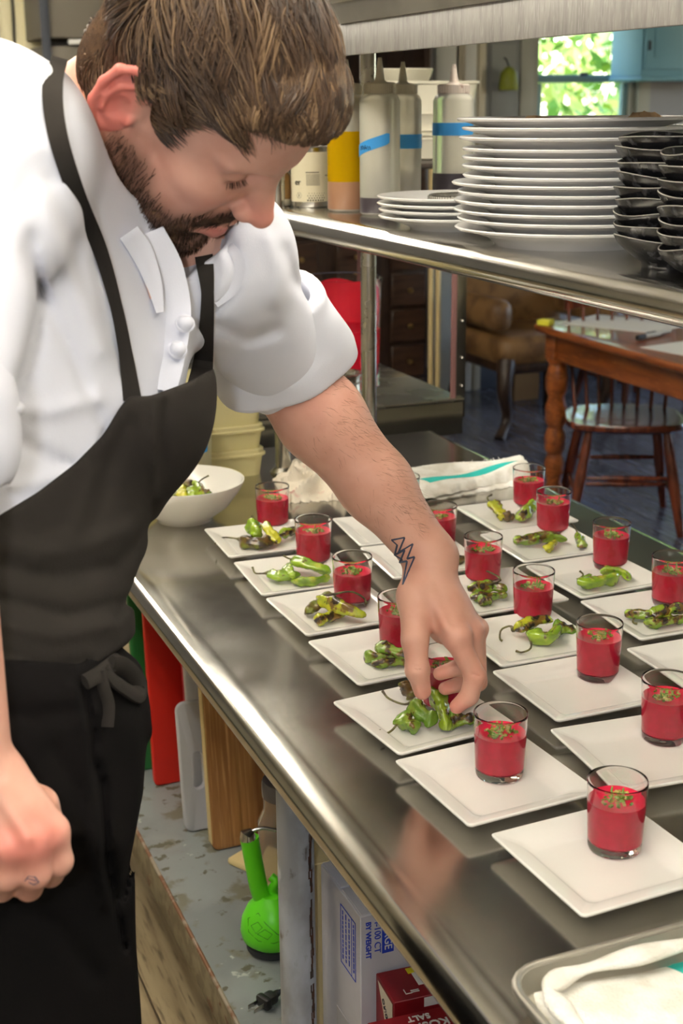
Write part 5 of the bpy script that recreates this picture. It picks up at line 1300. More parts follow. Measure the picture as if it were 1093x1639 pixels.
# dark drawer cabinet behind the pitcher
c0 = ony(455, 500, 6.40); c1 = ony(686, 500, 6.40)
t = thing('drawer_cabinet', 'dark wooden many-drawer cabinet behind the red pitcher', 'cabinet', (c0[0] - 0.02, 6.40, 0))
CW = c1[0] - c0[0] + 0.02
MB().box((CW / 2, 0.25, 0.80), (CW, 0.46, 1.50), 0.006).build('body', M['dark_wood'], t)
MB().box((CW / 2, 0.24, 1.56), (CW + 0.04, 0.50, 0.03), 0.006).build('top', M['dark_wood'], t)
M['dark_drawer'] = mat('dark_drawer_front', srgb(62, 42, 30), 0.4, noise=(7, srgb(42, 28, 20), 0.4, 0.65), stretch=(1, 6, 6))
dm = MB().box((0, 0, 0), (0.19, 0.02, 0.165), 0.005, seg=1).mesh('drawer', M['dark_drawer']); km = MB().lathe([(0.008, 0), (0.008, 0.012), (0.014, 0.018), (0.012, 0.026), (0, 0.028)], 12).mesh('knob', mat('brass_knob', (0.35, 0.24, 0.1, 1), 0.35, 0.9))
nx = int(CW / 0.205)
for i in range(nx):
    for j in range(8):
        d = link('drawer', dm, t, (0.11 + i * (CW - 0.22) / max(1, nx - 1), 0.013, 0.14 + j * 0.182))
        link('knob', km, d, (0, -0.010, 0), (PI / 2, 0, 0))
# two broom handles leaning on the cabinet
for i, px in enumerate((688, 694)):
    a = ony(px - 3 + i * 2, 612, 6.33); 
    o = MB().tube([(0, 0, 0), (0.002, 0.01, 0.7), (0.004, 0.02, 1.45)], 0.013, 12).build('broom_handle', M['bamboo_edge'], None, (a[0] + i * 0.012, 6.30 + 0.001 * i, 0.001), angle=30)
    tag(o, ['left pale wooden broom handle leaning before the dark cabinet', 'right pale wooden broom handle leaning before the dark cabinet'][i], 'handle', 'broom handles')
    MB().lathe([(0.0131, 0), (0.014, 0.004), (0.014, 0.05), (0.0131, 0.055)], 12).build('ferrule', M['dull_steel'], o, (0, 0, 0.02))
# light casing next to the uprights (door opening)
wx = onz(760, 632, 0.0)
struct('trim_5', MB().box((wx[0], RY1 - 0.03, 1.1), (0.07, 0.06, 2.2), 0.006).box((wx[0] - 0.13, RY1 - 0.02, 1.1), (0.14, 0.04, 2.2), 0.006), mat('white_trim_paint', srgb(196, 196, 188), 0.6))
# blue wall cabinet
k0 = ony(1030, 60, 6.72); k1 = ony(1050, 122, 6.72)
M['blue_paint'] = mat('pale_blue_paint', srgb(112, 160, 176), 0.5)
t = thing('wall_cabinet', 'pale blue wall cabinet right of the window', 'cabinet', (k0[0], 6.72, k1[2]))
KW, KH = 0.85, 0.75
MB().box((KW / 2, 0.16, KH / 2), (KW, 0.31, KH), 0.006).build('body', M['blue_paint'], t)
for s in (0, 1):
    d = MB().box((0.21 + 0.43 * s, -0.006, KH / 2 + 0.01), (0.40, 0.02, KH - 0.05), 0.004).build('door', M['blue_paint'], t)
    MB().box((0.21 + 0.43 * s, -0.018, KH / 2 + 0.01), (0.29, 0.006, KH - 0.17), 0.003).build('raised_panel', M['blue_paint'], d)
    MB().box((0.03 + 0.79 * s, -0.020, 0.16), (0.012, 0.012, 0.05), 0.003).build('hinge', M['base'], d)
MB().box((KW / 2, 0.15, -0.012), (KW + 0.02, 0.33, 0.024), 0.004).build('bottom_rail', M['blue_paint'], t)
# framed papers on the grey door, dark shelf top left of it, grey cupboard at far left
p = ony(800, 130, RY1 - 0.04)
o = MB().box((0, 0, 0), (0.15, 0.003, 0.20), 0).build('pinned_paper', mat('grey_paper', srgb(132, 134, 130), 0.7), None, (3.80, RY1 - 0.040, 1.80)); tag(o, 'grey paper pinned to the grey door beside the window', 'paper')
o = MB().lathe([(0, 0), (0.05, 0), (0.055, 0.01), (0.045, 0.09), (0.02, 0.12), (0, 0.125)], 20).build('green_bag', mat('green_yellow_plastic', srgb(120, 128, 34), 0.5), None, (3.80, RY1 - 0.10, 1.66)); tag(o, 'yellow-green bag hanging low on the grey door', 'bag')
MB().tube([(0, 0, 0.12), (0, 0.03, 0.16), (0, 0.055, 0.17)], 0.004, 8).build('loop', M['rubber'], o)
q0 = ony(596, 95, 6.74); q1 = ony(692, 178, 6.74)
t = thing('dark_shelf', 'dark framed shelf unit behind the white bowls', 'shelf', (q0[0] - 0.3, 6.74, 1.60))
QW = q1[0] - q0[0] + 0.3
for (c, s_) in (((QW / 2, 0.15, 0.36), (QW, 0.28, 0.04)), ((QW / 2, 0.15, 0.015), (QW, 0.28, 0.03)), ((0.02, 0.15, 0.185), (0.04, 0.28, 0.31)), ((QW - 0.02, 0.15, 0.185), (0.04, 0.28, 0.31))):
    MB().box(c, s_, 0.004).build('board', M['rubber'] if s_[2] < 0.1 and c[2] > 0.3 else M['dark_wood'], t)
MB().box((QW / 2, 0.28, 0.185), (QW - 0.08, 0.012, 0.31), 0).build('back_panel', M['dark_wood'], t)
g0 = ony(66, 60, 6.6); g1 = ony(150, 72, 6.6)
t = thing('grey_cupboard', 'grey cupboard behind the man\'s head at upper left', 'cupboard', (g0[0], 6.6, 0))
GW = 0.62
M['cup_grey'] = mat('warm_grey_paint', srgb(110, 104, 92), 0.6)
MB().box((GW / 2, 0.22, g1[2] / 2), (GW, 0.42, g1[2] - 0.01), 0.006).build('lower_body', M['cup_grey'], t)
MB().box((GW / 2, 0.22, g1[2] + 0.38), (GW, 0.42, 0.70), 0.006).build('upper_body', M['cup_grey'], t)
MB().box((0.02, -0.004, 1.25), (0.04, 0.012, 2.4), 0.002).build('dark_stile', M['base'], t)
MB().box((GW / 2 + 0.05, -0.012, g1[2] + 0.012), (GW - 0.14, 0.02, 0.022), 0.004).build('pale_ledge', M['white_metal'], t)
MB().tube(spline([(0.18, -0.01, g1[2] + 0.27), (0.20, -0.03, g1[2] + 0.25), (0.17, -0.03, g1[2] + 0.235)], 8), 0.006, 8).build('hook', M['white_metal'], t)
# ------------------------------------------------------------------ the person: implicit surfaces meshed with surface nets
class Grid:
    def __init__(self, lo, hi, res):
        self.lo = np.array(lo, np.float32); self.res = res
        self.n = np.ceil((np.array(hi) - np.array(lo)) / res).astype(int) + 1
        self.D = np.full(self.n, 0.2, np.float32)
        self.ax = [self.lo[i] + np.arange(self.n[i], dtype=np.float32) * res for i in range(3)]
    def sub(self, lo, hi):
        a = np.clip(np.floor((np.array(lo) - self.lo) / self.res).astype(int), 0, self.n)
        b = np.clip(np.ceil((np.array(hi) - self.lo) / self.res).astype(int) + 1, 0, self.n)
        sl = tuple(slice(a[i], b[i]) for i in range(3))
        X = self.ax[0][sl[0]][:, None, None]; Y = self.ax[1][sl[1]][None, :, None]; Z = self.ax[2][sl[2]][None, None, :]
        return sl, X, Y, Z
    def _smin(self, sl, d, k):
        A = self.D[sl]
        if k <= 0: np.minimum(A, d, out=A); return
        h = np.clip(0.5 + 0.5 * (A - d) / k, 0, 1)
        self.D[sl] = A * (1 - h) + d * h - k * h * (1 - h)
    def _ssub(self, sl, d, k):
        A = self.D[sl]
        h = np.clip(0.5 - 0.5 * (A + d) / max(k, 1e-6), 0, 1)
        self.D[sl] = A * (1 - h) - d * h + k * h * (1 - h)
    def cone(self, a, b, ra, rb, k=0.01, sub=False, flat=None):
        a = np.array(a, float); b = np.array(b, float); R = max(ra, rb) + k + 4 * self.res
        sl, X, Y, Z = self.sub(np.minimum(a, b) - R, np.maximum(a, b) + R)
        if self.D[sl].size == 0: return
        ba = b - a; L2 = max(ba @ ba, 1e-12)
        px, py, pz = X - a[0], Y - a[1], Z - a[2]
        t = np.clip((px * ba[0] + py * ba[1] + pz * ba[2]) / L2, 0, 1)
        qx, qy, qz = px - t * ba[0], py - t * ba[1], pz - t * ba[2]
        if flat is not None:           # (direction, factor): the section is thinner along that direction
            n_, f_ = np.array(flat[0], float), flat[1]; n_ /= np.linalg.norm(n_)
            s = (qx * n_[0] + qy * n_[1] + qz * n_[2]) * (1 / f_ - 1)
            qx, qy, qz = qx + s * n_[0], qy + s * n_[1], qz + s * n_[2]
        d = np.sqrt(qx * qx + qy * qy + qz * qz) - (ra + (rb - ra) * t)
        (self._ssub if sub else self._smin)(sl, d.astype(np.float32), k)
    def chain(self, pts, rad, k=0.01, flat=None):
        for i in range(len(pts) - 1): self.cone(pts[i], pts[i + 1], rad[i], rad[i + 1], k, flat=flat)
    def ell(self, c, R, rad, k=0.01, sub=False):
        c = np.array(c, float); rad = np.array(rad, float); m = rad.max() + k + 4 * self.res
        sl, X, Y, Z = self.sub(c - m, c + m)
        if self.D[sl].size == 0: return
        x, y, z = X - c[0], Y - c[1], Z - c[2]
        R = np.eye(3) if R is None else np.array(R)
        u = (x * R[0, 0] + y * R[1, 0] + z * R[2, 0]); v = (x * R[0, 1] + y * R[1, 1] + z * R[2, 1]); w = (x * R[0, 2] + y * R[1, 2] + z * R[2, 2])
        k0 = np.sqrt((u / rad[0]) ** 2 + (v / rad[1]) ** 2 + (w / rad[2]) ** 2)
        k1 = np.sqrt((u / rad[0] ** 2) ** 2 + (v / rad[1] ** 2) ** 2 + (w / rad[2] ** 2) ** 2) + 1e-9
        d = k0 * (k0 - 1) / k1
        d = np.where(k0 < 0.05, -rad.min(), d)
        (self._ssub if sub else self._smin)(sl, d.astype(np.float32), k)
    def smooth(self, it=1):
        for _ in range(it):
            for ax in range(3):
                D = self.D; P = np.roll(D, 1, ax); Q = np.roll(D, -1, ax)
                self.D = (0.25 * P + 0.5 * D + 0.25 * Q).astype(np.float32)
    def nets(self):
        D = self.D; s = D < 0
        c = [s[i:s.shape[0] - 1 + i, j:s.shape[1] - 1 + j, k:s.shape[2] - 1 + k] for i in (0, 1) for j in (0, 1) for k in (0, 1)]
        cnt = sum(a.astype(np.int8) for a in c)
        act = (cnt > 0) & (cnt < 8)
        I = np.argwhere(act); n = len(I)
        idx = np.full(act.shape, -1, np.int64); idx[act] = np.arange(n)
        offs = np.array([(i, j, k) for i in (0, 1) for j in (0, 1) for k in (0, 1)])
        V = np.stack([D[I[:, 0] + o[0], I[:, 1] + o[1], I[:, 2] + o[2]] for o in offs], 1)
        acc = np.zeros((n, 3)); m = np.zeros(n)
        for a in range(8):
            for b in range(a + 1, 8):
                if np.abs(offs[a] - offs[b]).sum() != 1: continue
                va, vb = V[:, a], V[:, b]; x = (va < 0) != (vb < 0)
                t = np.where(x, va / np.where(va == vb, 1, va - vb), 0)
                acc += np.where(x[:, None], offs[a] + t[:, None] * (offs[b] - offs[a]), 0); m += x
        P = self.lo + (I + acc / m[:, None]) * self.res
        F = []
        for ax in range(3):
            o1, o2 = [(1, 2), (2, 0), (0, 1)][ax]
            A = np.take(s, range(0, s.shape[ax] - 1), ax); B = np.take(s, range(1, s.shape[ax]), ax)
            E_ = np.argwhere(A != B)
            E_ = E_[(E_[:, o1] > 0) & (E_[:, o2] > 0) & (E_[:, o1] < s.shape[o1] - 1) & (E_[:, o2] < s.shape[o2] - 1)]
            fl = A[tuple(E_.T)]
            e1 = np.zeros(3, int); e1[o1] = 1; e2 = np.zeros(3, int); e2[o2] = 1
            q = np.stack([idx[tuple((E_ - e1 - e2).T)], idx[tuple((E_ - e2).T)], idx[tuple(E_.T)], idx[tuple((E_ - e1).T)]], 1)
            q[~fl] = q[~fl][:, ::-1]
            F.append(q)
        return P, np.concatenate(F)

def np_mesh(name, P, F, mats, fmat=None, attrs=None):
    me = bpy.data.meshes.new(name)
    P = np.asarray(P, np.float32); F = np.asarray(F)
    me.vertices.add(len(P)); me.vertices.foreach_set('co', P.ravel())
    k = F.shape[1]
    me.loops.add(F.size); me.loops.foreach_set('vertex_index', F.ravel().astype(np.int32))
    me.polygons.add(len(F)); me.polygons.foreach_set('loop_start', np.arange(0, F.size, k, dtype=np.int32))
    me.polygons.foreach_set('use_smooth', np.ones(len(F), bool))
    for m in mats: me.materials.append(m)
    if fmat is not None: me.polygons.foreach_set('material_index', fmat.astype(np.int32))
    me.update(calc_edges=True)
    for n, a in (attrs or {}).items():
        at = me.attributes.new(n, 'FLOAT', 'POINT'); at.data.foreach_set('value', np.asarray(a, np.float32))
    me.validate()
    return me

def relax(P, F, it=2, lam=0.5):
    for _ in range(it):
        acc = np.zeros_like(P); cnt = np.zeros(len(P))
        for a, b in ((0, 1), (1, 2), (2, 3), (3, 0)):
            np.add.at(acc, F[:, a], P[F[:, b]]); np.add.at(acc, F[:, b], P[F[:, a]]); np.add.at(cnt, F[:, a], 1); np.add.at(cnt, F[:, b], 1)
        P = P + lam * (acc / np.maximum(cnt, 1)[:, None] - P)
    return P

def smooth01(x, a, b):
    t = np.clip((x - a) / (b - a), 0, 1); return t * t * (3 - 2 * t)

# head frame: x forward, y to the person's left, z up
HR = np.array([[0.4527, 0.8469, 0.279], [-0.3958, 0.4713, -0.7882], [-0.799, 0.2464, 0.5486]])
HP = np.array([0.3589, 1.2247, 1.6086])
def H(x, y, z): return HP + HR @ np.array([x, y, z])

# ---- skin material with blush, stubble and lip tones stored on the mesh
def skin_material():
    m = mat('skin', srgb(203, 156, 138), 0.48, spec=0.35, sss=0.10, noise=[(22, srgb(192, 142, 124), 0.35, 0.7)], bump=(260, 0.12, 0.001))
    nt = m.node_tree; b = nt.nodes['Principled BSDF']
    cur = b.inputs['Base Color'].links[0].from_socket
    for nm, col in (('blush', srgb(206, 108, 98)), ('lip', srgb(196, 116, 108)), ('stubble', srgb(92, 62, 46)), ('under', srgb(150, 98, 80))):
        at = nt.nodes.new('ShaderNodeAttribute'); at.attribute_name = nm
        mx = nt.nodes.new('ShaderNodeMix'); mx.data_type = 'RGBA'
        nt.links.new(at.outputs['Fac'], mx.inputs[0]); nt.links.new(cur, mx.inputs[6]); mx.inputs[7].default_value = col
        cur = mx.outputs[2]
    nt.links.new(cur, b.inputs['Base Color'])
    return m
M['skin'] = skin_material()

def build_head():
    g = Grid((-0.125, -0.105, -0.185), (0.150, 0.105, 0.160), 0.0016)
    g.ell((-0.004, 0, 0.046), None, (0.099, 0.0745, 0.090), 0.01)             # cranium
    g.ell((0.040, 0, -0.010), None, (0.056, 0.057, 0.090), 0.03)              # face block
    g.ell((0.050, 0, 0.050), None, (0.047, 0.058, 0.050), 0.02)               # forehead
    for s in (-1, 1):
        g.cone((0.006, s * 0.054, -0.050), (0.070, s * 0.020, -0.098), 0.016, 0.017, 0.025)   # jaw line
        g.cone((0.000, s * 0.060, -0.010), (0.006, s * 0.054, -0.050), 0.012, 0.016, 0.02)    # ramus
        g.ell((0.064, s * 0.040, -0.012), None, (0.024, 0.020, 0.020), 0.025)                 # cheek bone
        g.ell((0.052, s * 0.036, -0.050), None, (0.030, 0.021, 0.034), 0.02)                  # cheek
    g.ell((0.081, 0, -0.098), None, (0.019, 0.023, 0.018), 0.015)             # chin
    g.ell((0.080, 0, -0.056), None, (0.021, 0.030, 0.024), 0.015)             # muzzle
    for s in (-1, 1):
        g.cone((0.090, s * 0.012, 0.038), (0.078, s * 0.046, 0.038), 0.011, 0.010, 0.012)     # brow ridge
        g.ell((0.095, s * 0.030, 0.019), None, (0.017, 0.017, 0.0115), 0.010, sub=True)       # eye socket
        g.ell((0.0765, s * 0.031, 0.018), None, (0.0135, 0.0140, 0.0130), 0.004)              # lowered lid over the eyeball
        g.cone((0.0895, s * 0.020, 0.0095), (0.0845, s * 0.044, 0.0100), 0.0012, 0.0012, 0.0022, sub=True)  # lash line crease
        g.cone((0.0880, s * 0.020, 0.0265), (0.0800, s * 0.045, 0.0265), 0.0010, 0.0010, 0.003, sub=True)   # lid fold
    # nose
    g.cone((0.088, 0, 0.030), (0.106, 0, -0.008), 0.0095, 0.0095, 0.012)
    g.cone((0.104, 0, -0.006), (0.116, 0, -0.021), 0.0095, 0.0118, 0.008)
    for s in (-1, 1):
        g.ell((0.1035, s * 0.0135, -0.0250), None, (0.0115, 0.0075, 0.0085), 0.006)
        g.ell((0.1100, s * 0.0065, -0.0330), None, (0.0055, 0.0035, 0.0040), 0.003, sub=True)
        g.cone((0.1000, s * 0.0190, -0.0170), (0.0880, s * 0.0300, -0.0480), 0.0015, 0.0015, 0.008, sub=True)   # nasolabial fold
    # lips
    g.cone((0.1000, -0.008, -0.0500), (0.1000, 0.008, -0.0500), 0.0062, 0.0062, 0.005)
    for s in (-1, 1):
        g.cone((0.1000, s * 0.006, -0.0505), (0.0885, s * 0.0250, -0.0565), 0.0055, 0.0025, 0.004)
        g.cone((0.0990, s * 0.004, -0.0640), (0.0880, s * 0.0240, -0.0590), 0.0082, 0.0036, 0.004)
        g.cone((0.1075, 0, -0.0565), (0.0905, s * 0.0265, -0.0573), 0.0010, 0.0008, 0.0022, sub=True)
    g.cone((0.1045, 0, -0.030), (0.1045, 0, -0.043), 0.0012, 0.0016, 0.004, sub=True)          # philtrum
    g.cone((0.094, -0.008, -0.076), (0.094, 0.008, -0.076), 0.0030, 0.0030, 0.010, sub=True)   # under the lower lip
    # neck
    g.cone((-0.030, 0, -0.010), (-0.070, 0, -0.170), 0.056, 0.060, 0.03)
    g.cone((0.020, 0, -0.085), (-0.030, 0, -0.175), 0.030, 0.045, 0.03)
    for s in (-1, 1):
        g.cone((-0.030, s * 0.062, -0.030), (0.000, s * 0.020, -0.165), 0.013, 0.012, 0.02)
    # ears
    for s in (-1, 1):
        Re = np.array([[0.92, s * 0.34, 0.16], [s * -0.36, 0.93, 0.0], [-0.15, -0.06, 0.98]]).T
        Re, _ = np.linalg.qr(Re)
        c = np.array([-0.017, s * 0.083, 0.004])
        Eb = np.array([[0.90, s * -0.05, -0.22], [s * -0.38, 0.0, 0.0], [0.21, 0.0, 0.97]])
        ux = np.array([0.88, s * -0.42, -0.20]); ux /= np.linalg.norm(ux)
        uz = np.array([-0.44, s * 0.05, 0.90]); uz -= ux * (ux @ uz); uz /= np.linalg.norm(uz)
        uy = np.cross(uz, ux)
        B_ = np.stack([ux, uy, uz], 1)
        EK = 1.24
        g.ell(c, B_, (0.0185 * EK, 0.0050, 0.0310 * EK), 0.004)                           # flat shell
        out = uy * s if (uy[1] * s) > 0 else uy
        out = uy if uy[1] * s > 0 else -uy
        ring = [(0.010, 0.016), (0.004, 0.027), (-0.008, 0.030), (-0.017, 0.020), (-0.018, 0.004), (-0.014, -0.012), (-0.006, -0.024)]
        rp = [c + ux * a * EK + uz * b * EK + out * 0.0055 for a, b in ring]
        g.chain(rp, [0.0030, 0.0036, 0.0040, 0.0042, 0.0040, 0.0038, 0.0045], 0.003)          # helix
        ah = [c + ux * a * EK + uz * b * EK + out * 0.0050 for a, b in [(-0.002, 0.018), (-0.009, 0.010), (-0.010, -0.002), (-0.005, -0.012)]]
        g.chain(ah, [0.0028, 0.0032, 0.0032, 0.0030], 0.003)                                  # antihelix
        g.ell(c + ux * -0.001 + uz * -0.033 + out * 0.002, B_, (0.0085, 0.0050, 0.0085), 0.004)   # lobe
        g.ell(c + ux * 0.016 + uz * -0.006 + out * 0.004, B_, (0.0040, 0.0040, 0.0065), 0.003)    # tragus
        g.ell(c + ux * 0.0015 + uz * -0.004 + out * 0.0055, B_, (0.0085, 0.0055, 0.0125), 0.003, sub=True)  # concha
    P, F = g.nets()
    P = relax(P, F, 2, 0.5)
    return P, F

Ph0, Fh = build_head()
def face_warp(P):
    # a longer lower face: mouth and chin sit lower and a little further back
    P = np.array(P, float); w = smooth01(P[:, 0], -0.015, 0.035); q = np.maximum(0, -0.034 - P[:, 2]); q = q * smooth01(q, -0.002, 0.012)
    e = w * 1.25 * q / (1 + 1.25 * q / 0.023); P[:, 2] -= e; P[:, 0] -= 0.35 * e
    return P
def head_attrs(P):
    x, y, z = P.T; ay = np.abs(y)
    blush = np.zeros(len(P)); lip = np.zeros(len(P)); st = np.zeros(len(P)); un = np.zeros(len(P))
    ear = smooth01(ay, 0.074, 0.086) * smooth01(-x, -0.02, 0.0); blush = np.maximum(blush, 0.75 * ear)
    blush = np.maximum(blush, 0.55 * np.exp(-(((x - 0.118) / 0.016) ** 2 + (y / 0.018) ** 2 + ((z + 0.02) / 0.016) ** 2)))
    blush = np.maximum(blush, 0.25 * np.exp(-(((ay - 0.042) / 0.018) ** 2 + ((z + 0.018) / 0.02) ** 2)) * (x > 0.03))
    lp = np.exp(-(((z + 0.0585) / 0.0105) ** 2) ** 2 - (ay / 0.026) ** 4) * smooth01(x, 0.083, 0.091)
    lip = lp * 0.85
    # beard: jaw, chin, moustache, sideburn
    line = np.interp(x, [-0.02, 0.000, 0.012, 0.03, 0.05, 0.075, 0.095], [-0.034, -0.027, -0.026, -0.034, -0.042, -0.046, -0.036])
    st = smooth01(line - z, -0.010, 0.012) * smooth01(x, -0.022, -0.004) * (1 - lp) * smooth01(z, -0.128, -0.112)
    chk = np.exp(-(((z + 0.036) / 0.006) ** 2) - ((ay - 0.014) / 0.014) ** 2) * (x > 0.09)
    st = np.maximum(st * 0.75 - 0.9 * lp, 0.0)
    eye = np.exp(-(((z - 0.0098) / 0.0016) ** 2) - ((ay - 0.032) / 0.012) ** 4) * (x > 0.07)
    un = np.maximum(un, eye * 0.9)
    un = np.maximum(un, 0.35 * np.exp(-(((z - 0.002) / 0.006) ** 2) - ((ay - 0.030) / 0.014) ** 2) * (x > 0.06))
    return dict(blush=blush, lip=lip, stubble=st, under=un)
head_at = head_attrs(Ph0)
Phw = HP + face_warp(Ph0) @ HR.T

# ---- limbs
SHL = dep(352, 412, 1.37); ELB = dep(450, 590, 1.56); WRL = dep(690, 893, 1.575)
SHR = dep(-20, 235, 1.12); ELR = dep(-150, 660, 0.99); WRR = dep(-42, 1235, 1.03)
def build_left_arm():
    pts = [SHL, ELB, WRL]
    lo = np.minimum.reduce([SHL, ELB, WRL]) - 0.08; hi = np.maximum.reduce([SHL, ELB, WRL, dep(780, 1140, 1.6)]) + 0.06
    lo[2] = min(lo[2], 0.925)
    lo = np.minimum(lo, dep(640, 1150, 1.52) - 0.02)
    g = Grid(lo, hi, 0.0018)
    vw = _fw
    g.cone(SHL, ELB, 0.052, 0.043, 0.02)
    m1 = dep(513, 668, 1.563); m2 = dep(603, 778, 1.57)
    g.cone(ELB, m1, 0.044, 0.0475, 0.02); g.cone(m1, m2, 0.0475, 0.0395, 0.02)
    g.cone(m2, WRL, 0.0395, 0.0285, 0.02)
    # hand: seen from the thumb side, fingers pointing down
    D = dep
    wr2 = D(688, 925, 1.572)
    g.cone(WRL, wr2, 0.0285, 0.0275, 0.015)
    imc, mmc, rmc, pmc = D(730, 1020, 1.535), D(752, 1013, 1.555), D(760, 1010, 1.577), D(758, 1010, 1.598)
    for a, b, ra, rb in ((wr2, imc, .021, .0150), (wr2 + vw * 0.006, mmc, .021, .0150), (wr2 + vw * 0.014, rmc, .020, .0138), (wr2 + vw * 0.02, pmc, .018, .0125)):
        g.cone(a, b, ra, rb, 0.014)
    g.ell(D(712, 985, 1.565), None, (0.024, 0.026, 0.034), 0.02)
    # thenar mass and thumb
    cmc, tmp_, tip_, tt = D(667, 955, 1.555), D(664, 1024, 1.532), D(668, 1072, 1.528), D(676, 1106, 1.536)
    g.cone(wr2, cmc, 0.022, 0.0215, 0.015)
    g.cone(cmc, tmp_, 0.0205, 0.0152, 0.012)
    g.cone(tmp_, tip_, 0.0142, 0.0128, 0.006); g.cone(tip_, tt, 0.0128, 0.0100, 0.005)
    g.ell(tip_, None, (0.0132, 0.0132, 0.0132), 0.004)
    # index
    ip, idd, it_ = D(760, 1082, 1.540), D(751, 1114, 1.546), D(731, 1131, 1.548)
    g.cone(imc, ip, 0.0138, 0.0118, 0.006); g.cone(ip, idd, 0.0118, 0.0105, 0.004); g.cone(idd, it_, 0.0104, 0.0085, 0.004)
    g.ell(imc + np.array([0.0, 0, 0.002]), None, (0.0150, 0.0150, 0.0140), 0.006)
    # middle, ring and little fingers curled behind
    mp, md, mt = D(762, 1070, 1.572), D(735, 1068, 1.578), D(704, 1078, 1.572)
    g.cone(mmc, mp, 0.0130, 0.0112, 0.004); g.cone(mp, md, 0.0110, 0.0100, 0.003); g.cone(md, mt, 0.0098, 0.0080, 0.003)
    rp_, rd_, rt = D(765, 1092, 1.594), D(738, 1094, 1.598), D(712, 1102, 1.590)
    g.cone(rmc, rp_, 0.0122, 0.0106, 0.004); g.cone(rp_, rd_, 0.0104, 0.0096, 0.003); g.cone(rd_, rt, 0.0094, 0.0078, 0.003)
    pp_, pd, pt2 = D(763, 1078, 1.616), D(742, 1092, 1.620), D(722, 1100, 1.612)
    g.cone(pmc, pp_, 0.0108, 0.0092, 0.004); g.cone(pp_, pd, 0.0090, 0.0084, 0.003); g.cone(pd, pt2, 0.0082, 0.0070, 0.003)
    # tendons and knuckles
    for c in (imc, mmc, rmc):
        g.ell(c + _r * 0.004 + _u * 0.004, None, (0.0115, 0.0115, 0.0105), 0.006)
    g.cone(D(682, 932, 1.548), D(716, 1008, 1.524), 0.0042, 0.0036, 0.008)
    for a, b in ((D(662, 1066, 1.5152), D(676, 1067, 1.5152)), (D(662, 1071, 1.5152), D(675, 1072, 1.5152)), (D(752, 1078, 1.5275), D(766, 1082, 1.529))):
        g.cone(a, b, 0.0006, 0.0006, 0.0022, sub=True)
    P, F = g.nets()
    P = relax(P, F, 2, 0.5)
    v = P[:, None, :] - np.stack([imc, mmc, it_, tt, mt, rt, ip, mp])[None]
    d = np.sqrt((v ** 2).sum(-1))
    bl = np.exp(-(d / np.array([.014, .012, .014, .012, .012, .012, .011, .010])) ** 2)
    blush = np.clip(bl @ np.array([.35, .3, .55, .45, .4, .4, .3, .3]), 0, 0.6)
    el = np.exp(-(np.linalg.norm(P - dep(533, 780, 1.52), axis=1) / 0.010) ** 2) * 0.75   # reddish graze on the forearm
    dd = np.exp(-(np.linalg.norm(P - dep(500, 628, 1.53), axis=1) / 0.05) ** 2) * 0.12
    z0 = np.zeros(len(P))
    return P, F, dict(blush=np.maximum(np.maximum(blush, el), dd), lip=z0, stubble=z0, under=z0), g
def build_right_arm():
    D = dep
    lo = np.minimum.reduce([SHR, ELR, WRR]) - 0.08; hi = np.maximum.reduce([SHR, ELR, WRR, D(110, 1380, 1.06)]) + 0.05
    lo[2] = min(lo[2], D(50, 1450, 1.04)[2] - 0.02)
    g = Grid(lo, hi, 0.0018)
    g.cone(SHR, ELR, 0.054, 0.044, 0.02)
    m1 = ELR + (WRR - ELR) * 0.28
    g.cone(ELR, m1, 0.044, 0.047, 0.02); g.cone(m1, WRR, 0.046, 0.029, 0.02)
    # relaxed hand, back of the hand to the camera, fingers curling under
    k1, k2, k3, k4 = D(80, 1332, 1.040), D(48, 1345, 1.022), D(8, 1352, 1.018), D(-30, 1350, 1.026)
    wr2 = D(-30, 1250, 1.035)
    for a, b, ra, rb in ((wr2 + _r * .016, k1, .020, .0142), (wr2 + _r * .006, k2, .021, .0148), (wr2, k3, .021, .0142), (wr2 - _r * .008, k4, .019, .0125)):
        g.cone(a, b, ra, rb, 0.014)
    for c in (k1, k2, k3): g.ell(c - _fw * 0.003, None, (0.0125, 0.0125, 0.0120), 0.006)
    def fing(p, r, k=0.005):
        for i in range(len(p) - 1): g.cone(p[i], p[i + 1], r[i], r[i + 1], k if i == 0 else 0.003)
    fing([k1, D(92, 1378, 1.048), D(80, 1398, 1.066), D(52, 1398, 1.080)], [.0138, .0118, .0104, .0082])
    fing([k2, D(56, 1398, 1.030), D(46, 1420, 1.050), D(22, 1416, 1.072)], [.0142, .0118, .0104, .0082])
    fing([k3, D(10, 1402, 1.024), D(2, 1422, 1.046), D(-18, 1416, 1.068)], [.0136, .0112, .0100, .0080])
    fing([k4, D(-34, 1392, 1.032), D(-38, 1408, 1.052), D(-50, 1402, 1.07)], [.0118, .0098, .0088, .0070])
    g.cone(wr2 - _fw * 0.0, D(62, 1290, 1.075), 0.020, 0.015, 0.012); fing([D(62, 1290, 1.075), D(84, 1335, 1.088), D(80, 1370, 1.098)], [.0145, .0125, .0098])
    for a, b in ((D(-5, 1262, 1.012), D(44, 1340, 1.006)), (D(10, 1258, 1.016), D(72, 1326, 1.024))):
        g.cone(a, b, 0.0036, 0.0032, 0.008)
    P, F = g.nets(); P = relax(P, F, 2, 0.5)
    d = np.stack([np.linalg.norm(P - (c - _fw * 0.012), axis=1) for c in (k1, k2, k3)], 1)
    blush = np.clip(np.exp(-(d / np.array([.016, .020, .014])) ** 2) @ np.array([.55, .6, .3]), 0, 0.6)
    z0 = np.zeros(len(P))
    return P, F, dict(blush=blush, lip=z0, stubble=z0, under=z0), g

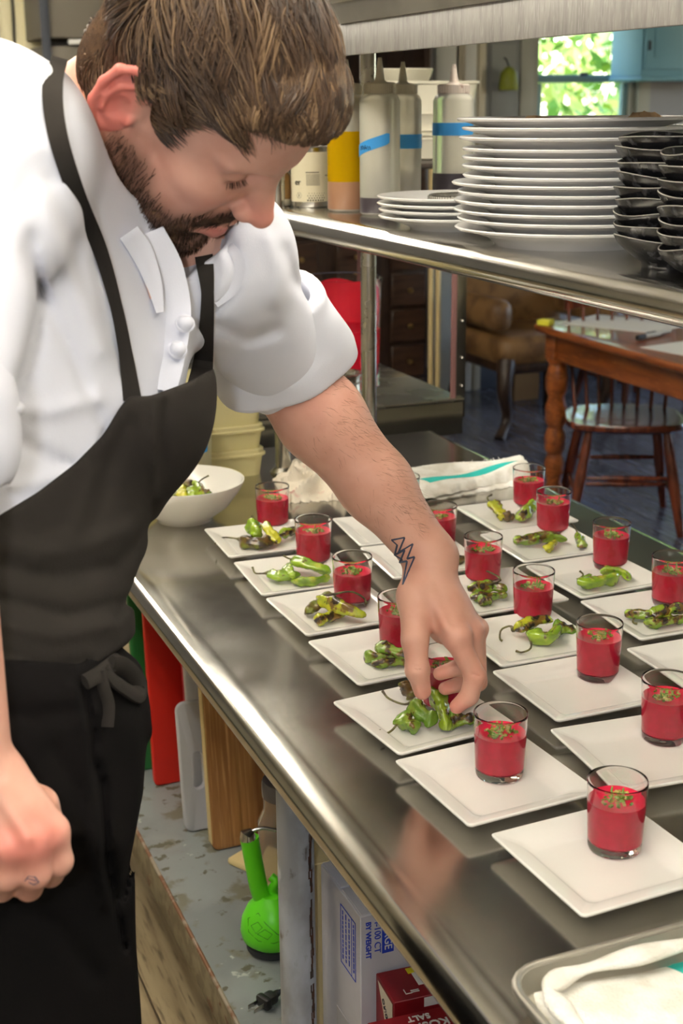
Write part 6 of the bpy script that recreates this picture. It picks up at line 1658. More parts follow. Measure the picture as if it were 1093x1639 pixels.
# ---- torso: a loft along the spine
NECK = dep(165, 245, 1.32); CHEST = dep(22, 520, 1.27); WAIST = dep(-75, 860, 1.22); HIP = dep(-92, 1085, 1.20)
SAX = (SHL - SHR) / np.linalg.norm(SHL - SHR)
SPINE = (NECK - HIP) / np.linalg.norm(NECK - HIP)
CN = np.cross(SAX, SPINE); CN /= np.linalg.norm(CN)          # chest normal
if CN @ _fw > 0: CN = -CN
S2 = np.cross(SPINE, CN); S2 /= np.linalg.norm(S2)
def loft_field(g, nodes, off=0.0, k=0.03):
    """nodes: (centre, half width, half depth) from bottom to top"""
    c = np.array([n[0] for n in nodes]); t = (c - HIP) @ SPINE
    R = max(max(n[1], n[2]) for n in nodes) + 0.06
    lo = np.maximum(c.min(0) - R, g.lo); hi = c.max(0) + R
    sl, X, Y, Z = g.sub(lo, hi)
    T_ = ((X - HIP[0]) * SPINE[0] + (Y - HIP[1]) * SPINE[1] + (Z - HIP[2]) * SPINE[2])
    tt = np.clip(T_, t[0], t[-1])
    cx, cy, cz = [np.interp(tt, t, c[:, i]) for i in range(3)]
    ra = np.interp(tt, t, [n[1] for n in nodes]) + off; rb = np.interp(tt, t, [n[2] for n in nodes]) + off
    dx, dy, dz = X - cx, Y - cy, Z - cz
    a = dx * S2[0] + dy * S2[1] + dz * S2[2]; b = dx * CN[0] + dy * CN[1] + dz * CN[2]
    pw = 2.4
    k0 = (np.abs(a / ra) ** pw + np.abs(b / rb) ** pw) ** (1 / pw)
    d = (k0 - 1) * np.minimum(ra, rb)
    e = np.maximum(t[0] - T_, T_ - t[-1])
    d = np.where(e > 0, np.sqrt(np.maximum(d, 0) ** 2 + e ** 2) + np.minimum(d, 0) * 0, d)
    g._smin(sl, d.astype(np.float32), k)
TORSO = [(HIP - SPINE * 0.06, .170, .125), (HIP, .172, .125), (HIP + (WAIST - HIP) * .5, .160, .120), (WAIST, .150, .118), (WAIST + (CHEST - WAIST) * .5, .160, .122), (CHEST, .172, .122), (CHEST + (NECK - CHEST) * .5, .155, .090), (CHEST + (NECK - CHEST) * .8, .110, .066)]
def project(X, Y, Z):
    vx, vy, vz = X - CAM[0], Y - CAM[1], Z - CAM[2]
    w = vx * _fw[0] + vy * _fw[1] + vz * _fw[2]
    return 546.5 + F_PX * (vx * _r[0] + vy * _r[1] + vz * _r[2]) / w, 819.5 - F_PX * (vx * _u[0] + vy * _u[1] + vz * _u[2]) / w

person = None
def build_body():
    Pl, Fl, Al, gl = build_left_arm(); Pr, Fr, Ar, gr = build_right_arm()
    g = Grid((-0.35, 0.80, 0.88), (0.62, 1.62, 1.70), 0.006)
    loft_field(g, TORSO, -0.036)
    g.cone(NECK, SHL, 0.045, 0.050, 0.02); g.cone(NECK, SHR, 0.045, 0.050, 0.02); g.cone(CHEST + SPINE * 0.1 - CN * 0.03, NECK + (HP - NECK) * 0.35, 0.06, 0.050, 0.02)
    Pt, Ft = g.nets()
    z0 = np.zeros(len(Pt)); At = dict(blush=z0, lip=z0, stubble=z0, under=z0)
    Ps, Fs, As = [Phw, Pl, Pr, Pt], [Fh, Fl, Fr, Ft], [head_at, Al, Ar, At]
    off = 0; FF = []
    for P, F in zip(Ps, Fs): FF.append(F + off); off += len(P)
    at = {k: np.concatenate([a[k] for a in As]) for k in ('blush', 'lip', 'stubble', 'under')}
    me = np_mesh('person', np.concatenate(Ps), np.concatenate(FF), [M['skin']], attrs=at)
    return link('person', me), gl, gr
person, GL_, GR_ = build_body()
tag(person, 'man in a white chef jacket and charcoal apron leaning over the counter, placing peppers', 'person')

# ---- jacket
M['jacket'] = mat('white_jacket_cloth', srgb(216, 218, 228), 0.9, spec=0.2, sss=0.0, bump=(700, 0.25, 0.0006), noise=(5, srgb(208, 210, 221), 0.4, 0.65))
def creases(g, lines, near=None):
    """each line: image polyline, half width (px), depth (m, + cuts in)"""
    idx = np.argwhere(np.abs(g.D) < 0.03)
    X = g.lo + idx * g.res
    px, py = project(X[:, 0], X[:, 1], X[:, 2])
    add = np.zeros(len(X))
    fr = (X - CAM) @ _fw
    for pts, w, dep_ in lines:
        best = np.full(len(X), 1e9)
        for (x0, y0), (x1, y1) in zip(pts, pts[1:]):
            dx, dy = x1 - x0, y1 - y0; L2 = dx * dx + dy * dy
            t = np.clip(((px - x0) * dx + (py - y0) * dy) / L2, 0, 1)
            best = np.minimum(best, (px - x0 - t * dx) ** 2 + (py - y0 - t * dy) ** 2)
        add += dep_ * np.exp(-best / (w * w))
    g.D[tuple(idx.T)] += add.astype(np.float32)
def wavy(g, amp, freq, seed, dirs=None):
    rd = np.random.default_rng(seed)
    idx = np.argwhere(np.abs(g.D) < 0.03); X = g.lo + idx * g.res
    v = np.zeros(len(X))
    for i in range(7):
        k = rd.normal(size=3); k /= np.linalg.norm(k); v += np.sin(X @ k * freq * (0.6 + 0.8 * rd.random()) + rd.random() * 6.28)
    g.D[tuple(idx.T)] += (amp * v / 2.6).astype(np.float32)

JR = 0.0042
def jacket_grid():
    g = Grid((-0.36, 0.80, 0.98), (0.64, 1.66, 1.70), JR)
    loft_field(g, TORSO[2:], 0.010)
    g.cone(NECK - CN * 0.0, SHL, 0.060, 0.070, 0.05); g.cone(NECK, SHR, 0.060, 0.078, 0.05)
    g.cone(CHEST + SPINE * 0.12 - CN * 0.02, NECK, 0.075, 0.056, 0.05)
    g.cone(SHL, SHL + (ELB - SHL) * 0.95, 0.068, 0.060, 0.03)
    g.cone(SHR, SHR + (ELR - SHR) * 0.6, 0.078, 0.073, 0.03); g.cone(SHR + (ELR - SHR) * 0.6, ELR, 0.074, 0.074, 0.012)
    return g
gj = jacket_grid()
JC = [([(48, 380), (62, 440), (62, 490), (52, 560), (20, 640), (-10, 665)], 10, 0.007),      # right sleeve against the chest
      ([(40, 405), (70, 470), (130, 600), (170, 690)], 9, 0.004), ([(62, 300), (110, 430), (160, 560)], 16, -0.004),
      ([(150, 420), (175, 520), (200, 600)], 9, 0.003), ([(90, 240), (140, 400), (160, 470)], 14, -0.003),
      ([(0, 690), (80, 735), (140, 760)], 12, 0.004), ([(0, 650), (70, 660), (150, 640)], 14, -0.004), ([(20, 780), (70, 770), (130, 750)], 10, -0.003),
      ([(372, 395), (384, 430), (372, 470), (345, 500)], 6, 0.004), ([(350, 395), (362, 440), (345, 480)], 7, -0.003),
      ([(455, 400), (470, 450), (500, 480)], 10, 0.004), ([(430, 380), (448, 430), (440, 480)], 12, -0.003), ([(345, 520), (400, 545), (440, 530)], 10, 0.004),
      ([(0, 260), (50, 240), (95, 210)], 20, -0.003), ([(10, 330), (45, 300), (80, 290)], 12, 0.003)]
creases(gj, [(a_, b_, c_ * 1.5) for a_, b_, c_ in JC[1:]] + JC[:1])
wavy(gj, 0.0016, 42, 3)
# carve the neck opening
nax = (HP + HR @ np.array([-0.03, 0, -0.02])) - (HP + HR @ np.array([-0.075, 0, -0.165])); nax /= np.linalg.norm(nax)
nb = HP + HR @ np.array([-0.066, 0, -0.150])
gj.cone(H(.07, 0, -.115), H(.080, -.02, -.130), 0.042, 0.030, 0.02, sub=True)
gj.cone(nb - nax * 0.02, nb + nax * 0.16, 0.080, 0.105, 0.008, sub=True)
Pj, Fj = gj.nets(); Pj = relax(Pj, Fj, 2)
jk = link('chef_jacket', np_mesh('chef_jacket', Pj, Fj, [M['jacket']]), person)
def sdf_hit(gs, px, py, t0=0.8, t1=1.9, off=0.0, n=1600):
    """first point on the given grids along the view of one pixel of the photograph"""
    ts = np.linspace(t0, t1, n); P = CAM + np.outer(ts, ray(px, py))
    best = None
    for g in gs:
        q = (P - g.lo) / g.res; ok = np.all((q >= 0) & (q < g.n - 1), 1)
        i = q[ok].astype(int); f = q[ok] - i
        v = 0
        for a in (0, 1):
            for b in (0, 1):
                for c in (0, 1):
                    wgt = (f[:, 0] if a else 1 - f[:, 0]) * (f[:, 1] if b else 1 - f[:, 1]) * (f[:, 2] if c else 1 - f[:, 2])
                    v = v + wgt * g.D[i[:, 0] + a, i[:, 1] + b, i[:, 2] + c]
        h = np.where(v < off)[0]
        if len(h):
            t = ts[ok][h[0]]
            if best is None or t < best: best = t
    return None if best is None else CAM + ray(px, py) * best
def draped(path, w, gs, n, lift, mat_, name, parent, th=0.0016, step=0.02):
    """a flat cloth ribbon lying on the surface along an image polyline; w in px (list per node)"""
    C_ = spline([(x, y, 0) for x, y in path], n); ws = np.interp(np.linspace(0, 1, n), np.linspace(0, 1, len(w)), w)
    rows = []; last = None
    for i, c in enumerate(C_):
        a = C_[min(n - 1, i + 1)] - C_[max(0, i - 1)]; a = a[:2] / np.linalg.norm(a[:2]); s = np.array([-a[1], a[0]])
        row = []
        for u in (-0.5, -0.25, 0, 0.25, 0.5):
            q = c[:2] + s * u * ws[i]
            p = sdf_hit(gs, q[0], q[1])
            row.append((q, p))
        ds = [((p - CAM) @ _fw) for q, p in row if p is not None]
        d = np.median(ds) if ds else last
        if last is not None and d is not None: d = np.clip(d, last - step, last + step)
        last = d
        rows.append([(q, np.clip((p - CAM) @ _fw, d - 0.012, d + 0.012) if p is not None else d) for q, p in row])
    Dm = np.array([[np.nan if t is None else t for q, t in r_] for r_ in rows], float)
    for _i in range(n - 2, -1, -1):
        bad = np.isnan(Dm[_i]); Dm[_i][bad] = Dm[_i + 1][bad] + 0.004
    Dm = 0.35 * Dm + 0.65 * np.median(Dm, axis=1)[:, None]
    for _ in range(8):
        Dp = np.pad(Dm, ((1, 1), (1, 1)), mode='edge'); Dm = (Dm * 2 + Dp[:-2, 1:-1] + Dp[2:, 1:-1] + Dp[1:-1, :-2] * .5 + Dp[1:-1, 2:] * .5) / 5
    loops = []
    for r_, dr in zip(rows, Dm):
        top = [dep(q[0], q[1], t - lift) for (q, _), t in zip(r_, dr)]; bot = [dep(q[0], q[1], t - lift + th + 0.004) for (q, _), t in zip(r_, dr)]
        loops.append(top + bot[::-1])
    return MB().loft(loops).build(name, mat_, parent, angle=50)
# ---- rolled cuff of the reaching arm
cax = (dep(452, 604, 1.55) - dep(400, 470, 1.50)); cax /= np.linalg.norm(cax)
CU0, CU1 = dep(424, 522, 1.515), dep(449, 598, 1.56)
cax = (CU1 - CU0) / np.linalg.norm(CU1 - CU0)
gc = Grid(np.minimum(CU0, CU1) - 0.13, np.maximum(CU0, CU1) + 0.13, 0.0032)
cs = _r - cax * (_r @ cax); cs /= np.linalg.norm(cs); cv = np.cross(cax, cs)
sl, X, Y, Z = gc.sub(gc.lo, gc.lo + gc.n * gc.res)
ta = (X - CU0[0]) * cax[0] + (Y - CU0[1]) * cax[1] + (Z - CU0[2]) * cax[2]
aa = (X - CU0[0]) * cs[0] + (Y - CU0[1]) * cs[1] + (Z - CU0[2]) * cs[2]; bb = (X - CU0[0]) * cv[0] + (Y - CU0[1]) * cv[1] + (Z - CU0[2]) * cv[2]
LC = np.linalg.norm(CU1 - CU0)
tn = np.clip(ta / LC, -0.3, 1.3)
an = np.arctan2(bb, aa)
rr = np.sqrt((aa / 1.04) ** 2 + (bb / 0.92) ** 2)
R0 = 0.066 + 0.002 * np.sin(3 * an + 1) + 0.0015 * np.sin(5 * an + tn * 3) + 0.004 * (1 - np.abs(2 * tn - 1)) + 0.012 * np.exp(-((an - 0.05) / 0.35) ** 2) * (0.3 + tn * 0.9)
tilt = 0.002 * np.cos(an)          # the hem runs slanted
d = np.maximum(np.abs(rr - R0) - 0.0085, np.maximum(-ta - 0.034 + tilt * -0.3, ta - LC - tilt * -1.2))
gc.D = d.astype(np.float32)
wavy(gc, 0.0012, 60, 8); gc.smooth(2)
Pc, Fc = gc.nets(); Pc = relax(Pc, Fc, 2)
cuff = link('cuff', np_mesh('cuff', Pc, Fc, [M['jacket']]), jk)
# cuff of the hanging arm
g2 = Grid(np.minimum(ELR, WRR) - 0.12, np.maximum(ELR, WRR) + 0.12, 0.004)
g2.cone(ELR, ELR + (WRR - ELR) * 0.07, 0.080, 0.078, 0.01); g2.cone(ELR + (WRR - ELR) * 0.05, WRR, 0.060, 0.060, 0.008, sub=True)
P2, F2 = g2.nets(); link('cuff', np_mesh('cuff', relax(P2, F2, 2), F2, [M['jacket']]), jk)
# ---- stand collar
def ribbon3(rows, name, mat_, parent, th=0.0022):
    """rows: list of rows of world points; solid sheet"""
    R_ = np.array(rows); n, m = R_.shape[:2]
    du = np.gradient(R_, axis=0); dv = np.gradient(R_, axis=1); nn = np.cross(du, dv); nn /= np.linalg.norm(nn, axis=2, keepdims=True) + 1e-9
    A = R_ + nn * th / 2; B = R_ - nn * th / 2
    vs = [tuple(p) for p in A.reshape(-1, 3)] + [tuple(p) for p in B.reshape(-1, 3)]; N_ = n * m; fs = []
    for i in range(n - 1):
        for j in range(m - 1):
            a = i * m + j; fs.append((a, a + 1, a + m + 1, a + m)); fs.append((N_ + a, N_ + a + m, N_ + a + m + 1, N_ + a + 1))
    for i in range(n - 1):
        for j in (0, m - 1):
            a = i * m + j; fs.append((a, a + m, N_ + a + m, N_ + a))
    for j in range(m - 1):
        for i in (0, n - 1):
            a = i * m + j; fs.append((a, a + 1, N_ + a + 1, N_ + a))
    return MB().add(vs, fs).build(name, mat_, parent, angle=60)
cf = CN - nax * (CN @ nax); cf /= np.linalg.norm(cf); cl = np.cross(nax, cf)
rows = []
for k in range(49):
    a = -PI * 0.94 + 2 * PI * 0.94 * k / 48
    row = []
    for j in range(7):
        v = j / 6
        front = 0.5 + 0.5 * math.cos(a)
        rad_ = 0.072 + 0.010 * front + 0.003 * math.sin(3 * a + 1) * v - 0.004 * v
        base = -0.060 - 0.050 * front ** 2 + 0.044 * v * (1 + 0.1 * math.sin(2 * a))
        row.append(nb + cf * math.cos(a) * rad_ + cl * math.sin(a) * rad_ * 0.94 + nax * base)
    rows.append(row)
ribbon3(rows, 'collar', M['jacket'], jk, 0.0035)
# ---- front overlap (placket) with its knotted buttons
GJ = [gj]
draped([(238, 372), (262, 430), (276, 500), (270, 575), (262, 625)], [50, 62, 60, 50, 40], GJ, 30, 0.010, M['jacket'], 'placket', jk, 0.003)
draped([(206, 372), (226, 402), (246, 452), (256, 500)], [34, 36, 26, 12], GJ, 20, 0.015, M['jacket'], 'lapel', jk, 0.003)
draped([(226, 418), (237, 446), (243, 478)], [6, 14, 5], GJ, 10, 0.0075, M['skin'], 'open_neck', jk, 0.001)
draped([(345, 388), (368, 396), (384, 424), (374, 462), (346, 488)], [16, 16, 18, 16, 10], GJ, 24, 0.0035, M['jacket'], 'sleeve_seam', jk, 0.002)
for (x, y) in ((296, 518), (284, 560)):
    p = dep(x, y, min((sdf_hit(GJ, a_, b_) - CAM) @ _fw for a_, b_ in ((284, 560), (280, 530))) - 0.0235)
    kb = MB().lathe([(0, -0.0075), (0.005, -0.006), (0.0078, -0.001), (0.0076, 0.003), (0.005, 0.0065), (0, 0.0075)], 16).build('knot_button', M['jacket'], jk, tuple(p))
    MB().tube([(0.0079 * math.cos(a), 0.0079 * math.sin(a) * 0.4, 0.0065 * math.sin(a)) for a in np.linspace(0, 2 * PI, 17)], 0.0016, 6).build('cord_loop', M['jacket'], kb)
    MB().tube([(0, 0, 0), tuple(_fw * 0.012 + _r * 0.002)], 0.0032, 8).build('shank', M['jacket'], kb)

# ---- apron: bib, waist and skirt
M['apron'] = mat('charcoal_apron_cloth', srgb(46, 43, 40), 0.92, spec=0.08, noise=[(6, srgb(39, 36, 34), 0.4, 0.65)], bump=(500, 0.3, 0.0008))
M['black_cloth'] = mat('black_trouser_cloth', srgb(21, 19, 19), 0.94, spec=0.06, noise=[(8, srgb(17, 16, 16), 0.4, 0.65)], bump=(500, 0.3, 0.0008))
def cut_below(g, line, keep_below=True, scale=1.35):
    """keep only what lies below the image polyline (as seen from where the photographer stood)"""
    sl, X, Y, Z = g.sub(g.lo, g.lo + g.n * g.res)
    px, py = project(X + 0 * Y + 0 * Z, Y + 0 * X + 0 * Z, Z + 0 * X + 0 * Y)
    lx = [p[0] for p in line]; ly = [p[1] for p in line]
    yy = np.interp(px, lx, ly); sl_ = np.interp(px, 0.5 * (np.array(lx[1:]) + np.array(lx[:-1])), np.diff(ly) / np.diff(lx))
    d = (yy - py) / np.sqrt(1 + sl_ ** 2) * scale / F_PX
    if not keep_below: d = -d
    g.D = np.maximum(g.D, d.astype(np.float32))
ga = Grid((-0.36, 0.80, 0.93), (0.50, 1.60, 1.46), 0.0036)
loft_field(ga, TORSO, 0.022)
ga.ell(dep(232, 640, 1.25), np.stack([S2, CN, SPINE], 1), (0.08, 0.05, 0.075), 0.04)
AC = [([(0, 905), (90, 925), (190, 905), (236, 850)], 11, 0.004), ([(0, 870), (100, 885), (200, 850)], 14, -0.004), ([(0, 960), (110, 985), (205, 960)], 10, 0.004),
      ([(0, 1000), (90, 1018), (180, 1000)], 12, -0.004), ([(0, 1045), (80, 1068), (140, 1062)], 9, 0.004), ([(185, 985), (212, 955), (235, 905)], 8, 0.005),
      ([(250, 640), (246, 730), (252, 800)], 7, -0.004), ([(262, 650), (262, 740), (240, 840)], 8, 0.004), ([(150, 760), (120, 850), (60, 900)], 16, -0.003), ([(205, 680), (170, 760), (150, 840)], 14, 0.003)]
creases(ga, AC); wavy(ga, 0.0014, 45, 5)
cut_below(ga, [(-260, 1000), (-120, 905), (-60, 860), (0, 824), (60, 788), (120, 742), (165, 696), (190, 655), (206, 634), (240, 634), (300, 612), (346, 588), (420, 520)])
cut_below(ga, [(-300, 1030), (-60, 1062), (0, 1072), (60, 1086), (128, 1092), (160, 1062), (205, 1030), (235, 990), (300, 900), (420, 800)], keep_below=False)
Pa, Fa = ga.nets(); Pa = relax(Pa, Fa, 2)
ap = link('apron', np_mesh('apron', Pa, Fa, [M['apron']]), person)
GA = [gj, ga]
draped([(96, 92), (84, 140), (92, 215), (122, 310), (160, 400), (186, 490), (200, 560), (212, 640)], [26, 34, 32, 29, 24, 20, 22, 30], [gj], 60, 0.009, M['apron'], 'strap', ap, 0.002, 0.08)
draped([(324, 394), (328, 425), (332, 470), (330, 530), (324, 588), (318, 622)], [30, 28, 20, 24, 34, 40], [gj, ga], 34, 0.010, M['apron'], 'strap', ap, 0.002)
# waist skirt of the folded apron and the trousers
HL = HIP + S2 * 0.085; HRr = HIP - S2 * 0.085
gt = Grid((-0.45, 0.78, 0.02), (0.46, 1.58, 1.24), 0.0065)
loft_field(gt, [(HIP - SPINE * 0.10, .172, .132), (HIP, .174, .132), (HIP + (WAIST - HIP) * .5, .160, .122)], 0.006)
KL = np.array([dep(22, 1560, 1.25)[0], dep(22, 1560, 1.25)[1], 0.50]); KR = KL - S2 * 0.21 - _fw * 0.02
KR[2] = 0.50
FLt = np.array([KL[0] - 0.03, KL[1] + 0.03, 0.06]); FRt = np.array([KR[0] - 0.03, KR[1] + 0.02, 0.06])
gt.cone(HL - SPINE * .02, KL, 0.100, 0.078, 0.05); gt.cone(KL, FLt, 0.078, 0.070, 0.04)
gt.cone(HRr - SPINE * .02, KR, 0.100, 0.078, 0.05); gt.cone(KR, FRt, 0.078, 0.070, 0.04)
creases(gt, [([(200, 1300), (190, 1420), (175, 1530)], 10, 0.005), ([(240, 1180), (225, 1320), (185, 1450)], 9, 0.006)]); wavy(gt, 0.002, 30, 9)
Pt2, Ft2 = gt.nets(); Pt2 = relax(Pt2, Ft2, 2)
tr = link('trousers', np_mesh('trousers', Pt2, Ft2, [M['black_cloth']]), person)
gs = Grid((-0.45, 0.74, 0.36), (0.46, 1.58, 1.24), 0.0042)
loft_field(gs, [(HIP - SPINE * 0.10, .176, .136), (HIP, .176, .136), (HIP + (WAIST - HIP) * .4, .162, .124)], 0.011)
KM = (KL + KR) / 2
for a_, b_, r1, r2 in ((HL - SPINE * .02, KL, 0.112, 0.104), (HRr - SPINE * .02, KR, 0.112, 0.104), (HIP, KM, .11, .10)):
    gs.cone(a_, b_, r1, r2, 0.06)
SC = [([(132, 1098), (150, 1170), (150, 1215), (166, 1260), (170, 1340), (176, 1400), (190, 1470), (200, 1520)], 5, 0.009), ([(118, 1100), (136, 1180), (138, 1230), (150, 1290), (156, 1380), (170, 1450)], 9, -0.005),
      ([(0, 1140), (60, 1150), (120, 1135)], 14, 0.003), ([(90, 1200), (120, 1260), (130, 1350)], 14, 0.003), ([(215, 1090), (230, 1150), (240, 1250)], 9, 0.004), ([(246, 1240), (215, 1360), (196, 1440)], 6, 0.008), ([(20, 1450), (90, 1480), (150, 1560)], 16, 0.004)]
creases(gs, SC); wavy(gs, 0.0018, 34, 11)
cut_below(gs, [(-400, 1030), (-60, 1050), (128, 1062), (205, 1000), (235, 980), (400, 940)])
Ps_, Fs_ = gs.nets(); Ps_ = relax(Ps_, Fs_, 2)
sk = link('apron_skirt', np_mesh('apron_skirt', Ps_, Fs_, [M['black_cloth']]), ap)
# knotted tie at the waist
GS = [gs, ga]
def cord(path, rad_, lift, name, flat=0.45):
    pts = []
    for x, y in path:
        p = sdf_hit(GS, x, y); pts.append(p if p is not None else (pts[-1] if pts else None))
    dd = [((p - CAM) @ _fw) if p is not None else None for p in pts]
    f0 = [d for d in dd if d is not None][0]
    last = f0; out = []
    for (x, y), d in zip(path, dd):
        d = d if d is not None and abs(d - last) < 0.04 else last; last = d; out.append(dep(x, y, d - lift))
    C_ = spline(out, 22)
    return MB().tube(C_, rad_, 10, flat=flat, up=tuple(-_fw)).build(name, M['apron'], ap)
cord([(136, 1092), (160, 1078), (186, 1058), (192, 1060)], 0.007, 0.006, 'tie_knot')
cord([(176, 1064), (196, 1066), (216, 1084), (226, 1104), (216, 1112), (196, 1100), (178, 1086), (168, 1070)], 0.0085, 0.010, 'tie_loop')
cord([(160, 1074), (166, 1100), (174, 1130), (172, 1164)], 0.0055, 0.008, 'tie_end')
# shoes
for K_, F_ in ((KL, FLt), (KR, FRt)):
    gsho = Grid((F_[0] - 0.16, F_[1] - 0.22, -0.01), (F_[0] + 0.22, F_[1] + 0.16, 0.14), 0.005)
    fd = np.array([0.75, -0.5, 0]); fd /= np.linalg.norm(fd); b0 = np.array([F_[0], F_[1], 0.0])
    gsho.cone(b0 + [0, 0, 0.05], b0 - fd * 0.05 + [0, 0, 0.04], 0.042, 0.036, 0.02); gsho.cone(b0 + [0, 0, 0.045], b0 + fd * 0.15 + [0, 0, 0.035], 0.044, 0.034, 0.02)
    gsho.D = np.maximum(gsho.D, (0.002 - gsho.ax[2])[None, None, :])
    P_, F__ = gsho.nets(); link('shoe', np_mesh('shoe', relax(P_, F__, 1), F__, [M['rubber']]), person)

# ---- hair and beard: a base cap and combed locks
M['hair'] = mat('brown_hair', srgb(70, 52, 37), 0.40, spec=0.5)
M['hair_base'] = mat('hair_underlayer', srgb(74, 55, 39), 0.9, spec=0.1, noise=(70, srgb(58, 43, 31), 0.4, 0.6))
_nt = M['hair'].node_tree; _at = _nt.nodes.new('ShaderNodeAttribute'); _at.attribute_name = 'tone'
_cr = _nt.nodes.new('ShaderNodeValToRGB'); _cr.color_ramp.elements[0].color = srgb(46, 33, 24); _cr.color_ramp.elements[1].color = srgb(150, 122, 90); _e = _cr.color_ramp.elements.new(0.45); _e.color = srgb(78, 58, 42)
_nt.links.new(_at.outputs['Fac'], _cr.inputs['Fac']); _nt.links.new(_cr.outputs['Color'], _nt.nodes['Principled BSDF'].inputs['Base Color'])
M['beard'] = mat('brown_beard', srgb(92, 68, 52), 0.55, spec=0.3, noise=[(90, srgb(62, 45, 36), 0.4, 0.6), (60, srgb(146, 112, 82), 0.56, 0.72)])
gh = Grid((-0.13, -0.105, -0.13), (0.135, 0.105, 0.170), 0.0024)
gh.ell((-0.006, 0, 0.050), None, (0.106, 0.081, 0.097), 0.01); gh.ell((0.060, 0, 0.074), None, (0.058, 0.066, 0.055), 0.03)
gh.ell((-0.062, 0, -0.025), None, (0.048, 0.064, 0.065), 0.03)
x_, y_, z_ = gh.ax[0][:, None, None], np.abs(gh.ax[1])[None, :, None], gh.ax[2][None, None, :]
# hairline: keep above a line that runs forehead - temple - sideburn - over the ear - nape
hl = np.interp(gh.ax[0], [-0.13, -0.095, -0.06, -0.035, -0.02, 0.000, 0.006, 0.014, 0.022, 0.030, 0.045, 0.060, 0.075, 0.13], [-0.110, -0.110, -0.100, -0.055, 0.030, 0.034, 0.005, -0.010, 0.006, 0.042, 0.066, 0.078, 0.092, 0.098])[:, None, None]
gh.D = np.maximum(gh.D, ((hl - z_) * 0.8 + 0 * y_).astype(np.float32))
gh.D = np.maximum(gh.D, -(np.sqrt((x_ + 0.006) ** 2 / 1 + (y_ * 1.32) ** 2 + (z_ - 0.046) ** 2 * 1.1) - 0.090).astype(np.float32) * 1.0) if False else gh.D
gh.smooth(1)
Pq, Fq = gh.nets(); Pq = relax(Pq, Fq, 2)
rdh = np.random.default_rng(21)
def strands(roots, dirf, lens, rad, seg, name, m, parent, lift=0.0015, cup=None, nsec=3):
    n = len(roots); P = roots.copy(); V = []; 
    pts = [P.copy()]
    for i in range(seg):
        d = dirf(P, i / seg); P = P + d * (lens / seg)[:, None]; pts.append(P.copy())
    pts = np.stack(pts, 1)                                 # n, seg+1, 3
    tan = np.gradient(pts, axis=1); tan /= np.linalg.norm(tan, axis=2, keepdims=True) + 1e-9
    out = pts - np.array([0.0, 0, 0.04]); nr = out - tan * (out * tan).sum(-1, keepdims=True); nr /= np.linalg.norm(nr, axis=2, keepdims=True) + 1e-9
    bi = np.cross(tan, nr)
    prof = np.interp(np.linspace(0, 1, seg + 1), [0, 0.25, 0.7, 1], [0.8, 1.0, 0.8, 0.12])
    R = rad[:, None] * prof[None]
    ring = [pts + (nr * math.cos(2 * PI * k / nsec + 1.57) * 0.6 + bi * math.sin(2 * PI * k / nsec + 1.57)) * R[..., None] for k in range(nsec)]
    V = np.stack(ring, 2).reshape(-1, 3)
    base = (np.arange(n) * (seg + 1) * nsec)[:, None, None]; ii = (np.arange(seg) * nsec)[None, :, None]; kk = np.arange(nsec)[None, None, :]; k2 = (kk + 1) % nsec
    F = np.stack([base + ii + kk, base + ii + k2, base + ii + nsec + k2, base + ii + nsec + kk], -1).reshape(-1, 4)
    return V, F
def surf_sample(P, F, n, rng, wfun=None):
    c = P[F].mean(1)
    w = np.linalg.norm(np.cross(P[F[:, 2]] - P[F[:, 0]], P[F[:, 3]] - P[F[:, 1]]), axis=1)
    if wfun is not None: w = w * wfun(c)
    i = rng.choice(len(F), n, p=w / w.sum()); u = rng.dirichlet(np.ones(4), n)
    nr = np.cross(P[F[i, 2]] - P[F[i, 0]], P[F[i, 3]] - P[F[i, 1]]); nr /= np.linalg.norm(nr, axis=1, keepdims=True) + 1e-9
    return (P[F[i]] * u[..., None]).sum(1), nr
rt0, nr1 = surf_sample(Pq, Fq, 3500, rdh, lambda c: (c[:, 0] > 0.055) * (c[:, 2] > 0.085))
rt, nr0 = surf_sample(Pq, Fq, 9500, rdh, lambda c: ((c - np.array([-.006, 0, .046])) / np.array([.1, .075, .09])).__pow__(2).sum(1) ** .5 > 0.985)
rt = np.concatenate([rt, rt0]); nr0 = np.concatenate([nr0, nr1]); nr0 *= np.sign((nr0 * (rt - np.array([0, 0, 0.03]))).sum(1, keepdims=True))
_cc = rt[rdh.choice(len(rt), 260, replace=False)]
cl_ = np.concatenate([((rt[i:i + 1000, None, :] - _cc[None]) ** 2).sum(-1).argmin(1) for i in range(0, len(rt), 1000)]); clv = rdh.normal(size=(260, 3)) * 0.42
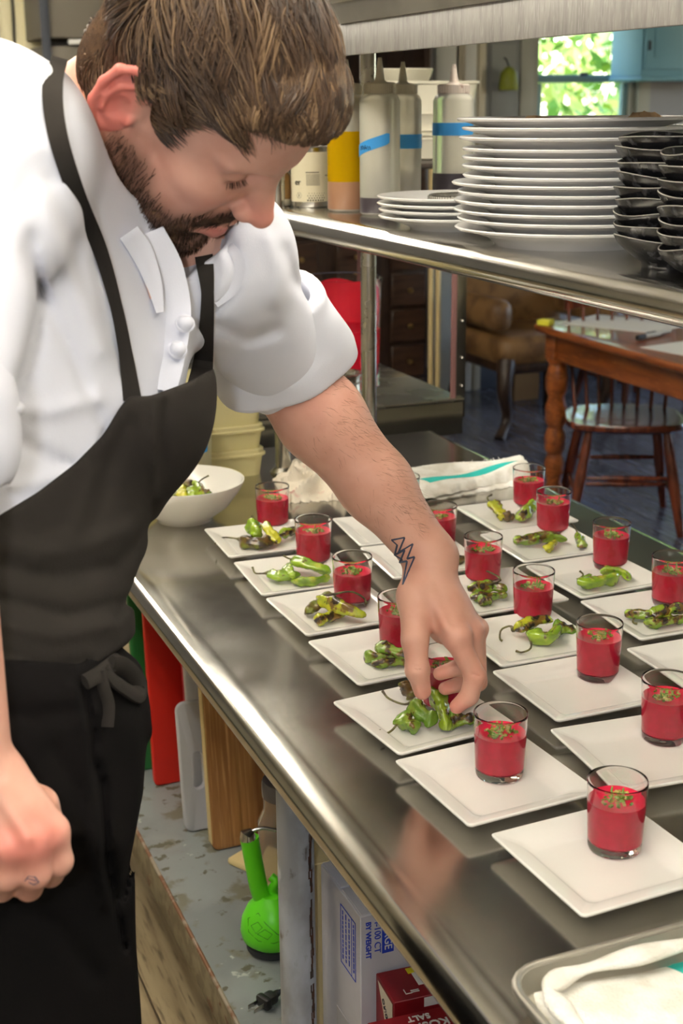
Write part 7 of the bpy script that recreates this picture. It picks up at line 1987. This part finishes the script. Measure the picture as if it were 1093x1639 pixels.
def flow(P, t):
    # combed forward and to the sides from the crown, hanging over the forehead
    c = np.array([-0.055, 0.012, 0.135]); v = P - c
    top = smooth01(P[:, 2], 0.055, 0.105)[:, None]
    fwd = np.stack([np.ones(len(P)), -0.35 + 0 * P[:, 0], -0.10 - 0.0 * P[:, 0]], 1)
    side = np.stack([0.90 + 0 * P[:, 0], 0.10 * np.sign(P[:, 1]), 0.22 - 0.65 * smooth01(-P[:, 0], -0.01, 0.03)], 1)
    back = np.stack([-0.15 + 0 * P[:, 0], 0.1 * np.sign(P[:, 1]), -1.0 + 0 * P[:, 0]], 1)
    bk_ = smooth01(-P[:, 0], 0.035, 0.075)[:, None]
    fr_ = 0.85 * smooth01(P[:, 0], 0.088, 0.122)[:, None]; dn = np.stack([0.30 + 0 * P[:, 0], -0.45 + 0 * P[:, 0], -0.85 + 0 * P[:, 0]], 1)
    d = fwd * top + side * (1 - top); d = d * (1 - fr_) + dn * fr_; d = d * (1 - bk_) + back * bk_
    n = (P - np.array([0, 0, 0.046])) / np.array([0.106, 0.081, 0.097]) ** 2; n /= np.linalg.norm(n, axis=1, keepdims=True) + 1e-9
    d = d + clv[cl_] * 0.55 + rdh.normal(size=P.shape) * 0.09
    d = d - n * ((d * n).sum(1, keepdims=True)) + n * (0.06 - 0.20 * t) + nr0 * (0.16 - 0.12 * t)
    return d / (np.linalg.norm(d, axis=1, keepdims=True) + 1e-9)
topness = smooth01(rt[:, 2], 0.03, 0.10)
ln_ = (0.026 + 0.040 * topness + 0.014 * smooth01(rt[:, 0], 0.03, 0.08)) * rdh.uniform(0.7, 1.2, len(rt))
hz_ = np.interp(rt[:, 0], gh.ax[0], hl[:, 0, 0]); ln_ = np.where(rt[:, 0] > -0.03, np.minimum(ln_, np.where(rt[:, 0] > 0.045, 0.004, 0.014) + np.maximum(0, rt[:, 2] - hz_) * np.where(rt[:, 0] > 0.045, 0.85, 1.2)), ln_)
Vs, Fs2 = strands(rt, flow, ln_, rdh.uniform(0.0005, 0.0012, len(rt)), 7, 'locks', None, None)
Vall = np.concatenate([Pq, Vs]); Fall = np.concatenate([Fq, Fs2 + len(Pq)])
tone = np.concatenate([np.full(len(Pq), 0.30), np.repeat(np.clip(0.40 + 0.15 * rdh.normal(size=260)[cl_] + 0.15 * rdh.normal(size=len(rt)), 0, 1), 8 * 3)])
link('hair', np_mesh('hair', HP + Vall @ HR.T, Fall, [M['hair'], M['hair_base']], fmat=np.concatenate([np.ones(len(Fq), int), np.zeros(len(Fs2), int)]), attrs=dict(tone=tone)), person)
# beard: short hairs over the stubbled skin, plus eyebrows and lashes
bw_ = head_at['stubble']
rb_, nb_ = surf_sample(Ph0, Fh, 6000, rdh, lambda c: np.maximum(0, head_attrs(c)['stubble'] - 0.12) ** 1.3)
if ((nb_ * (rb_ - np.array([0.03, 0, -0.03]))).sum(1) < 0).mean() > 0.5: nb_ = -nb_
def bflow(P, t):
    d = nb_ * (0.55 - 0.5 * t) + np.array([0.25, 0, -0.85]) + rdh.normal(size=P.shape) * 0.22
    return d / (np.linalg.norm(d, axis=1, keepdims=True) + 1e-9)
blen = np.interp(rb_[:, 0], [-0.02, 0.02, 0.08, 0.1], [0.005, 0.0075, 0.0095, 0.006]) * rdh.uniform(0.7, 1.4, len(rb_))
V1, F1 = strands(rb_ - nb_ * 0.0004, bflow, blen, rdh.uniform(0.00022, 0.00042, len(rb_)), 4, '', None, None)
# moustache
nm = 700; s_ = rdh.choice([-1, 1], nm); u_ = rdh.random(nm)
rm = np.stack([0.1035 - 0.013 * u_ ** 1.5, s_ * (0.003 + 0.026 * u_), -0.0375 - 0.010 * u_ + rdh.normal(size=nm) * 0.0022], 1)
nb_s = nb_; nb_ = np.stack([0.9 + 0 * u_, s_ * 0.4, 0 * u_], 1)
def mflow(P, t):
    d = np.stack([0.10 - 0.35 * t + 0 * u_, s_ * (0.35 + 0.3 * t), -0.85 + 0 * u_], 1) + rdh.normal(size=P.shape) * 0.15
    return d / np.linalg.norm(d, axis=1, keepdims=True)
V2, F2_ = strands(rm, mflow, rdh.uniform(0.006, 0.012, nm), rdh.uniform(0.00025, 0.00045, nm), 4, '', None, None)
link('beard', np_mesh('beard', HP + face_warp(np.concatenate([V1, V2])) @ HR.T, np.concatenate([F1, F2_ + len(V1)]), [M['beard']]), person)
ne = 420; s_ = rdh.choice([-1, 1], ne); u_ = rdh.random(ne)
re_ = np.stack([0.1005 - 0.016 * u_ ** 1.6, s_ * (0.011 + 0.036 * u_), 0.0365 + 0.006 * np.sin(u_ * 2.6) + rdh.normal(size=ne) * 0.0016], 1)
def eflow(P, t):
    d = np.stack([-0.2 - 0.3 * u_, s_ * 0.9, 0.35 - 0.5 * u_], 1) + rdh.normal(size=P.shape) * 0.15
    return d / np.linalg.norm(d, axis=1, keepdims=True)
V3, F3 = strands(re_, eflow, rdh.uniform(0.005, 0.009, ne), rdh.uniform(0.00022, 0.00036, ne), 4, '', None, None)
nl = 90; s_ = rdh.choice([-1, 1], nl); u_ = rdh.random(nl)
rl = np.stack([0.0895 - 0.004 * u_, s_ * (0.021 + 0.022 * u_), 0.0098 - 0.001 * np.sin(u_ * 3)], 1)
def lflow(P, t):
    d = np.stack([0.9 - 0.5 * t + 0 * u_, s_ * (u_ - 0.3), -0.55 + 0.6 * t + 0 * u_], 1); return d / np.linalg.norm(d, axis=1, keepdims=True)
V4, F4 = strands(rl, lflow, rdh.uniform(0.005, 0.007, nl), np.full(nl, 0.00022), 4, '', None, None)
for _s, _nm in ((-1, 'right'), (1, 'left')):
    for V_, F_, nn_ in ((V3, F3, 'eyebrow'), (V4, F4, 'eyelashes')):
        k_ = (V_[F_[:, 0], 1] * _s) > 0
        used = np.unique(F_[k_]); mp_ = np.zeros(len(V_), int); mp_[used] = np.arange(len(used))
        o_ = link(nn_, np_mesh(nn_, HP + V_[used] @ HR.T, mp_[F_[k_]], [M['beard']]), person); o_['kind'] = 'stuff'
# ---- tattoos, fingernails and arm hair
M['tattoo'] = mat('tattoo_ink', srgb(52, 62, 84), 0.55)
def inked(lines, g, w, name):
    mb = MB()
    for ln in lines:
        pts = []
        for (x0, y0), (x1, y1) in zip(ln, ln[1:]):
            for k in range(6):
                p = sdf_hit([g], x0 + (x1 - x0) * k / 5, y0 + (y1 - y0) * k / 5, 0.9, 1.75, n=3000)
                if p is not None: pts.append(p + _fw * (w * 0.55))
        if len(pts) > 2: mb.tube(pts, w, 6)
    return mb.build(name, M['tattoo'], person)
inked([[(627, 864), (648, 860), (638, 884), (661, 870), (652, 894), (664, 891), (645, 936)], [(627, 864), (636, 872), (632, 888), (648, 880), (640, 900), (652, 898), (645, 936)], [(632, 888), (645, 896)]], GL_, 0.0014, 'bolt_tattoo')
inked([[(40, 1410), (46, 1402), (56, 1404), (62, 1412), (54, 1416), (46, 1412)], [(44, 1406), (58, 1410)]], GR_, 0.0006, 'ring_tattoo')
na = 900
uu = rdh.random(na); ww = rdh.normal(size=na) * 0.5
cen = ELB + (WRL - ELB) * (0.12 + 0.75 * uu)[:, None]
hx = []; 
for c_, w_ in zip(cen, ww):
    d_ = -_fw * math.cos(w_ * 1.1) + np.cross(_fw, (WRL - ELB) / np.linalg.norm(WRL - ELB)) * math.sin(w_ * 1.1)
    p = c_ + d_ * 0.075
    for s in np.linspace(0.075, 0.01, 34):
        q = ((c_ + d_ * s) - GL_.lo) / GL_.res; i = q.astype(int)
        if np.all((i >= 0) & (i < GL_.n)) and GL_.D[tuple(i)] < 0.0005: p = c_ + d_ * s; break
    hx.append(p)
hx = np.array(hx); dh = (WRL - ELB) / np.linalg.norm(WRL - ELB)
cross_ = np.cross(dh, _fw)
loc = hx + _fw * 0.0006
sw = rdh.normal(size=(na, 1)) * 0.5 + 0.5
def aflow(P, t):
    d = dh * 0.8 + cross_ * sw * 0.7 - _fw * (0.08 - 0.1 * t) + rdh.normal(size=P.shape) * 0.08; return d / np.linalg.norm(d, axis=1, keepdims=True)
V5, F5 = strands(loc, aflow, rdh.uniform(0.008, 0.016, na), rdh.uniform(0.00010, 0.00016, na), 4, '', None, None)
link('arm_hair', np_mesh('arm_hair', V5, F5, [M['beard']]), person)
